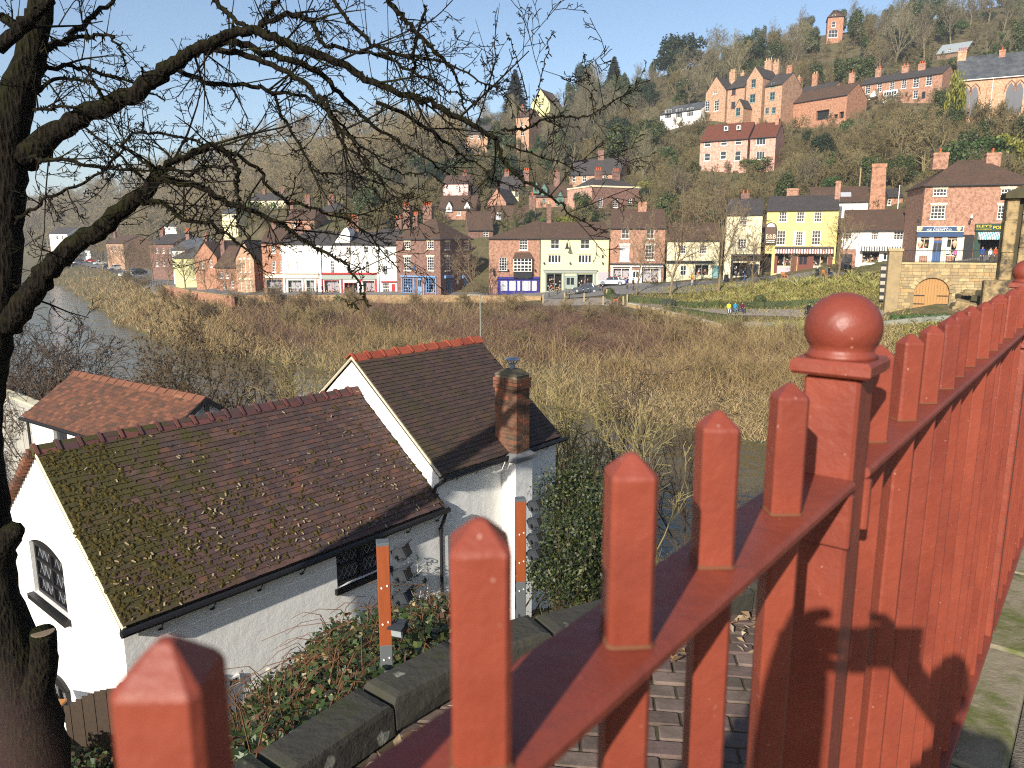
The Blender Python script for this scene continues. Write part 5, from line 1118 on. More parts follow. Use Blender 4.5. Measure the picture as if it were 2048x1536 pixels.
# chimney
cd = e2d - .22; P_ = onplane(1033, 914, E0 - AN * cd, AN) - E0; cu, cz0 = P_.dot(AX), P_.z + EZ; cz1 = (onplane(1033, 748, E0 - AN * cd, AN) - E0).z + EZ
cw, cdp = .44, .60
q_ = MB(); q_.box(cu - .05, cd - .02, -3, cu + cw + .08, e2d + .147, cz0 - .12); q_.build('chimney_breast', LIME, COT)
q_ = MB(); q_.box(cu - .12, cd - .1, cz0 - .11, cu + cw + .12, e2d + .3, cz0 - .02); q_.hexa([(cu - .12, cd - .1, cz0 - .02), (cu + cw + .12, cd - .1, cz0 - .02), (cu + cw + .12, e2d + .3, cz0 - .02), (cu - .12, e2d + .3, cz0 - .02), (cu - .01, cd - .0, cz0 + .06), (cu + cw + .01, cd - .0, cz0 + .06), (cu + cw + .01, e2d + .3, cz0 + .06), (cu - .01, e2d + .3, cz0 + .06)]); q_.build('flashing', plain('grey_lead_flashing', lin(112, 112, 112), 0.6, 0.4, 0.15), COT)
q_ = MB(); q_.box(cu + .008, cd + .008, cz0 - .1, cu + cw - .008, cd + cdp - .008, cz1 - .05); CH = q_.build('chimney', plain('chimney_mortar', lin(124, 110, 92), 0.95, 0.1, 0.2, 15), COT)
m = N('chimney_brick'); v = m.pos(); col = m.ramp(m.orand(), [(0, lin(90, 68, 56)), (.25, lin(130, 82, 61)), (.5, lin(106, 77, 62)), (.7, lin(156, 90, 65)), (.85, lin(78, 66, 56)), (1, lin(120, 88, 69))])
col = m.mix(m.math('MULTIPLY', m.ramp(m.noise(5, v, 6, 0.7), [(.45, (0, 0, 0)), (.7, (1, 1, 1))]), .6), col, lin(66, 60, 47)); m.set(col, 0.9, 0.2); m.bump(m.noise(60, v, 4), .4, .006); CBRICK = m.mat
nb = int((cz1 - cz0 - .12) / .078); bm_ = {}
def brick(x0, y0, z0, x1, y1, z1, par):
    k = (round(x1 - x0, 3), round(y1 - y0, 3), round(z1 - z0, 3))
    if k not in bm_:
        q = MB(); q.cbox(-k[0] / 2, -k[1] / 2, -k[2] / 2, k[0] / 2, k[1] / 2, k[2] / 2, .004); bm_[k] = q.mesh('brick', CBRICK)
    o = link('brick', bm_[k], par); o.location = ((x0 + x1) / 2 + rnd.uniform(-.002, .002), (y0 + y1) / 2 + rnd.uniform(-.002, .002), (z0 + z1) / 2); o.rotation_euler = (0, 0, rnd.uniform(-.008, .008))
J = .010
for r_ in range(nb):
    z0 = cz0 + .03 + r_ * .078; z1 = z0 + .066; e = .0
    if r_ >= nb - 3: e = .028
    x0, x1, ya, yb = cu - e, cu + cw + e, cd - e, cd + cdp + e; t = .1025
    if r_ % 2 == 0:
        L = (x1 - x0 - J) / 2
        for yy in (ya, yb - t): brick(x0, yy, z0, x0 + L, yy + t, z1, CH); brick(x0 + L + J, yy, z0, x1, yy + t, z1, CH)
        M_ = yb - ya - 2 * t - 2 * J; L = (M_ - J) / 2
        for xx in (x0, x1 - t): brick(xx, ya + t + J, z0, xx + t, ya + t + J + L, z1, CH); brick(xx, ya + t + 2 * J + L, z0, xx + t, yb - t - J, z1, CH)
    else:
        L = (yb - ya - 2 * J); l1 = L * .36; l2 = L * .28
        for xx in (x0, x1 - t): brick(xx, ya, z0, xx + t, ya + l1, z1, CH); brick(xx, ya + l1 + J, z0, xx + t, ya + l1 + J + l2, z1, CH); brick(xx, ya + l1 + l2 + 2 * J, z0, xx + t, yb, z1, CH)
        M_ = x1 - x0 - 2 * t - 2 * J
        for yy in (ya, yb - t): brick(x0 + t + J, yy, z0, x1 - t - J, yy + t, z1, CH)
q_ = MB(); q_.rings([[(cu - .02, cd - .02, cz1 - .06), (cu + cw + .02, cd - .02, cz1 - .06), (cu + cw + .02, cd + cdp + .02, cz1 - .06), (cu - .02, cd + cdp + .02, cz1 - .06)], [(cu + .12, cd + .18, cz1 + .06), (cu + cw - .12, cd + .18, cz1 + .06), (cu + cw - .12, cd + cdp - .18, cz1 + .06), (cu + .12, cd + cdp - .18, cz1 + .06)]]); q_.build('flaunching', COPG, CH)
q_ = MB(); c = (cu + cw / 2, cd + cdp / 2, cz1 + .05); q_.lathe([(.06, 0), (.06, .12)], 10, 0, c)
for k in range(4): a = k * math.pi / 2 + .4; q_.tube([(c[0] + .06 * math.cos(a), c[1] + .06 * math.sin(a), c[2] + .1), (c[0] + .12 * math.cos(a), c[1] + .12 * math.sin(a), c[2] + .19)], .012, 4)
q_.lathe([(.16, .19), (.165, .2), (.12, .235), (.02, .245)], 14, 0, c); q_.build('cowl', plain('galvanised_cowl', lin(128, 138, 150), 0.4, 0.5, 0.1), CH)

# ------------------------------------------------------------------ outbuilding with the orange roof
C0 = Vector((0, 0, CZ)) + ray(45, 833) * 20.0
az = R(125); a_ = Vector((math.sin(az), math.cos(az), 0)); OUT = thing('outbuilding', 'small white outbuilding with a patchy orange tiled roof', 'outbuilding', (C0.x, C0.y, 5.7), R(90) - az)
oz = C0.z - 5.7; od = 1.228 * 20 / 17; orh = .838 * 20 / 17; OL = 6.2; opit = math.atan2(orh, od); OV = Vector((0, math.cos(opit), math.sin(opit))); ON = Vector((0, -math.sin(opit), math.cos(opit))); OS = math.hypot(orh, od)
tiles(OUT, Vector((0, 0, oz)), X1, OV, ON, OL, OS, TILE3, 120, seed=9, part='roof')
q_ = MB(); q_.rings([[(0, od, oz + orh), (OL, od, oz + orh), (OL, 2 * od, oz), (0, 2 * od, oz)], [(0, od, oz + orh + .04), (OL, od, oz + orh + .04), (OL, 2 * od, oz + .04), (0, 2 * od, oz + .04)]]); q_.build('back_slope', TILE3, OUT)
q_ = MB(); wu0, _z = (onplane(93, 862, C0, Vector((a_.y, -a_.x, 0))) - C0).dot(a_), 0
wall_cells(q_, .12, OL - .12, -1.5, oz - .03, [(1.35, oz - .75, 2.1, oz - .12)], .12); q_.v = [(u, d + .14, z) for u, d, z in q_.v]
q_.face([(.12, .14, -1.5), (.12, .14, oz - .03), (.12, od, oz + orh - .05), (.12, 2 * od - .14, oz - .03), (.12, 2 * od - .14, -1.5)]); q_.face([(OL - .12, .14, -1.5), (OL - .12, 2 * od - .14, -1.5), (OL - .12, 2 * od - .14, oz - .03), (OL - .12, od, oz + orh - .05), (OL - .12, .14, oz - .03)]); q_.face([(.12, 2 * od - .14, -1.5), (.12, 2 * od - .14, oz), (OL - .12, 2 * od - .14, oz), (OL - .12, 2 * od - .14, -1.5)]); q_.build('wall', LIME, OUT)
q_ = MB(); q_.box(1.36, .22, oz - .74, 2.09, .25, oz - .13); w_ = q_.build('window', plain('brown_window_frame', lin(64, 46, 36)), OUT); q_ = MB(); q_.box(1.42, .21, oz - .68, 1.7, .218, oz - .2); q_.box(1.75, .21, oz - .68, 2.03, .218, oz - .2); q_.build('pane', GLASS, w_)
ridge_tiles(OUT, (-.03, od, oz + orh), (OL + .03, od, oz + orh), clay('orange_ridge', [lin(140, 90, 66), lin(120, 78, 58), lin(156, 104, 74)]), 16, TILE3, 34, .17)
q_ = MB(); q_.tube([(-.05, -.05, oz - .05), (OL + .05, -.05, oz - .05)], .045, 6); q_.tube([(.02, .1, oz - .1), (.02, .1, -.5)], .035, 6); q_.build('gutter', IRON, OUT)
for s_ in (0, 1): q_ = MB(); q_.hexa([(OL - .02, s_ * 2 * od, oz - .1), (OL + .04, s_ * 2 * od, oz - .1), (OL + .04, od, oz + orh - .1), (OL - .02, od, oz + orh - .1), (OL - .02, s_ * 2 * od, oz + .03), (OL + .04, s_ * 2 * od, oz + .03), (OL + .04, od, oz + orh + .03), (OL - .02, od, oz + orh + .03)]); q_.build('bargeboard', IRON, OUT)
q_ = MB(); q_.box(OL + .0, od - .05, oz - .2, OL + .05, od + .05, oz + orh - .1); q_.build('king_post', IRON, OUT)
# white boundary wall beyond it
A_ = W(12, 870, 24); B_ = W(92, 850, 21.5); top = W(12, 783, 24).z; q_ = MB(); dv = (B_ - A_); dv.z = 0; dv.normalize(); nn = Vector((dv.y, -dv.x, 0)) * .12
L_ = (B_ - A_).length + 2.2; A_ = A_ - dv * 2.5; P0 = [A_ - nn, A_ + dv * L_ - nn, A_ + dv * L_ + nn, A_ + nn]
q_.hexa([(p.x, p.y, 4.5) for p in P0] + [(p.x, p.y, top) for p in P0]); bw_ = thing('garden_wall', 'weathered white boundary wall behind the outbuilding', 'wall', (0, 0, 0)); q_.build('wall', plain('weathered_whitewash', lin(170, 166, 156), .9, .2, .15, 2.5), bw_)
q_ = MB(); q_.hexa([(p.x + (p - A_).x * 0, p.y, top + .003) for p in [A_ - nn * 1.5, A_ + dv * L_ - nn * 1.5, A_ + dv * L_ + nn * 1.5, A_ + nn * 1.5]] + [(p.x, p.y, top + .07) for p in [A_ - nn * 1.5, A_ + dv * L_ - nn * 1.5, A_ + dv * L_ + nn * 1.5, A_ + nn * 1.5]]); q_.build('coping', MORTAR, bw_)
# dark board fence and timber decking at the foot of the gable
FEN = thing('board_fence', 'dark close boarded fence panel beside the cottage corner', 'fence', W(130, 1500, 8.95))
m = N('dark_fence_board'); m.set(m.mix(m.noise(20, m.co(), 4), lin(52, 44, 38), lin(78, 66, 54)), 0.85, 0.2); FB = m.mat
f0 = FEN.location
for i in range(9):
    x0 = W(126 + i * 12.6, 1410, 8.95).x; x1 = W(126 + (i + 1) * 12.6, 1410, 8.95).x; t = i / 8; zt = W(130, 1412 - 34 * math.sin(t * 1.5), 8.95).z
    q_ = MB(); q_.box(x0 - f0.x + .004, 0 + .008 * (i % 2), -1.6, x1 - f0.x - .001, .018 + .008 * (i % 2), zt - f0.z); q_.build('board', FB, FEN)
x0 = W(238, 1380, 8.95).x - f0.x; q_ = MB(); q_.cbox(x0, -.06, -1.6, x0 + .09, .05, W(240, 1368, 8.95).z - f0.z, .012); q_.build('post', FB, FEN)
DECK = thing('timber_deck', 'orange brown timber decking beside the tree trunk', 'deck', W(20, 1470, 8.6)); d0 = DECK.location
m = N('orange_decking'); m.set(m.mix(m.noise(9, m.co(), 4), lin(150, 98, 50), lin(178, 122, 66)), 0.6, 0.3); DK = m.mat
for i in range(9): q_ = MB(); q_.box(-1.2, -.5 + i * .142, -.03, .28, -.5 + i * .142 + .136, 0); q_.build('plank', DK, DECK).rotation_euler = (0, 0, 0)
# ------------------------------------------------------------------ the red bridge railing
FAZ = R(38.8); FH = Vector((math.sin(FAZ), math.cos(FAZ), 0)); FN = Vector((FH.y, -FH.x, 0))
FENC = thing('bridge_railing', 'red painted iron railing with square pickets and ball topped posts', 'railing', (-FN.x * .262, -FN.y * .262, CZ - 1.555), R(90) - FAZ)
# local frame: x along the railing, y away from the deck, z up from the foot
m = N('red_oxide_paint'); v = m.pos()
c = m.mix(m.ramp(m.noise(7, v, 6, 0.65), [(.35, (0, 0, 0)), (.7, (1, 1, 1))]), lin(126, 57, 40), lin(140, 66, 47))
c = m.mix(m.math('MULTIPLY', m.ramp(m.noise(60, v, 4, 0.7), [(.68, (0, 0, 0)), (.78, (1, 1, 1))]), .5), c, lin(160, 106, 92))
c = m.mix(m.math('MULTIPLY', m.ramp(m.noise(2.2, v, 5, 0.7), [(.42, (0, 0, 0)), (.66, (1, 1, 1))]), .5), c, lin(92, 38, 32)); c = m.mix(m.math('MULTIPLY', m.ramp(m.noise(140, v, 2, .5), [(.74, (0, 0, 0)), (.77, (1, 1, 1))]), .7), c, lin(196, 160, 146))
m.set(c, 0.38, 0.5); rr_ = m.n('ShaderNodeMapRange'); m.l(m.noise(12, v, 4), rr_.inputs[0]); rr_.inputs[3].default_value = .34; rr_.inputs[4].default_value = .62; m.l(rr_.outputs[0], m.b.inputs['Roughness'])
m.bump(m.math('ADD', m.noise(55, v, 5, 0.6), m.math('MULTIPLY', m.noise(16, v, 3), 1.2)), 0.42, 0.004); RED = m.mat
ZR = 1.555 - .2925; ZT = 1.555 - .148
TS = [-1.41 + .17 * i for i in range(14)]
TS = [t for t in TS if t < .9]; POSTS = [1.0, 3.32, -1.5]
TS = [.119 + .1703 * i for i in (-9, -8, -7, -6, -5, -4, 0, 1, 2, 3, 4)] + [1.192 + .1755 * i for i in range(12)] + [3.52 + .1755 * i for i in range(12)]
s_ = .0225 * 1.0
def dia(r, z, c=.0035):                            # square bar set diagonally, edges softened
    P = []
    for k in range(4):
        a = R(41) + k * math.pi / 2 - math.pi / 4 * 0; d = Vector((math.cos(a), math.sin(a))); t = Vector((-d.y, d.x)); w_ = r * .7071
        P += [tuple(d * w_ - t * (w_ - c)) + (z,), tuple(d * w_ + t * (w_ - c)) + (z,)]
    return P
pk = MB(); r0 = .0235
pk.rings([dia(r0, .03), dia(r0, ZT - .0165), dia(r0 * .94, ZT - .0135), dia(r0 * .2, ZT - .0008, .0008), dia(r0 * .05, ZT, .0002)])
pkm = pk.mesh('picket', RED)
wf = MB(); wf.rings([dia(r0 * 1.1, ZR + .0005), dia(r0 * 1.02, ZR + .003)]); wfm = wf.mesh('weld', plain('dusty_weld', lin(112, 72, 50), .8, .2, .25, 40))
rg = random.Random(3)
for i, t in enumerate(TS):
    o = link('picket', pkm, FENC); o.location = (t + rg.uniform(-.002, .002), 0, 0); o.rotation_euler = (rg.uniform(-.004, .004), rg.uniform(-.004, .004), rg.uniform(-.05, .05)); link('weld', wfm, o)
def bar(x0, x1, z0, z1, y0, y1, name):
    c = .004; q = MB(); sec = lambda x: [(x, y0 + c, z0), (x, y1 - c, z0), (x, y1, z0 + c), (x, y1, z1 - c), (x, y1 - c, z1), (x, y0 + c, z1), (x, y0, z1 - c), (x, y0, z0 + c)]
    q.rings([sec(x0), sec(x1)]); return q.build(name, RED, FENC)
seg = [(-1.46, .965), (1.035, 3.285), (3.355, 5.7)]
for a, b in seg: bar(a, b, ZR - .014, ZR, -.035, .045, 'top_rail'); bar(a, b, .02, .034, -.035, .045, 'bottom_rail')
for t in POSTS:
    q = MB(); h_ = .034; q.cbox(-h_, -h_, -.05, h_, h_, 1.39, .004); po = q.build('post', RED, FENC); po.location = (t, .004, 0)
    q = MB(); a = .044; q.rings([[(-a, -a, 1.392), (a, -a, 1.392), (a, a, 1.392), (-a, a, 1.392)], [(-a - .004, -a - .004, 1.396), (a + .004, -a - .004, 1.396), (a + .004, a + .004, 1.396), (-a - .004, a + .004, 1.396)], [(-a - .004, -a - .004, 1.407), (a + .004, -a - .004, 1.407), (a + .004, a + .004, 1.407), (-a - .004, a + .004, 1.407)], [(-a, -a, 1.412), (a, -a, 1.412), (a, a, 1.412), (-a, a, 1.412)]]); q.build('cap', RED, po)
    q = MB(); pr = [(.044, 1.4125), (.040, 1.417), (.0385, 1.421)] + [(.0465 * math.cos(p), 1.449 + .0445 * math.sin(p)) for p in [R(-36 + 126 * k / 12) for k in range(12)]] + [(.0465 * math.cos(R(85)), 1.449 + .0445 * math.sin(R(85))), (.0006, 1.4937)]; q.lathe(pr, 36); q.build('ball_finial', RED, po, True)
    for sg in (-1, 1):
        q = MB(); x0, x1 = sorted((sg * .0345, sg * .05)); q.cbox(x0, -.04, ZR - .085, x1, .03, ZR - .016, .003); q.build('lug', RED, po)
# stone kerb under the railing and the deck
m = N('mossy_kerb_stone'); v = m.pos(); c = m.mix(m.noise(6, v, 6, .7), lin(120, 112, 94), lin(150, 140, 118)); c = m.mix(m.ramp(m.noise(3.5, v, 6, .7), [(.45, (0, 0, 0)), (.62, (1, 1, 1))]), c, lin(92, 98, 52)); c = m.mix(m.ramp(m.noise(9, v, 4, .7), [(.58, (0, 0, 0)), (.7, (1, 1, 1))]), c, lin(70, 66, 60)); m.set(c, .9, .2); m.bump(m.noise(25, v, 6), .7, .01); KERBM = m.mat
KB = kind(link('kerb', None), 'structure', 'mossy stone kerb along the foot of the railing'); KB.location = FENC.location; KB.rotation_euler = FENC.rotation_euler
for i in range(-2, 10):
    x0 = -1.0 + i * .86; q = MB(); q.cbox(x0 + .004, -.165 + rg.uniform(-.006, .006), -.22, x0 + .852, .16, -.004 + rg.uniform(-.006, .002), .012); q.build('kerb_stone', KERBM, KB)
m = N('deck_tarmac'); v = m.pos(); vt = m.n('ShaderNodeTexVoronoi'); vt.inputs['Scale'].default_value = 130; m.l(v, vt.inputs['Vector']); m.set(m.mix(m.noise(3, v, 5), m.ramp(vt.outputs['Distance'], [(.1, lin(84, 80, 76)), (.6, lin(120, 114, 106))]), lin(104, 96, 84)), .9, .2); m.bump(vt.outputs['Distance'], .6, .006)
q = MB(); q.box(-3, -6.5, -.5, 40, -.17, -.075); o = q.build('bridge_deck', m.mat); o.location = FENC.location; o.rotation_euler = FENC.rotation_euler; kind(o, 'structure', 'gritty tarmac deck of the bridge')

# ------------------------------------------------------------------ brick path beyond the railing
PZ = CZ - 2.12
COP = [(-1.75, 1.35), (-1.2, 2.05), (-.85, 2.5), (-.52, 2.95), (-.2, 3.3), (.2, 3.55), (.75, 3.82), (1.4, 4.08), (2.2, 4.36), (3.2, 4.75), (4.6, 5.5)]
m = N('path_bedding'); m.set(m.mix(m.noise(14, m.pos(), 5), lin(62, 54, 44), lin(86, 78, 58)), .95, .1); BED = m.mat
PATH = kind(link('brick_path', None), 'structure', 'worn blue brick path below the railing')
q = MB(); off = -FN * .30
pts = [Vector((x, y, 0)) for x, y in COP]; inner = [FH * t - FN * .36 for t in (-1.2, 0, 1.2, 2.4, 3.6, 4.8, 6.2)]
poly = pts + inner[::-1]; P2 = [(p.x, p.y) for p in poly]
q.rings([[(p[0], p[1], PZ - .6) for p in P2], [(p[0], p[1], PZ - .012) for p in P2]]); q.build('bedding', BED, PATH)
q = MB(); q.rings([[(*(FH * t - FN * n_)[:2], z) for t, n_, z in ((-3, .1, -1.6), (8, .1, -1.6), (8, .34, -1.6), (-3, .34, -1.6))], [(*(FH * t - FN * n_)[:2], z) for t, n_, z in ((-3, .1, -.66), (8, .1, -.66), (8, .34, -.66), (-3, .34, -.66))]]); q.v = [(a, b, c + PZ + 1.0) for a, b, c in q.v]
def inside(x, y):
    r = False; n = len(P2); j = n - 1
    for i in range(n):
        (xi, yi), (xj, yj) = P2[i], P2[j]
        if (yi > y) != (yj > y) and x < (xj - xi) * (y - yi) / (yj - yi) + xi: r = not r
        j = i
    return r
m = N('path_brick'); v = m.pos(); c = m.ramp(m.irand(), [(0, lin(78, 66, 64)), (.3, lin(104, 84, 80)), (.6, lin(90, 78, 76)), (.8, lin(122, 104, 94)), (1, lin(68, 62, 62))]); c = m.mix(m.math('MULTIPLY', m.ramp(m.noise(6, v, 6, .7), [(.42, (0, 0, 0)), (.68, (1, 1, 1))]), .85), c, lin(58, 54, 38)); c = m.mix(m.math('MULTIPLY', m.noise(50, v, 3), .35), c, lin(126, 110, 98)); m.set(c, .85, .25); m.bump(m.noise(40, v, 5), .5, .006); PBR = m.mat
ra = R(-7); ca, sa = math.cos(ra), math.sin(ra); bl, bw_, g = .222, .108, .011; its = []
for i in range(-6, 46):
    for j in range(-4, 34):
        lx = i * bl + (bl / 2 if j % 2 else 0) - 1.5; ly = j * bw_ + 1.4; x = lx * ca - ly * sa; y = lx * sa + ly * ca
        if inside(x, y): its.append((x, y))
its.sort(key=lambda p: abs(proj((p[0], p[1], PZ))[0] - 1300) + abs(p[1] - 3) * 40)
q = MB(); q.cbox(-bl / 2 + g / 2, -bw_ / 2 + g / 2, -.05, bl / 2 - g / 2, bw_ / 2 - g / 2, 0, .006); bme = q.mesh('brick', PBR); rest = MB()
for k, (x, y) in enumerate(its):
    dz = rg.uniform(-.006, .005); tl = (rg.uniform(-.02, .02), rg.uniform(-.02, .02), ra + rg.uniform(-.02, .02))
    if k < 300:
        o = link('brick', bme, PATH); o.location = (x, y, PZ + dz); o.rotation_euler = tl
    else:
        M_ = Matrix.Translation((x, y, PZ + dz)) @ Matrix.Rotation(tl[2], 4, 'Z'); b0 = len(rest.v)
        rest.v += [tuple(M_ @ Vector(p)) for p in q.v]; rest.f += [tuple(b0 + i for i in f) for f in q.f]; rest.m += q.m
o = rest.build('bricks', PBR, PATH); o['kind'] = 'stuff'
# low stone wall with coping between the path and the bramble bank
WALL = thing('stone_wall', 'low dark stone wall with lichen spotted coping beside the brick path', 'wall')
m = N('lichen_coping'); v = m.pos(); c = m.mix(m.noise(8, v, 6, .7), lin(48, 47, 43), lin(74, 71, 63)); c = m.mix(m.ramp(m.noise(5.0, v, 3, .5), [(.64, (0, 0, 0)), (.67, (1, 1, 1))]), c, lin(132, 132, 120)); c = m.mix(m.ramp(m.noise(4, v, 6, .75), [(.55, (0, 0, 0)), (.7, (1, 1, 1))]), c, lin(54, 58, 34)); m.set(c, .9, .2); m.bump(m.noise(22, v, 6), .8, .012); COPM = m.mat
def alongpts(pl, step):
    out = []; 
    for a, b in zip(pl[:-1], pl[1:]):
        n = max(1, round(math.dist(a, b) / step)); out += [tuple(p + (r_ - p) * i / n for p, r_ in zip(a, b)) for i in range(n)]
    return out + [pl[-1]]
cp = alongpts(COP, .62); hw = .15
def nrm(i):
    a = Vector(cp[max(0, i - 1)]); b = Vector(cp[min(len(cp) - 1, i + 1)]); d = (b - a).normalized(); return Vector((-d.y, d.x))
for i in range(len(cp) - 1):
    a, b = Vector(cp[i]), Vector(cp[i + 1]); n0, n1 = nrm(i), nrm(i + 1); d = (b - a).normalized() * .006; zt = PZ + .16 + rg.uniform(-.012, .012); q = MB()
    J1 = lambda: rg.uniform(-.012, .012)
    lo = [a + d - n0 * .02, b - d - n1 * .02, b - d + n1 * .21, a + d + n0 * .21]; hi = [a + d - n0 * (.02 + J1()), b - d - n1 * (.02 + J1()), b - d + n1 * (.21 + J1()), a + d + n0 * (.21 + J1())]; md = sum((p for p in hi), Vector((0, 0))) / 4
    q.rings([[(p.x, p.y, zt - .15) for p in lo], [(p.x, p.y, zt - .03) for p in hi], [(p.x + (md.x - p.x) * .06, p.y + (md.y - p.y) * .06, zt - .006) for p in hi], [(p.x + (md.x - p.x) * .2, p.y + (md.y - p.y) * .2, zt + .004) for p in hi]]); q.build('coping_stone', COPM, WALL)
q = MB()
for i in range(len(cp) - 1):
    a, b = Vector(cp[i]), Vector(cp[i + 1]); n0, n1 = nrm(i), nrm(i + 1); lo = [a, b, b + n1 * .17, a + n0 * .17]; q.rings([[(p.x, p.y, PZ - 4.5) for p in lo], [(p.x, p.y, PZ + .012) for p in lo]])
q.build('wall_body', brick_wall('dark_rubble', lin(96, 88, 76), lin(78, 70, 60), lin(60, 54, 46), bw=.4, rh=.2, msize=.02), WALL)
# dead leaves on the path
q = MB()
for _ in range(900):
    i = rg.randrange(len(cp) - 1); t = rg.random(); p = Vector(cp[i]).lerp(Vector(cp[i + 1]), t) - nrm(i) * (.07 + abs(rg.gauss(0, .16))); a = rg.uniform(0, 6.3); l = rg.uniform(.015, .05); w_ = l * rg.uniform(.2, .5); d = Vector((math.cos(a), math.sin(a))); e = Vector((-d.y, d.x)); z = PZ + .012 + rg.uniform(0, .02)
    if not inside(p.x, p.y): continue
    q.face([(*(p - d * l)[:], z), (*(p - e * w_)[:], z + rg.uniform(0, .02)), (*(p + d * l)[:], z + rg.uniform(0, .015)), (*(p + e * w_)[:], z + rg.uniform(0, .02))])
m = N('dead_leaf'); m.set(m.ramp(m.irand(), [(0, lin(96, 74, 52)), (.5, lin(142, 118, 88)), (1, lin(190, 176, 150))]), .8, .2); DEADLEAF = m.mat
o = q.build('leaf_litter', DEADLEAF); kind(o, 'stuff', 'dead leaves drifted along the stone coping')
# floodlight posts
m = N('varnished_post'); v = m.co(); mp = m.n('ShaderNodeMapping'); mp.inputs['Scale'].default_value = (8, 8, .8); m.l(v, mp.inputs[0]); m.set(m.mix(m.noise(6, mp.outputs[0], 5, .7), lin(126, 62, 34), lin(158, 84, 48)), .45, .4); POSTW = m.mat
POSTG = plain('grey_post_base', lin(92, 96, 98), .6, .4, .1); LAMPH = plain('dark_lamp_housing', lin(54, 58, 62), .5, .4, .15)
def flood_post(px, pyt, pychange, Y, label, lights, w_=.08, rz=R(12)):
    top = W(px, pyt, Y); zc = W(px, pychange, Y).z; t = thing('floodlight_post', label, 'light post', (top.x, top.y, top.z - 3.4), rz); H = 3.4; c = H - (top.z - zc)
    q = MB(); q.cbox(-w_ / 2, -w_ / 2, 0, w_ / 2, w_ / 2, c, .004); q.build('base', POSTG, t)
    q = MB(); q.cbox(-w_ / 2, -w_ / 2, c + .002, w_ / 2, w_ / 2, H - .02, .004); q.build('post', POSTW, t)
    q = MB(); q.cbox(-w_ / 2 - .001, -w_ / 2 - .001, H - .019, w_ / 2 + .001, w_ / 2 + .001, H, .003); q.build('cap', POSTG, t)
    for z in (H - .3, H - .55, H - .8):
        for x in (-.018, .018): q = MB(); q.rings([[(x + .006 * math.cos(k), -w_ / 2 - yy, z + .012 * (x > 0) + .006 * math.sin(k)) for k in [i * math.pi / 4 for i in range(8)]] for yy in (.001, .007)]); q.build('bolt', PAINT_W, t)
    for z, lens, tilt in lights:
        q = MB(); q.box(-.045, -.05, -.04, .045, .04, .045); q.hexa([(-.055, -.085, -.05), (.055, -.085, -.05), (.05, -.05, -.045), (-.05, -.05, -.045), (-.06, -.085, .055), (.06, -.085, .055), (.05, -.05, .05), (-.05, -.05, .05)]); q.box(-.065, -.125, .052, .065, -.04, .06); q.tube([(-.1, .0, -.01), (-.04, .0, -.01)], .012, 6); q.lathe([(.04, -.07), (.045, -.05), (.03, -.04)], 10)
        o = q.build('spotlight', LAMPH, t); o.scale = (.78,) * 3; o.location = (w_ / 2 + .06, 0, H - z); o.rotation_euler = (R(tilt), 0, R(lens))
        g = MB(); g.box(-.045, -.092, -.035, .045, -.0865, .04); g.build('lens', N('lens_%d' % int(z * 1000)).set(lin(150, 156, 158), .1, .6).mat if lens < -20 else GLASS, o)
    return t
flood_post(765, 1082, 1285, 4.5, 'brown floodlight post with four spotlights in front of the leaded window', [(.09, 60, -25), (.24, 60, -20), (.4, 60, -25), (.6, -30, 10)])
flood_post(1041, 996, 1160, 5.9, 'brown floodlight post with spotlights beside the chimney wing', [(.07, 60, -25), (.22, 60, -20), (.36, 60, -25), (.5, 60, -25)])
# ------------------------------------------------------------------ plants
def bark(name, cols, moss=0.0, rough=.9, bs=30, vs=3.0):
    m = N(name); v = m.co(); n = len(cols)
    c = m.ramp(m.orand(), [(i / max(1, n - 1), q) for i, q in enumerate(cols)])
    c = m.mix(m.math('MULTIPLY', m.noise(vs, v, 5, .7), .6), c, tuple(x * .5 for x in cols[0]))
    if moss: c = m.mix(m.math('MULTIPLY', m.ramp(m.noise(2.4, v, 6, .7), [(.5, (0, 0, 0)), (.64, (1, 1, 1))]), moss), c, lin(84, 84, 32))
    m.set(c, rough, .15); m.bump(m.noise(bs, v, 5), .6, .01); return m.mat
def leafm(name, c1, c2, rough=.5, spec=.3, tr=.25, orv=.3):
    m = N(name); c = m.mix(m.irand(), c1, c2)
    f = m.math('MULTIPLY_ADD', m.orand(), orv); f.node.inputs[2].default_value = 1 - orv / 2
    hs = m.n('ShaderNodeHueSaturation'); m.l(f, hs.inputs['Value']); m.l(c, hs.inputs['Color'])
    m.set(hs.outputs[0], rough, spec); return m.mat
BARK_HILL = bark('grey_brown_bark', [lin(124, 115, 92), lin(106, 98, 80), lin(140, 131, 104), lin(116, 112, 82), lin(98, 90, 76), lin(132, 118, 96)])
BARK_TAN = bark('tan_twigs', [lin(130, 116, 84), lin(114, 102, 72), lin(138, 126, 90), lin(112, 100, 66)])
BARK_DARK = bark('dark_bark', [lin(74, 62, 50), lin(88, 74, 58)], .5)
IVY = leafm('ivy_leaf', lin(76, 84, 42), lin(50, 60, 32)); CONI = leafm('conifer_needle', lin(54, 64, 40), lin(36, 46, 32), .7, .15); CYP = leafm('cypress_spray', lin(100, 108, 52), lin(74, 84, 44), .7, .15)
LAUREL = leafm('laurel_leaf', lin(70, 92, 42), lin(50, 70, 34)); BRIGHT = leafm('yellow_green_leaf', lin(128, 126, 44), lin(100, 102, 38)); HEDGE = leafm('hedge_leaf', lin(78, 86, 44), lin(58, 66, 36), .7)

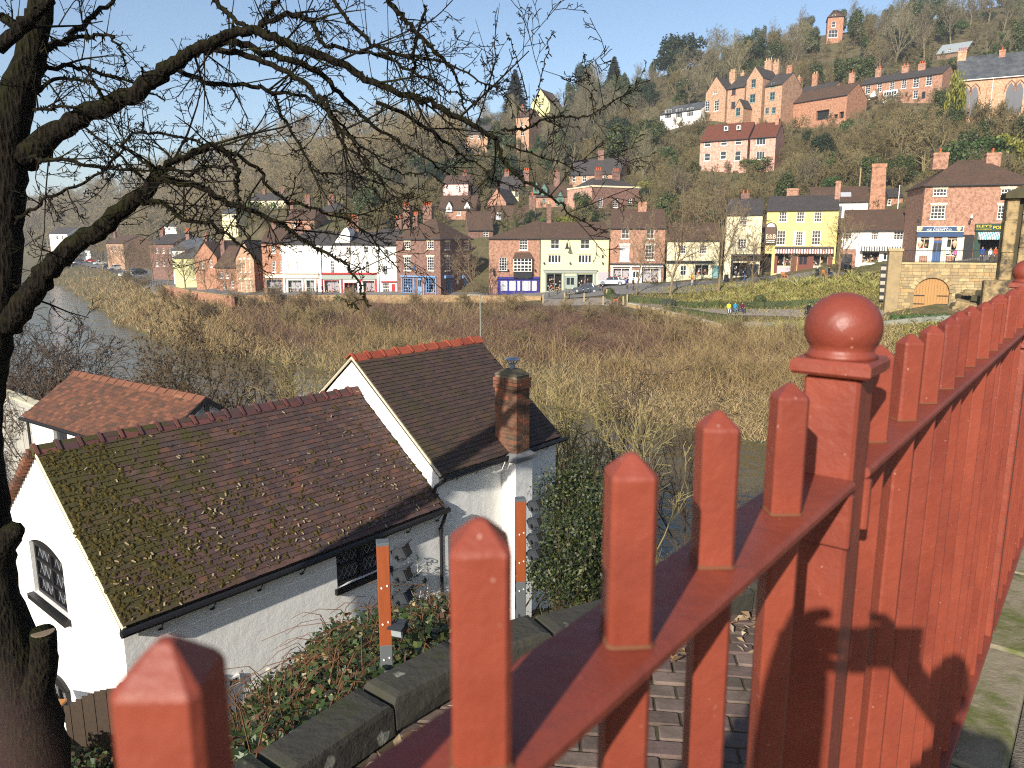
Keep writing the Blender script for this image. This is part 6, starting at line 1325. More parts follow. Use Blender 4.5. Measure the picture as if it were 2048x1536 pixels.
def grow(mb, p, d, L, r, lv, P, rg):
    n = P['seg'][lv]; pts = [p.copy()]; dd = d.normalized(); wob = P['wob'][lv]; up = P['up'][lv]
    for i in range(n):
        dd = (dd + Vector((rg.gauss(0, wob), rg.gauss(0, wob), rg.gauss(0, wob) + up))).normalized(); pts.append(pts[-1] + dd * (L / n))
    r1 = max(P['rmin'], r * P['tap'][lv]); rr = [r + (r1 - r) * i / n for i in range(n + 1)]
    mb.tube(pts, rr, P['sides'][lv], 0, lv == 0)
    if lv >= P['lv']: return
    k = P['kids'][lv]
    for j in range(k):
        t = P['t0'][lv] + (1 - P['t0'][lv]) * ((j + rg.random()) / k); i = min(n - 1, int(t * n)); f = t * n - i; q = pts[i].lerp(pts[i + 1], f); ax = (pts[i + 1] - pts[i]).normalized()
        o = ax.orthogonal().normalized(); o = Matrix.Rotation(rg.uniform(0, 6.283), 3, ax) @ o; a = R(rg.uniform(*P['ang'][lv])); cd = ax * math.cos(a) + o * math.sin(a)
        ln = L * rg.uniform(*P['rat'][lv]) * (1.15 - .5 * t); grow(mb, q, cd, ln, max(P['rmin'], rr[i] * P['rr'][lv]), lv + 1, P, rg)
def PP(**k):
    d = dict(seg=[6, 4, 3, 2, 2], wob=[.05, .12, .16, .2, .2], up=[.02, .06, .05, .03, .02], tap=[.35, .4, .5, .6, .7], sides=[7, 5, 3, 3, 3], kids=[9, 6, 5, 4, 0], t0=[.3, .2, .15, .1, 0], ang=[(30, 60), (25, 60), (25, 65), (25, 70), (0, 0)], rat=[(.45, .7), (.4, .65), (.4, .65), (.4, .7), (0, 0)], rr=[.55, .55, .6, .7, 1], rmin=.016, lv=4)
    d.update(k); return d
def proto(name, seed, H, r, P, mat, lean=(0, 0, 1), stems=1):
    """a bare tree: trunk part and crown part, as meshes"""
    rg = random.Random(seed); tr = MB(); cr = MB()
    for s_ in range(stems):
        d = Vector(lean) + Vector((rg.gauss(0, .22), rg.gauss(0, .22), 0)) * (stems > 1); d.normalize(); n = 6; pts = [Vector((rg.gauss(0, .15), rg.gauss(0, .15), -.6)) * (1 if stems > 1 else 0) + Vector((0, 0, -.6))]; dd = d
        Ls = H * (.62 if stems == 1 else rg.uniform(.5, .75))
        for i in range(n): dd = (dd + Vector((rg.gauss(0, .06), rg.gauss(0, .06), .03))).normalized(); pts.append(pts[-1] + dd * (Ls / n))
        rr = [r * (1 - .72 * i / n) for i in range(n + 1)]; tr.tube(pts, rr, 6)
        k = P['kids'][0] if stems == 1 else max(4, P['kids'][0] * 2 // 3)
        for j in range(k):
            t = .28 + .72 * (j + rg.random()) / k; i = min(n - 1, int(t * n)); q = pts[i].lerp(pts[i + 1], t * n - i); ax = (pts[i + 1] - pts[i]).normalized(); o = Matrix.Rotation(j * 2.4 + rg.uniform(-.5, .5), 3, ax) @ ax.orthogonal().normalized(); a = R(rg.uniform(*P['ang'][0])) * (1.1 - .45 * t)
            grow(cr, q, ax * math.cos(a) + o * math.sin(a), H * rg.uniform(.3, .46) * (1.2 - .5 * t), max(P['rmin'], rr[i] * .55), 1, P, rg)
    return tr.mesh('trunk', mat), cr.mesh('crown', mat)
rgl = np.random.default_rng(11)
def leafcloud(cs, n, size, flat=.0, shell=.55, aspect=.6):
    """n diamond leaves spread through ellipsoids cs=(x,y,z,rx,ry,rz) -> verts, quads"""
    cs = np.array(cs, float); wts = cs[:, 3] * cs[:, 4] + cs[:, 4] * cs[:, 5]; idx = rgl.choice(len(cs), n, p=wts / wts.sum()); c = cs[idx]
    d = rgl.normal(size=(n, 3)); d /= np.linalg.norm(d, axis=1)[:, None]; rad = (shell + (1 - shell) * rgl.random(n)) * (1 + rgl.normal(0, .07, n)); p = c[:, :3] + d * c[:, 3:6] * rad[:, None]
    nrm_ = d + rgl.normal(0, .6, (n, 3)); nrm_ /= np.linalg.norm(nrm_, axis=1)[:, None]
    a = np.cross(nrm_, rgl.normal(size=(n, 3))); a /= np.linalg.norm(a, axis=1)[:, None] + 1e-9; b = np.cross(nrm_, a); s = size * rgl.uniform(.6, 1.3, n)[:, None]
    V = np.stack([p - a * s, p - b * s * aspect, p + a * s, p + b * s * aspect], 1).reshape(-1, 3); return V, np.arange(n * 4).reshape(-1, 4)
def stack(L):
    V = []; Fq = []; b = 0
    for v, f in L: V.append(v); Fq.append(f + b); b += len(v)
    return np.concatenate(V), np.concatenate(Fq)
def plant_of(name, label, cat, parts, loc, rz=0, sc=1.0, group=None):
    t = thing(name, label, cat, loc, rz, group); t.scale = sc if hasattr(sc, '__len__') else (sc,) * 3
    for nm, me in parts: link(nm, me, t)
    return t

PB = PP(); PROTO = {}
PROTO['broad'] = [proto('broad', s, 12, .24, PP(kids=[9, 6, 5, 4, 0]), BARK_HILL) for s in (1, 2, 3)]
PROTO['tall'] = [proto('tall', s, 15, .22, PP(kids=[12, 5, 5, 4, 0], ang=[(22, 42), (20, 50), (25, 60), (25, 70), (0, 0)]), BARK_HILL) for s in (4, 5)]
PROTO['multi'] = [proto('multi', s, 9, .14, PP(kids=[8, 6, 5, 3, 0], up=[.02, .1, .08, .05, .02]), BARK_TAN, stems=4) for s in (6, 7)]
def evergreen(seed, cs, n, size, mat, trunk=True):
    V, Fq = leafcloud(cs, n, size); cm = npmesh('crown', V, Fq, mat); tr = MB(); top = max(c[2] for c in cs); tr.tube([(0, 0, -.6), (0, 0, top)], [.25, .08], 6); return tr.mesh('trunk', BARK_DARK), cm
def conifer(seed, H, Rb, n, mat, dens=.38, rag=.12):
    rg = np.random.default_rng(seed); z = H * (1 - rg.random(n) ** .6) ; z = np.clip(z, .05 * H, H * .995); a = rg.random(n) * 6.283; rr = Rb * (1 - z / H) ** .85 * (rg.random(n) ** .45) * (1 + rg.normal(0, rag, n)) + .04
    p = np.stack([rr * np.cos(a), rr * np.sin(a), z - rr * .18], 1); out = np.stack([np.cos(a), np.sin(a), -.35 + 0 * a], 1); out += rg.normal(0, .25, (n, 3)); tang = np.stack([-np.sin(a), np.cos(a), rg.normal(0, .3, n)], 1); s = (dens * rg.uniform(.6, 1.3, n))[:, None]
    V = np.stack([p - out * s, p - tang * s * .4, p + out * s, p + tang * s * .4], 1).reshape(-1, 3); tr = MB(); tr.tube([(0, 0, -.6), (0, 0, H * .92)], [.22, .04], 6); return tr.mesh('trunk', BARK_DARK), npmesh('crown', V, np.arange(n * 4).reshape(-1, 4), mat)
def blobs(seed, H, Rr, k):
    rg = random.Random(seed); out = [(0, 0, H * .55, Rr * .8, Rr * .8, H * .42)]
    for _ in range(k): a = rg.uniform(0, 6.28); q = rg.uniform(.3, .85) * Rr; out.append((q * math.cos(a), q * math.sin(a), H * rg.uniform(.3, .85), Rr * rg.uniform(.25, .5), Rr * rg.uniform(.25, .5), H * rg.uniform(.12, .25)))
    return out
PROTO['ivy'] = [evergreen(s, blobs(s, 8, 2.4, 12), 3400, .2, IVY) for s in (1, 2)]
PROTO['yew'] = [evergreen(s, blobs(s, 7, 3.2, 14), 4200, .22, CONI) for s in (3, 4)]
PROTO['laurel'] = [evergreen(s, blobs(s, 3.4, 2.2, 10), 2400, .14, LAUREL) for s in (5, 6)]
PROTO['bright'] = [evergreen(8, blobs(8, 3.0, 2.2, 10), 2200, .13, BRIGHT)]
PROTO['conifer'] = [conifer(3, 14, 3.0, 6500, CONI)]; PROTO['cypress'] = [conifer(4, 12, 2.6, 6500, CYP, .34, .08)]
LAB = {'broad': ('bare_tree', 'bare spreading twiggy tree', 'tree', 'bare spreading trees on the hillside'), 'tall': ('bare_tree', 'bare tall slender tree', 'tree', 'bare slender trees on the hillside'), 'multi': ('bare_shrub', 'tan many stemmed leafless shrub', 'shrub', 'leafless shrubs on the hillside'),
       'ivy': ('ivy_clad_tree', 'ivy clad dark green tree', 'tree', 'ivy clad trees on the hillside'), 'yew': ('evergreen_tree', 'dark round evergreen tree', 'tree', 'dark evergreens on the hillside'), 'laurel': ('evergreen_bush', 'green leafy bush', 'bush', 'green bushes on the hillside')}
def put(kd, P, sc, rz=None, label=None, i=None):
    tr, cr = PROTO[kd][rnd.randrange(len(PROTO[kd])) if i is None else i]; nm, lb, ct, gr = LAB.get(kd, (kd, None, 'tree', None)); nm = {'conifer': 'conifer_tree', 'cypress': 'cypress_tree', 'bright': 'yellow_bush'}.get(kd, nm)
    if label is None: lb = lb + ' ' + zone(P)
    return plant_of(nm, label or lb, ct if kd != 'bright' else 'bush', [('trunk', tr), ('crown', cr)], P, rnd.uniform(0, 6.28) if rz is None else rz, sc, None if label else gr)
def zone(P):
    x, y, _ = proj(P)
    if x < 850: return 'above the white shops'
    if x < 1130: return 'above the corner shop' if y > 300 else 'near the ridge conifer'
    if x < 1390: return 'behind the square brick house' if y > 270 else 'below the skyline cypress'
    if x < 1600: return 'below the red roofed house' if y > 340 else 'beside the red roofed house' if y > 240 else 'behind the manor'
    if x < 1860: return 'above the yellow inn' if y > 290 else 'below the terrace' if y > 200 else 'around the brick tower'
    return 'above the ice cream shop' if y > 260 else 'behind the church'
def at_ground(px, Y): P = W(px, 400, Y); return Vector((P.x, P.y, G(P.x, P.y)))
HT = {'broad': 13.5, 'tall': 16.5, 'multi': 9, 'ivy': 8.3, 'yew': 7.5, 'laurel': 3.6, 'conifer': 14, 'cypress': 12, 'bright': 3}
def topz(me): a = np.empty(len(me.vertices) * 3); me.vertices.foreach_get('co', a); return a[2::3].max()
def put_px(kd, px, pytop, Y, label=None, i=None, wide=1.0):
    """place by the pixel column, distance and the pixel height of its top"""
    P = at_ground(px, Y); h_ = max(1.5, W(px, pytop, Y).z - P.z); i = rnd.randrange(len(PROTO[kd])) if i is None else i % len(PROTO[kd]); s = h_ / topz(PROTO[kd][i][1]); return put(kd, P, (s * wide, s * wide, s), None, label, i)
# trees that stand out in the photograph
for a in (('conifer', 1030, 138, 300, 'dark conifer with a pointed top on the ridge by the pale house', 0, 1.5), ('cypress', 1222, 112, 302, 'olive green cone shaped cypress on the skyline', 0, 1.6), ('yew', 1350, 62, 262, 'broad dark evergreen towering at the brow of the hill', 0, 1.15), ('yew', 1168, 120, 312, 'dark cedar on the skyline beside the cypress', 1, .8),
          ('yew', 1422, 150, 236, 'dark evergreen behind the manor house', 0), ('broad', 1578, 8, 292, 'round headed bare tree standing out on the skyline by the tower', 0, .75), ('tall', 1712, 12, 238, 'pale bare twin tree just right of the brick tower', 0), ('tall', 1762, 22, 228, 'pale bare tree between the tower and the shed', 1), ('tall', 1870, -20, 222, 'tall bare tree in front of the grey roofed shed', 0),
          ('multi', 1800, 205, 128, 'large bare multi stemmed tree below the terraced houses', 0, 1.0), ('multi', 1845, 215, 124, 'bare multi stemmed tree beside the church wall', 1, .9), ('laurel', 1512, 314, 146, 'rounded dark green bush below the red roofed house', 0, 1.5), ('laurel', 1692, 236, 150, 'bright green bush beneath the barn', 1), ('bright', 1131, 430, 142, 'small yellow green bush behind the cream shop'), ('bright', 1296, 360, 155, 'yellow green bush beside the square brick house'),
          ('cypress', 855, 372, 165, 'slim olive conifer behind the corner house chimneys', 0, .8), ('yew', 740, 385, 190, 'low dark evergreen above the white shops', 0, 1.4), ('yew', 770, 345, 210, 'broad dark cedar on the slope above the white shops', 1, 1.5), ('laurel', 520, 402, 200, 'round dark bush before the pale terrace', 0), ('ivy', 1610, 62, 275, 'ivy covered tree left of the brick tower', 0), ('ivy', 1755, 45, 255, 'ivy covered tree right of the brick tower', 1, 1.2),
          ('bright', 1893, 132, 135, 'yellow green ivy climbing the church corner', 0, .22), ('bright', 2010, 262, 112, 'yellow flowering bush below the church', 0, .8), ('laurel', 1945, 275, 113, 'green bush below the church wall', 0), ('ivy', 1930, 250, 116, 'ivy covered stump by the church footing', 0, .7),
          ('broad', 1258, 150, 300, 'bare tree beside the cypress on the skyline', 1), ('yew', 115, 490, 310, 'dark evergreen by the far white houses', 0), ('multi', 190, 470, 300, 'bare russet tree by the far bend of the street', 0)):
    put_px(*a)
for px, py, Y in ((1590, 30, 300), (1880, 20, 268), (1830, 10, 272), (1960, -30, 262), (2030, -30, 250), (1790, -10, 280), (1480, 70, 285), (1440, 85, 280), (1530, 60, 290)): put_px('ivy' if rnd.random() < .55 else 'broad', px, py, Y, None, None, 1.1)
n_ind = {'broad': 0, 'tall': 0, 'multi': 0, 'ivy': 0, 'yew': 0, 'laurel': 0}; spots = []
def clash(P, H, rc):
    x, y, d = proj(P); k = FPX / d; bx = (x - rc * k, y - H * k, x + rc * k, y)
    for x0, y0, x1, y1, Yh in BOXES:
        if P.y > Yh + 9 or P.y < Yh - 90: continue
        if P.y > Yh - 2 and abs(x - (x0 + x1) / 2) > (x1 - x0) / 2 + rc * k: continue
        ix = min(bx[2], x1) - max(bx[0], x0); iy = min(bx[3], y1) - max(bx[1], y0)
        if ix > 0 and iy > 0 and ix * iy > .07 * (x1 - x0) * (y1 - y0): return True
    return False
tries = 0
while len(spots) < 560 and tries < 4200:
    tries += 1; px = rnd.uniform(560, 2100); lim = np.interp(px, [560, 850, 1000, 1150, 1300, 1450, 1600, 1800, 2100], [300, 270, 250, 210, 150, 110, 60, 20, -10]); py = rnd.uniform(lim, 470); P = ground_hit(px, py, float(np.interp(px, [1200, 1450, 1650, 1900], [126, 122, 113, 104])), 420)
    if P is None or P.y > 400: continue
    r_ = rnd.random(); kd = 'broad' if r_ < .3 else 'tall' if r_ < .46 else 'multi' if r_ < .64 else 'ivy' if r_ < .84 else 'yew' if r_ < .91 else 'laurel'
    near = P.y < 175
    if near and kd in ('broad', 'tall', 'yew', 'ivy') and rnd.random() < .55: kd = 'multi'
    sc = rnd.uniform(.6, 1.0) * (.85 if near else 1.25); rc = {'broad': 4.2, 'tall': 3.4, 'multi': 3.6, 'ivy': 2.5, 'yew': 3.2, 'laurel': 2.2}[kd] * sc
    if clash(P, HT[kd] * sc, rc): continue
    if any((P.x - q[0]) ** 2 + (P.y - q[1]) ** 2 < (rc * .8) ** 2 for q in spots): continue
    spots.append((P.x, P.y)); put(kd, P, sc * rnd.uniform(.92, 1.08))
# the far wood to the west and the undergrowth: too many to count
def lowtree(seed, H, k1, k2, rm):
    mb = MB(); rg = random.Random(seed); grow(mb, Vector((0, 0, -.5)), Vector((0, 0, 1)), H, H * .02, 0, PP(seg=[3, 2, 1, 1], sides=[3, 3, 3, 3], kids=[k1, k2, 3, 0], lv=3, rmin=rm, t0=[.25, .2, .1, 0]), rg); return np.array([tuple(v) for v in mb.v]), mb.f
def mass(name, label, mats, variants, pos, scs):
    V = []; Fs = []; b = 0; nl = []
    for P, s, k in zip(pos, scs, range(len(pos))):
        bv, bf = variants[k % len(variants)]; a = rnd.uniform(0, 6.28); c, n = math.cos(a) * s, math.sin(a) * s
        V.append(np.stack([bv[:, 0] * c - bv[:, 1] * n + P[0], bv[:, 0] * n + bv[:, 1] * c + P[1], bv[:, 2] * s + P[2]], 1)); Fs.append(bf + b); b += len(bv)
    o = link(name, npmesh(name, np.concatenate(V), np.concatenate(Fs), mats, variants[0][1].shape[1])); return kind(o, 'stuff', label)
def quads(v, f): return v, np.array([q for q in f if len(q) == 4])
far = [quads(*lowtree(s, 12, 10, 6, .05)) for s in (1, 2, 3)]
pos = []; scs = []
while len(pos) < 900:
    px = rnd.uniform(-60, 900); lim = np.interp(px, [-60, 60, 200, 330, 470, 540, 640, 850], [425, 425, 405, 345, 300, 275, 268, 262]); py = lim + (520 - lim) * rnd.random() ** 1.35; P = ground_hit(px, py, 215, 1100, 5.0)
    if P is None or G(P.x, P.y) < 7: continue
    s = rnd.uniform(.7, 1.25) * (1.15 if P.y > 450 else .9)
    if clash(P, 12 * s, 4 * s): continue
    pos.append(P); scs.append(s)
FARM = N('far_wood_bark'); FARM.set(FARM.ramp(FARM.irand(), [(0, lin(136, 121, 94)), (.5, lin(124, 114, 86)), (1, lin(152, 136, 104))]), .95, .1)
mass('far_wood', 'leafless wood covering the far hillside above the river bend', FARM.mat, far, pos, scs)
und = [quads(*lowtree(s, 3.2, 9, 6, .03)) for s in (5, 6, 7)]; pos = []; scs = []
while len(pos) < 2000:
    px = rnd.uniform(480, 2100); lim = np.interp(px, [480, 850, 1000, 1150, 1300, 1450, 1600, 1800, 2100], [300, 268, 245, 205, 145, 100, 50, 10, -20]); py = lim + (470 - lim) * rnd.random(); P = ground_hit(px, py, float(np.interp(px, [1200, 1450, 1650, 1900], [124, 120, 112, 103])), 420)
    if P is None: continue
    s = rnd.uniform(.5, 1.2)
    if clash(P, 3.2 * s, 1.6 * s): continue
    pos.append(P); scs.append(s)
m = N('undergrowth_twigs'); m.set(m.ramp(m.irand(), [(0, lin(118, 104, 76)), (.4, lin(104, 96, 66)), (.7, lin(130, 116, 84)), (1, lin(84, 86, 52))]), .95, .1)
mass('hillside_undergrowth', 'brown leafless undergrowth on the hillside', m.mat, und, pos, scs)
gl = []
for _ in range(900):
    px = rnd.uniform(560, 2100); lim = np.interp(px, [480, 850, 1000, 1150, 1300, 1450, 1600, 1800, 2100], [310, 275, 255, 215, 155, 110, 60, 20, -10]); P = ground_hit(px, lim + (470 - lim) * rnd.random(), 124, 420)
    if P is None or clash(P, 1.6, 1.4): continue
    r_ = rnd.uniform(.6, 1.5); gl.append((P.x, P.y, P.z + .3, r_, r_, r_ * rnd.uniform(.6, 1.1)))
V, Fq = leafcloud(gl, 44000, .2); kind(link('ivy_undergrowth', npmesh('ivy_undergrowth', V, Fq, IVY)), 'stuff', 'dark ivy and bramble patches on the wooded hillside')

# ------------------------------------------------------------------ scrub on the far bank
def stems(n, samp, h0, h1, wid, lean=.25, curve=.3, nseg=3, drift=(0, 0)):
    P = samp(n); n = len(P); h = rgl.uniform(h0, h1, n); a = rgl.random(n) * 6.283; l = np.abs(rgl.normal(0, lean, n)); d = np.stack([np.cos(a) * l + drift[0], np.sin(a) * l + drift[1]], 1); cu = rgl.normal(0, curve, (n, 2)); fa = rgl.random(n) * 3.14; sd = np.stack([np.cos(fa), np.sin(fa), 0 * fa], 1)
    V = np.empty((n, nseg + 1, 2, 3))
    for k in range(nseg + 1):
        t = k / nseg; c = np.stack([P[:, 0] + (d[:, 0] * t + cu[:, 0] * t * t) * h, P[:, 1] + (d[:, 1] * t + cu[:, 1] * t * t) * h, P[:, 2] + h * t * (1 - .15 * t * np.abs(cu).sum(1))], 1); w_ = wid * (1 - .7 * t); V[:, k, 0] = c - sd * w_; V[:, k, 1] = c + sd * w_
    b = (np.arange(n) * (nseg + 1) * 2)[:, None]; q = np.concatenate([b + np.array([[2 * k, 2 * k + 1, 2 * k + 3, 2 * k + 2]]) for k in range(nseg)], 0); return V.reshape(-1, 3), q
def bank(px0, px1, py0, py1, ymin=38, ymax=118, mask=None):
    """sampler of ground points seen through a pixel window, thinned by a mask"""
    def f(n):
        px = rgl.uniform(px0, px1, n * 2) + rgl.normal(0, 45, n * 2); py = rgl.uniform(py0, py1, n * 2) + rgl.normal(0, 14, n * 2); ys_ = np.arange(ymin, ymax, 1.5); x = (px - 1024) / FPX; y = (768 - py) / FPX; rx = x; ry = _c + y * _s; rz_ = -_s + y * _c
        gx_ = np.linspace(-110, 75, 150); gy_ = np.linspace(30, 125, 100); 
        hit = np.full(n * 2, np.nan)
        for yy in ys_[::-1]:
            X = rx / ry * yy; Z = rz_ / ry * yy + CZ; g_ = GI(X, yy); hit = np.where(g_ > Z, yy, hit)
        ok = ~np.isnan(hit); X = (rx / ry * hit)[ok]; Y_ = hit[ok] + rgl.uniform(-.75, .75, ok.sum()); Z = GI(X, Y_); k2 = Z > .05
        if mask is not None: k2 &= mask(X, Y_)
        return np.stack([X, Y_, Z], 1)[k2][:n]
    return f
_gx = np.linspace(-220, 100, 300); _gy = np.linspace(20, 330, 300); _GG = GA(*np.meshgrid(_gx, _gy))
def GI(X, Y_):
    X = np.clip(np.broadcast_to(np.asarray(X, float), np.broadcast(X, Y_).shape), _gx[0], _gx[-1] - .01); Y_ = np.clip(np.broadcast_to(np.asarray(Y_, float), X.shape), _gy[0], _gy[-1] - .01); i = (X - _gx[0]) / (_gx[1] - _gx[0]); j = (Y_ - _gy[0]) / (_gy[1] - _gy[0]); i0 = i.astype(int); j0 = j.astype(int); fx = i - i0; fy = j - j0
    return _GG[j0, i0] * (1 - fx) * (1 - fy) + _GG[j0, i0 + 1] * fx * (1 - fy) + _GG[j0 + 1, i0] * (1 - fx) * fy + _GG[j0 + 1, i0 + 1] * fx * fy
def scrub(name, label, cols, sets):
    m = N(name + '_stems'); m.set(m.ramp(m.irand(), [(i / (len(cols) - 1), c) for i, c in enumerate(cols)]), .9, .15); V, q = stack(sets); return kind(link(name, npmesh(name, V, q, m.mat)), 'stuff', label)
quay_ok = lambda X, Y_: Y_ < np.interp(X, [-44, 0, 4, 12, 18, 26, 34, 45, 60], [110.5, 109, 102, 95, 88, 76, 66, 56, 46])
_ph = rgl.uniform(0, 6.28, 12)
_qx = np.array([q_[1] for q_ in QUAY]); _qv = np.array([q_[0] for q_ in QUAY])
west_ok = lambda X, Y_: (X < np.interp(Y_, _qx, _qv) - .5) | (Y_ < 111)
def patchy(th, f=1.0, o=0):
    def g_(X, Y_):
        v_ = np.sin(X * .31 * f + _ph[o]) * np.sin(Y_ * .27 * f + _ph[o + 1]) + .7 * np.sin(X * .73 * f + Y_ * .5 * f + _ph[o + 2]) + .5 * np.sin(X * 1.7 * f - Y_ * 1.3 * f + _ph[o + 3]) + rgl.normal(0, .35, X.shape)
        return quay_ok(X, Y_) & (v_ > th)
    return g_
scrub('bank_grass', 'dry straw coloured grass on the far river bank', [lin(170, 146, 102), lin(188, 166, 122), lin(144, 122, 88), lin(160, 140, 98), lin(86, 70, 52)], [stems(9000, bank(1300, 1760, 700, 960, 34, mask=quay_ok), .3, 1.1, .03, .8, .9), stems(42000, bank(420, 1700, 598, 870, mask=quay_ok), .25, .8, .022, .8, .9), stems(6000, bank(1650, 1760, 640, 720, 50, 90), .2, .5, .03, .6, .6), stems(6500, bank(120, 480, 545, 720, 80, 320, mask=west_ok), .4, 1.2, .05, .7, .8)])  # last, dark stem colour stands in for shaded gaps in the grass
scrub('bank_bramble', 'tangled purple brown bramble thicket on the far bank', [lin(130, 102, 84), lin(110, 86, 74), lin(146, 116, 92), lin(66, 52, 44)], [stems(22000, bank(1000, 1400, 614, 715, mask=patchy(-.7)), .7, 2.0, .018, .9, 1.1), stems(12000, bank(480, 1000, 600, 690, mask=patchy(-.2, 1, 4)), .9, 2.3, .02, .7, .9), stems(5000, bank(1250, 1660, 640, 780, 46, 100, mask=patchy(.2, 1.2, 2)), .6, 1.8, .026, .8, 1)])  # darkest stem colour paints in the shade inside the thicket
scrub('bank_withies', 'golden upright willow stems on the far bank', [lin(154, 130, 88), lin(136, 114, 78), lin(168, 146, 102), lin(120, 102, 72)], [stems(6500, bank(1330, 1680, 640, 790, 46, 100, mask=patchy(-.3, 1.3, 5)), 1.3, 3.1, .018, .42, .6, 4), stems(4600, bank(560, 980, 620, 760, mask=patchy(.1, 1, 1)), 1.3, 3.0, .022, .42, .6, 4), stems(5000, bank(120, 520, 545, 720, 80, 320, mask=west_ok), .5, 2.0, .05, .5, .6, 3), stems(2500, bank(1000, 1300, 690, 800, mask=patchy(.3, 1, 6)), .9, 2.4, .024, .4, .5, 4)])
# shrubs that read singly on the bank
BARK_BANK = bark('olive_bank_bark', [lin(140, 122, 86), lin(120, 102, 74), lin(150, 132, 92), lin(106, 90, 68)])
shp = [proto('bank_shrub', s, 5, .06, PP(kids=[7, 6, 5, 3, 0], rmin=.011, up=[.04, .12, .1, .06, .02]), BARK_BANK, stems=6) for s in (21, 22, 23)]
k = 0
for px, py, Y, s in ((590, 640, 104, .8), (650, 650, 100, .7), (740, 655, 98, .75), (860, 640, 102, .75), (980, 660, 96, .7), (1080, 665, 93, .8), (1180, 660, 92, .8), (1290, 665, 88, .8), (1390, 680, 82, .8), (1480, 690, 76, .8), (1590, 700, 70, .8), (1660, 700, 66, .7), (1530, 760, 62, .7), (1430, 790, 64, .7), (1250, 780, 70, .6), (900, 720, 84, .6), (790, 730, 86, .6), (680, 720, 92, .7), (560, 690, 100, .8), (500, 640, 108, .8), (450, 640, 110, .8), (530, 620, 109, .9), (610, 620, 108, .9), (700, 620, 108, .85), (820, 620, 107, .85), (930, 625, 105, .85), (1030, 630, 101, .9), (1130, 635, 97, .9), (1230, 640, 93, .9), (1330, 650, 86, .9), (1360, 720, 76, .8), (1160, 720, 82, .7), (1050, 720, 84, .7), (760, 690, 94, .8), (620, 680, 98, .8), (400, 640, 108, .9), (360, 630, 118, .9), (310, 610, 130, 1), (270, 600, 150, 1.1), (240, 580, 175, 1.2)):
    P = at_ground(px, Y); tr, cr = shp[k % 3]; k += 1; plant_of('bank_shrub', 'leafless shrub with upright olive stems ' + ('by the street bend' if px < 470 else 'below the white shops' if px < 800 else 'below the corner shop' if px < 1090 else 'below the cream shop' if px < 1300 else 'below the garden'), 'shrub', [('stems', tr), ('crown', cr)], P, rnd.uniform(0, 6), s * rnd.uniform(.85, 1.15), 'leafless shrubs on the far bank')
# ------------------------------------------------------------------ the old tree by the cottage
m = N('old_tree_bark'); v = m.pos()
mp = m.n('ShaderNodeMapping'); mp.inputs['Scale'].default_value = (9, 9, 2.2); m.l(v, mp.inputs[0]); vo = m.n('ShaderNodeTexVoronoi'); vo.inputs['Scale'].default_value = 4.0; m.l(mp.outputs[0], vo.inputs['Vector'])
nz = m.noise(3, mp.outputs[0], 6, .7)
c = m.ramp(m.math('ADD', m.math('MULTIPLY', vo.outputs['Distance'], .7), m.math('MULTIPLY', nz, .6)), [(.25, lin(8, 8, 7)), (.55, lin(22, 19, 15)), (.9, lin(42, 36, 28))])
ge = m.n('ShaderNodeNewGeometry'); sx = m.n('ShaderNodeSeparateXYZ'); m.l(ge.outputs['Normal'], sx.inputs[0])
mo = m.math('MULTIPLY', m.ramp(m.math('ADD', m.noise(2.6, v, 6, .7), m.math('MULTIPLY', sx.outputs[2], .18)), [(.5, (0, 0, 0)), (.68, (1, 1, 1))]), .75)
m.set(m.mix(mo, c, m.mix(m.noise(30, v), lin(46, 46, 15), lin(22, 25, 11))), .95, .1); m.bump(m.math('ADD', vo.outputs['Distance'], nz), 1.0, .03); OLDB = m.mat
TWIG = bark('old_tree_twig', [lin(24, 21, 17), lin(30, 25, 20)], .3, .95, 60, 8)
TREE = thing('old_tree', 'old mossy tree with long arching bare branches over the cottage', 'tree', (0, 0, 0))
rt = random.Random(41)
def pxpath(L, Y0, Y1=None):
    n = len(L); Y1 = Y0 if Y1 is None else Y1; P = []; rr = []
    for i, a in enumerate(L):
        Y = Y0 + (Y1 - Y0) * i / max(1, n - 1); P.append(W(a[0], a[1], Y)); rr.append(a[2] * Y / FPX if len(a) > 2 else None)
    return P, rr
def smooth(P, rr, sub, jit=0.0):
    """Catmull-Rom through the points"""
    out = []; ro = []; n = len(P)
    for i in range(n - 1):
        p0, p1, p2, p3 = P[max(0, i - 1)], P[i], P[i + 1], P[min(n - 1, i + 2)]
        for k in range(sub):
            t = k / sub; q = .5 * ((2 * p1) + (p2 - p0) * t + (2 * p0 - 5 * p1 + 4 * p2 - p3) * t * t + (3 * p1 - p0 - 3 * p2 + p3) * t ** 3)
            if jit and (i or k): q = q + Vector((rt.gauss(0, jit), rt.gauss(0, jit), rt.gauss(0, jit)))
            out.append(q); ro.append(rr[i] + (rr[i + 1] - rr[i]) * t)
    return out + [P[-1]], ro + [rr[-1]]
TY = 7.2
P, rr = pxpath([(70, 1760, 95), (64, 1536, 78), (45, 1400, 64), (22, 1290, 52), (-6, 1180, 40), (-22, 1080, 44), (-28, 980, 40), (-30, 860, 28), (-18, 740, 32), (-4, 620, 36), (4, 500, 34), (10, 390, 34), (15, 300, 36), (30, 200, 32), (58, 120, 25), (82, 10, 21), (95, -80, 19)], TY - .15, TY)
P, rr = smooth(P, rr, 5, .008); mb = MB(); mb.tube(P, rr, 18, 0, True, .05, rt); mb.build('trunk', OLDB, TREE, True)
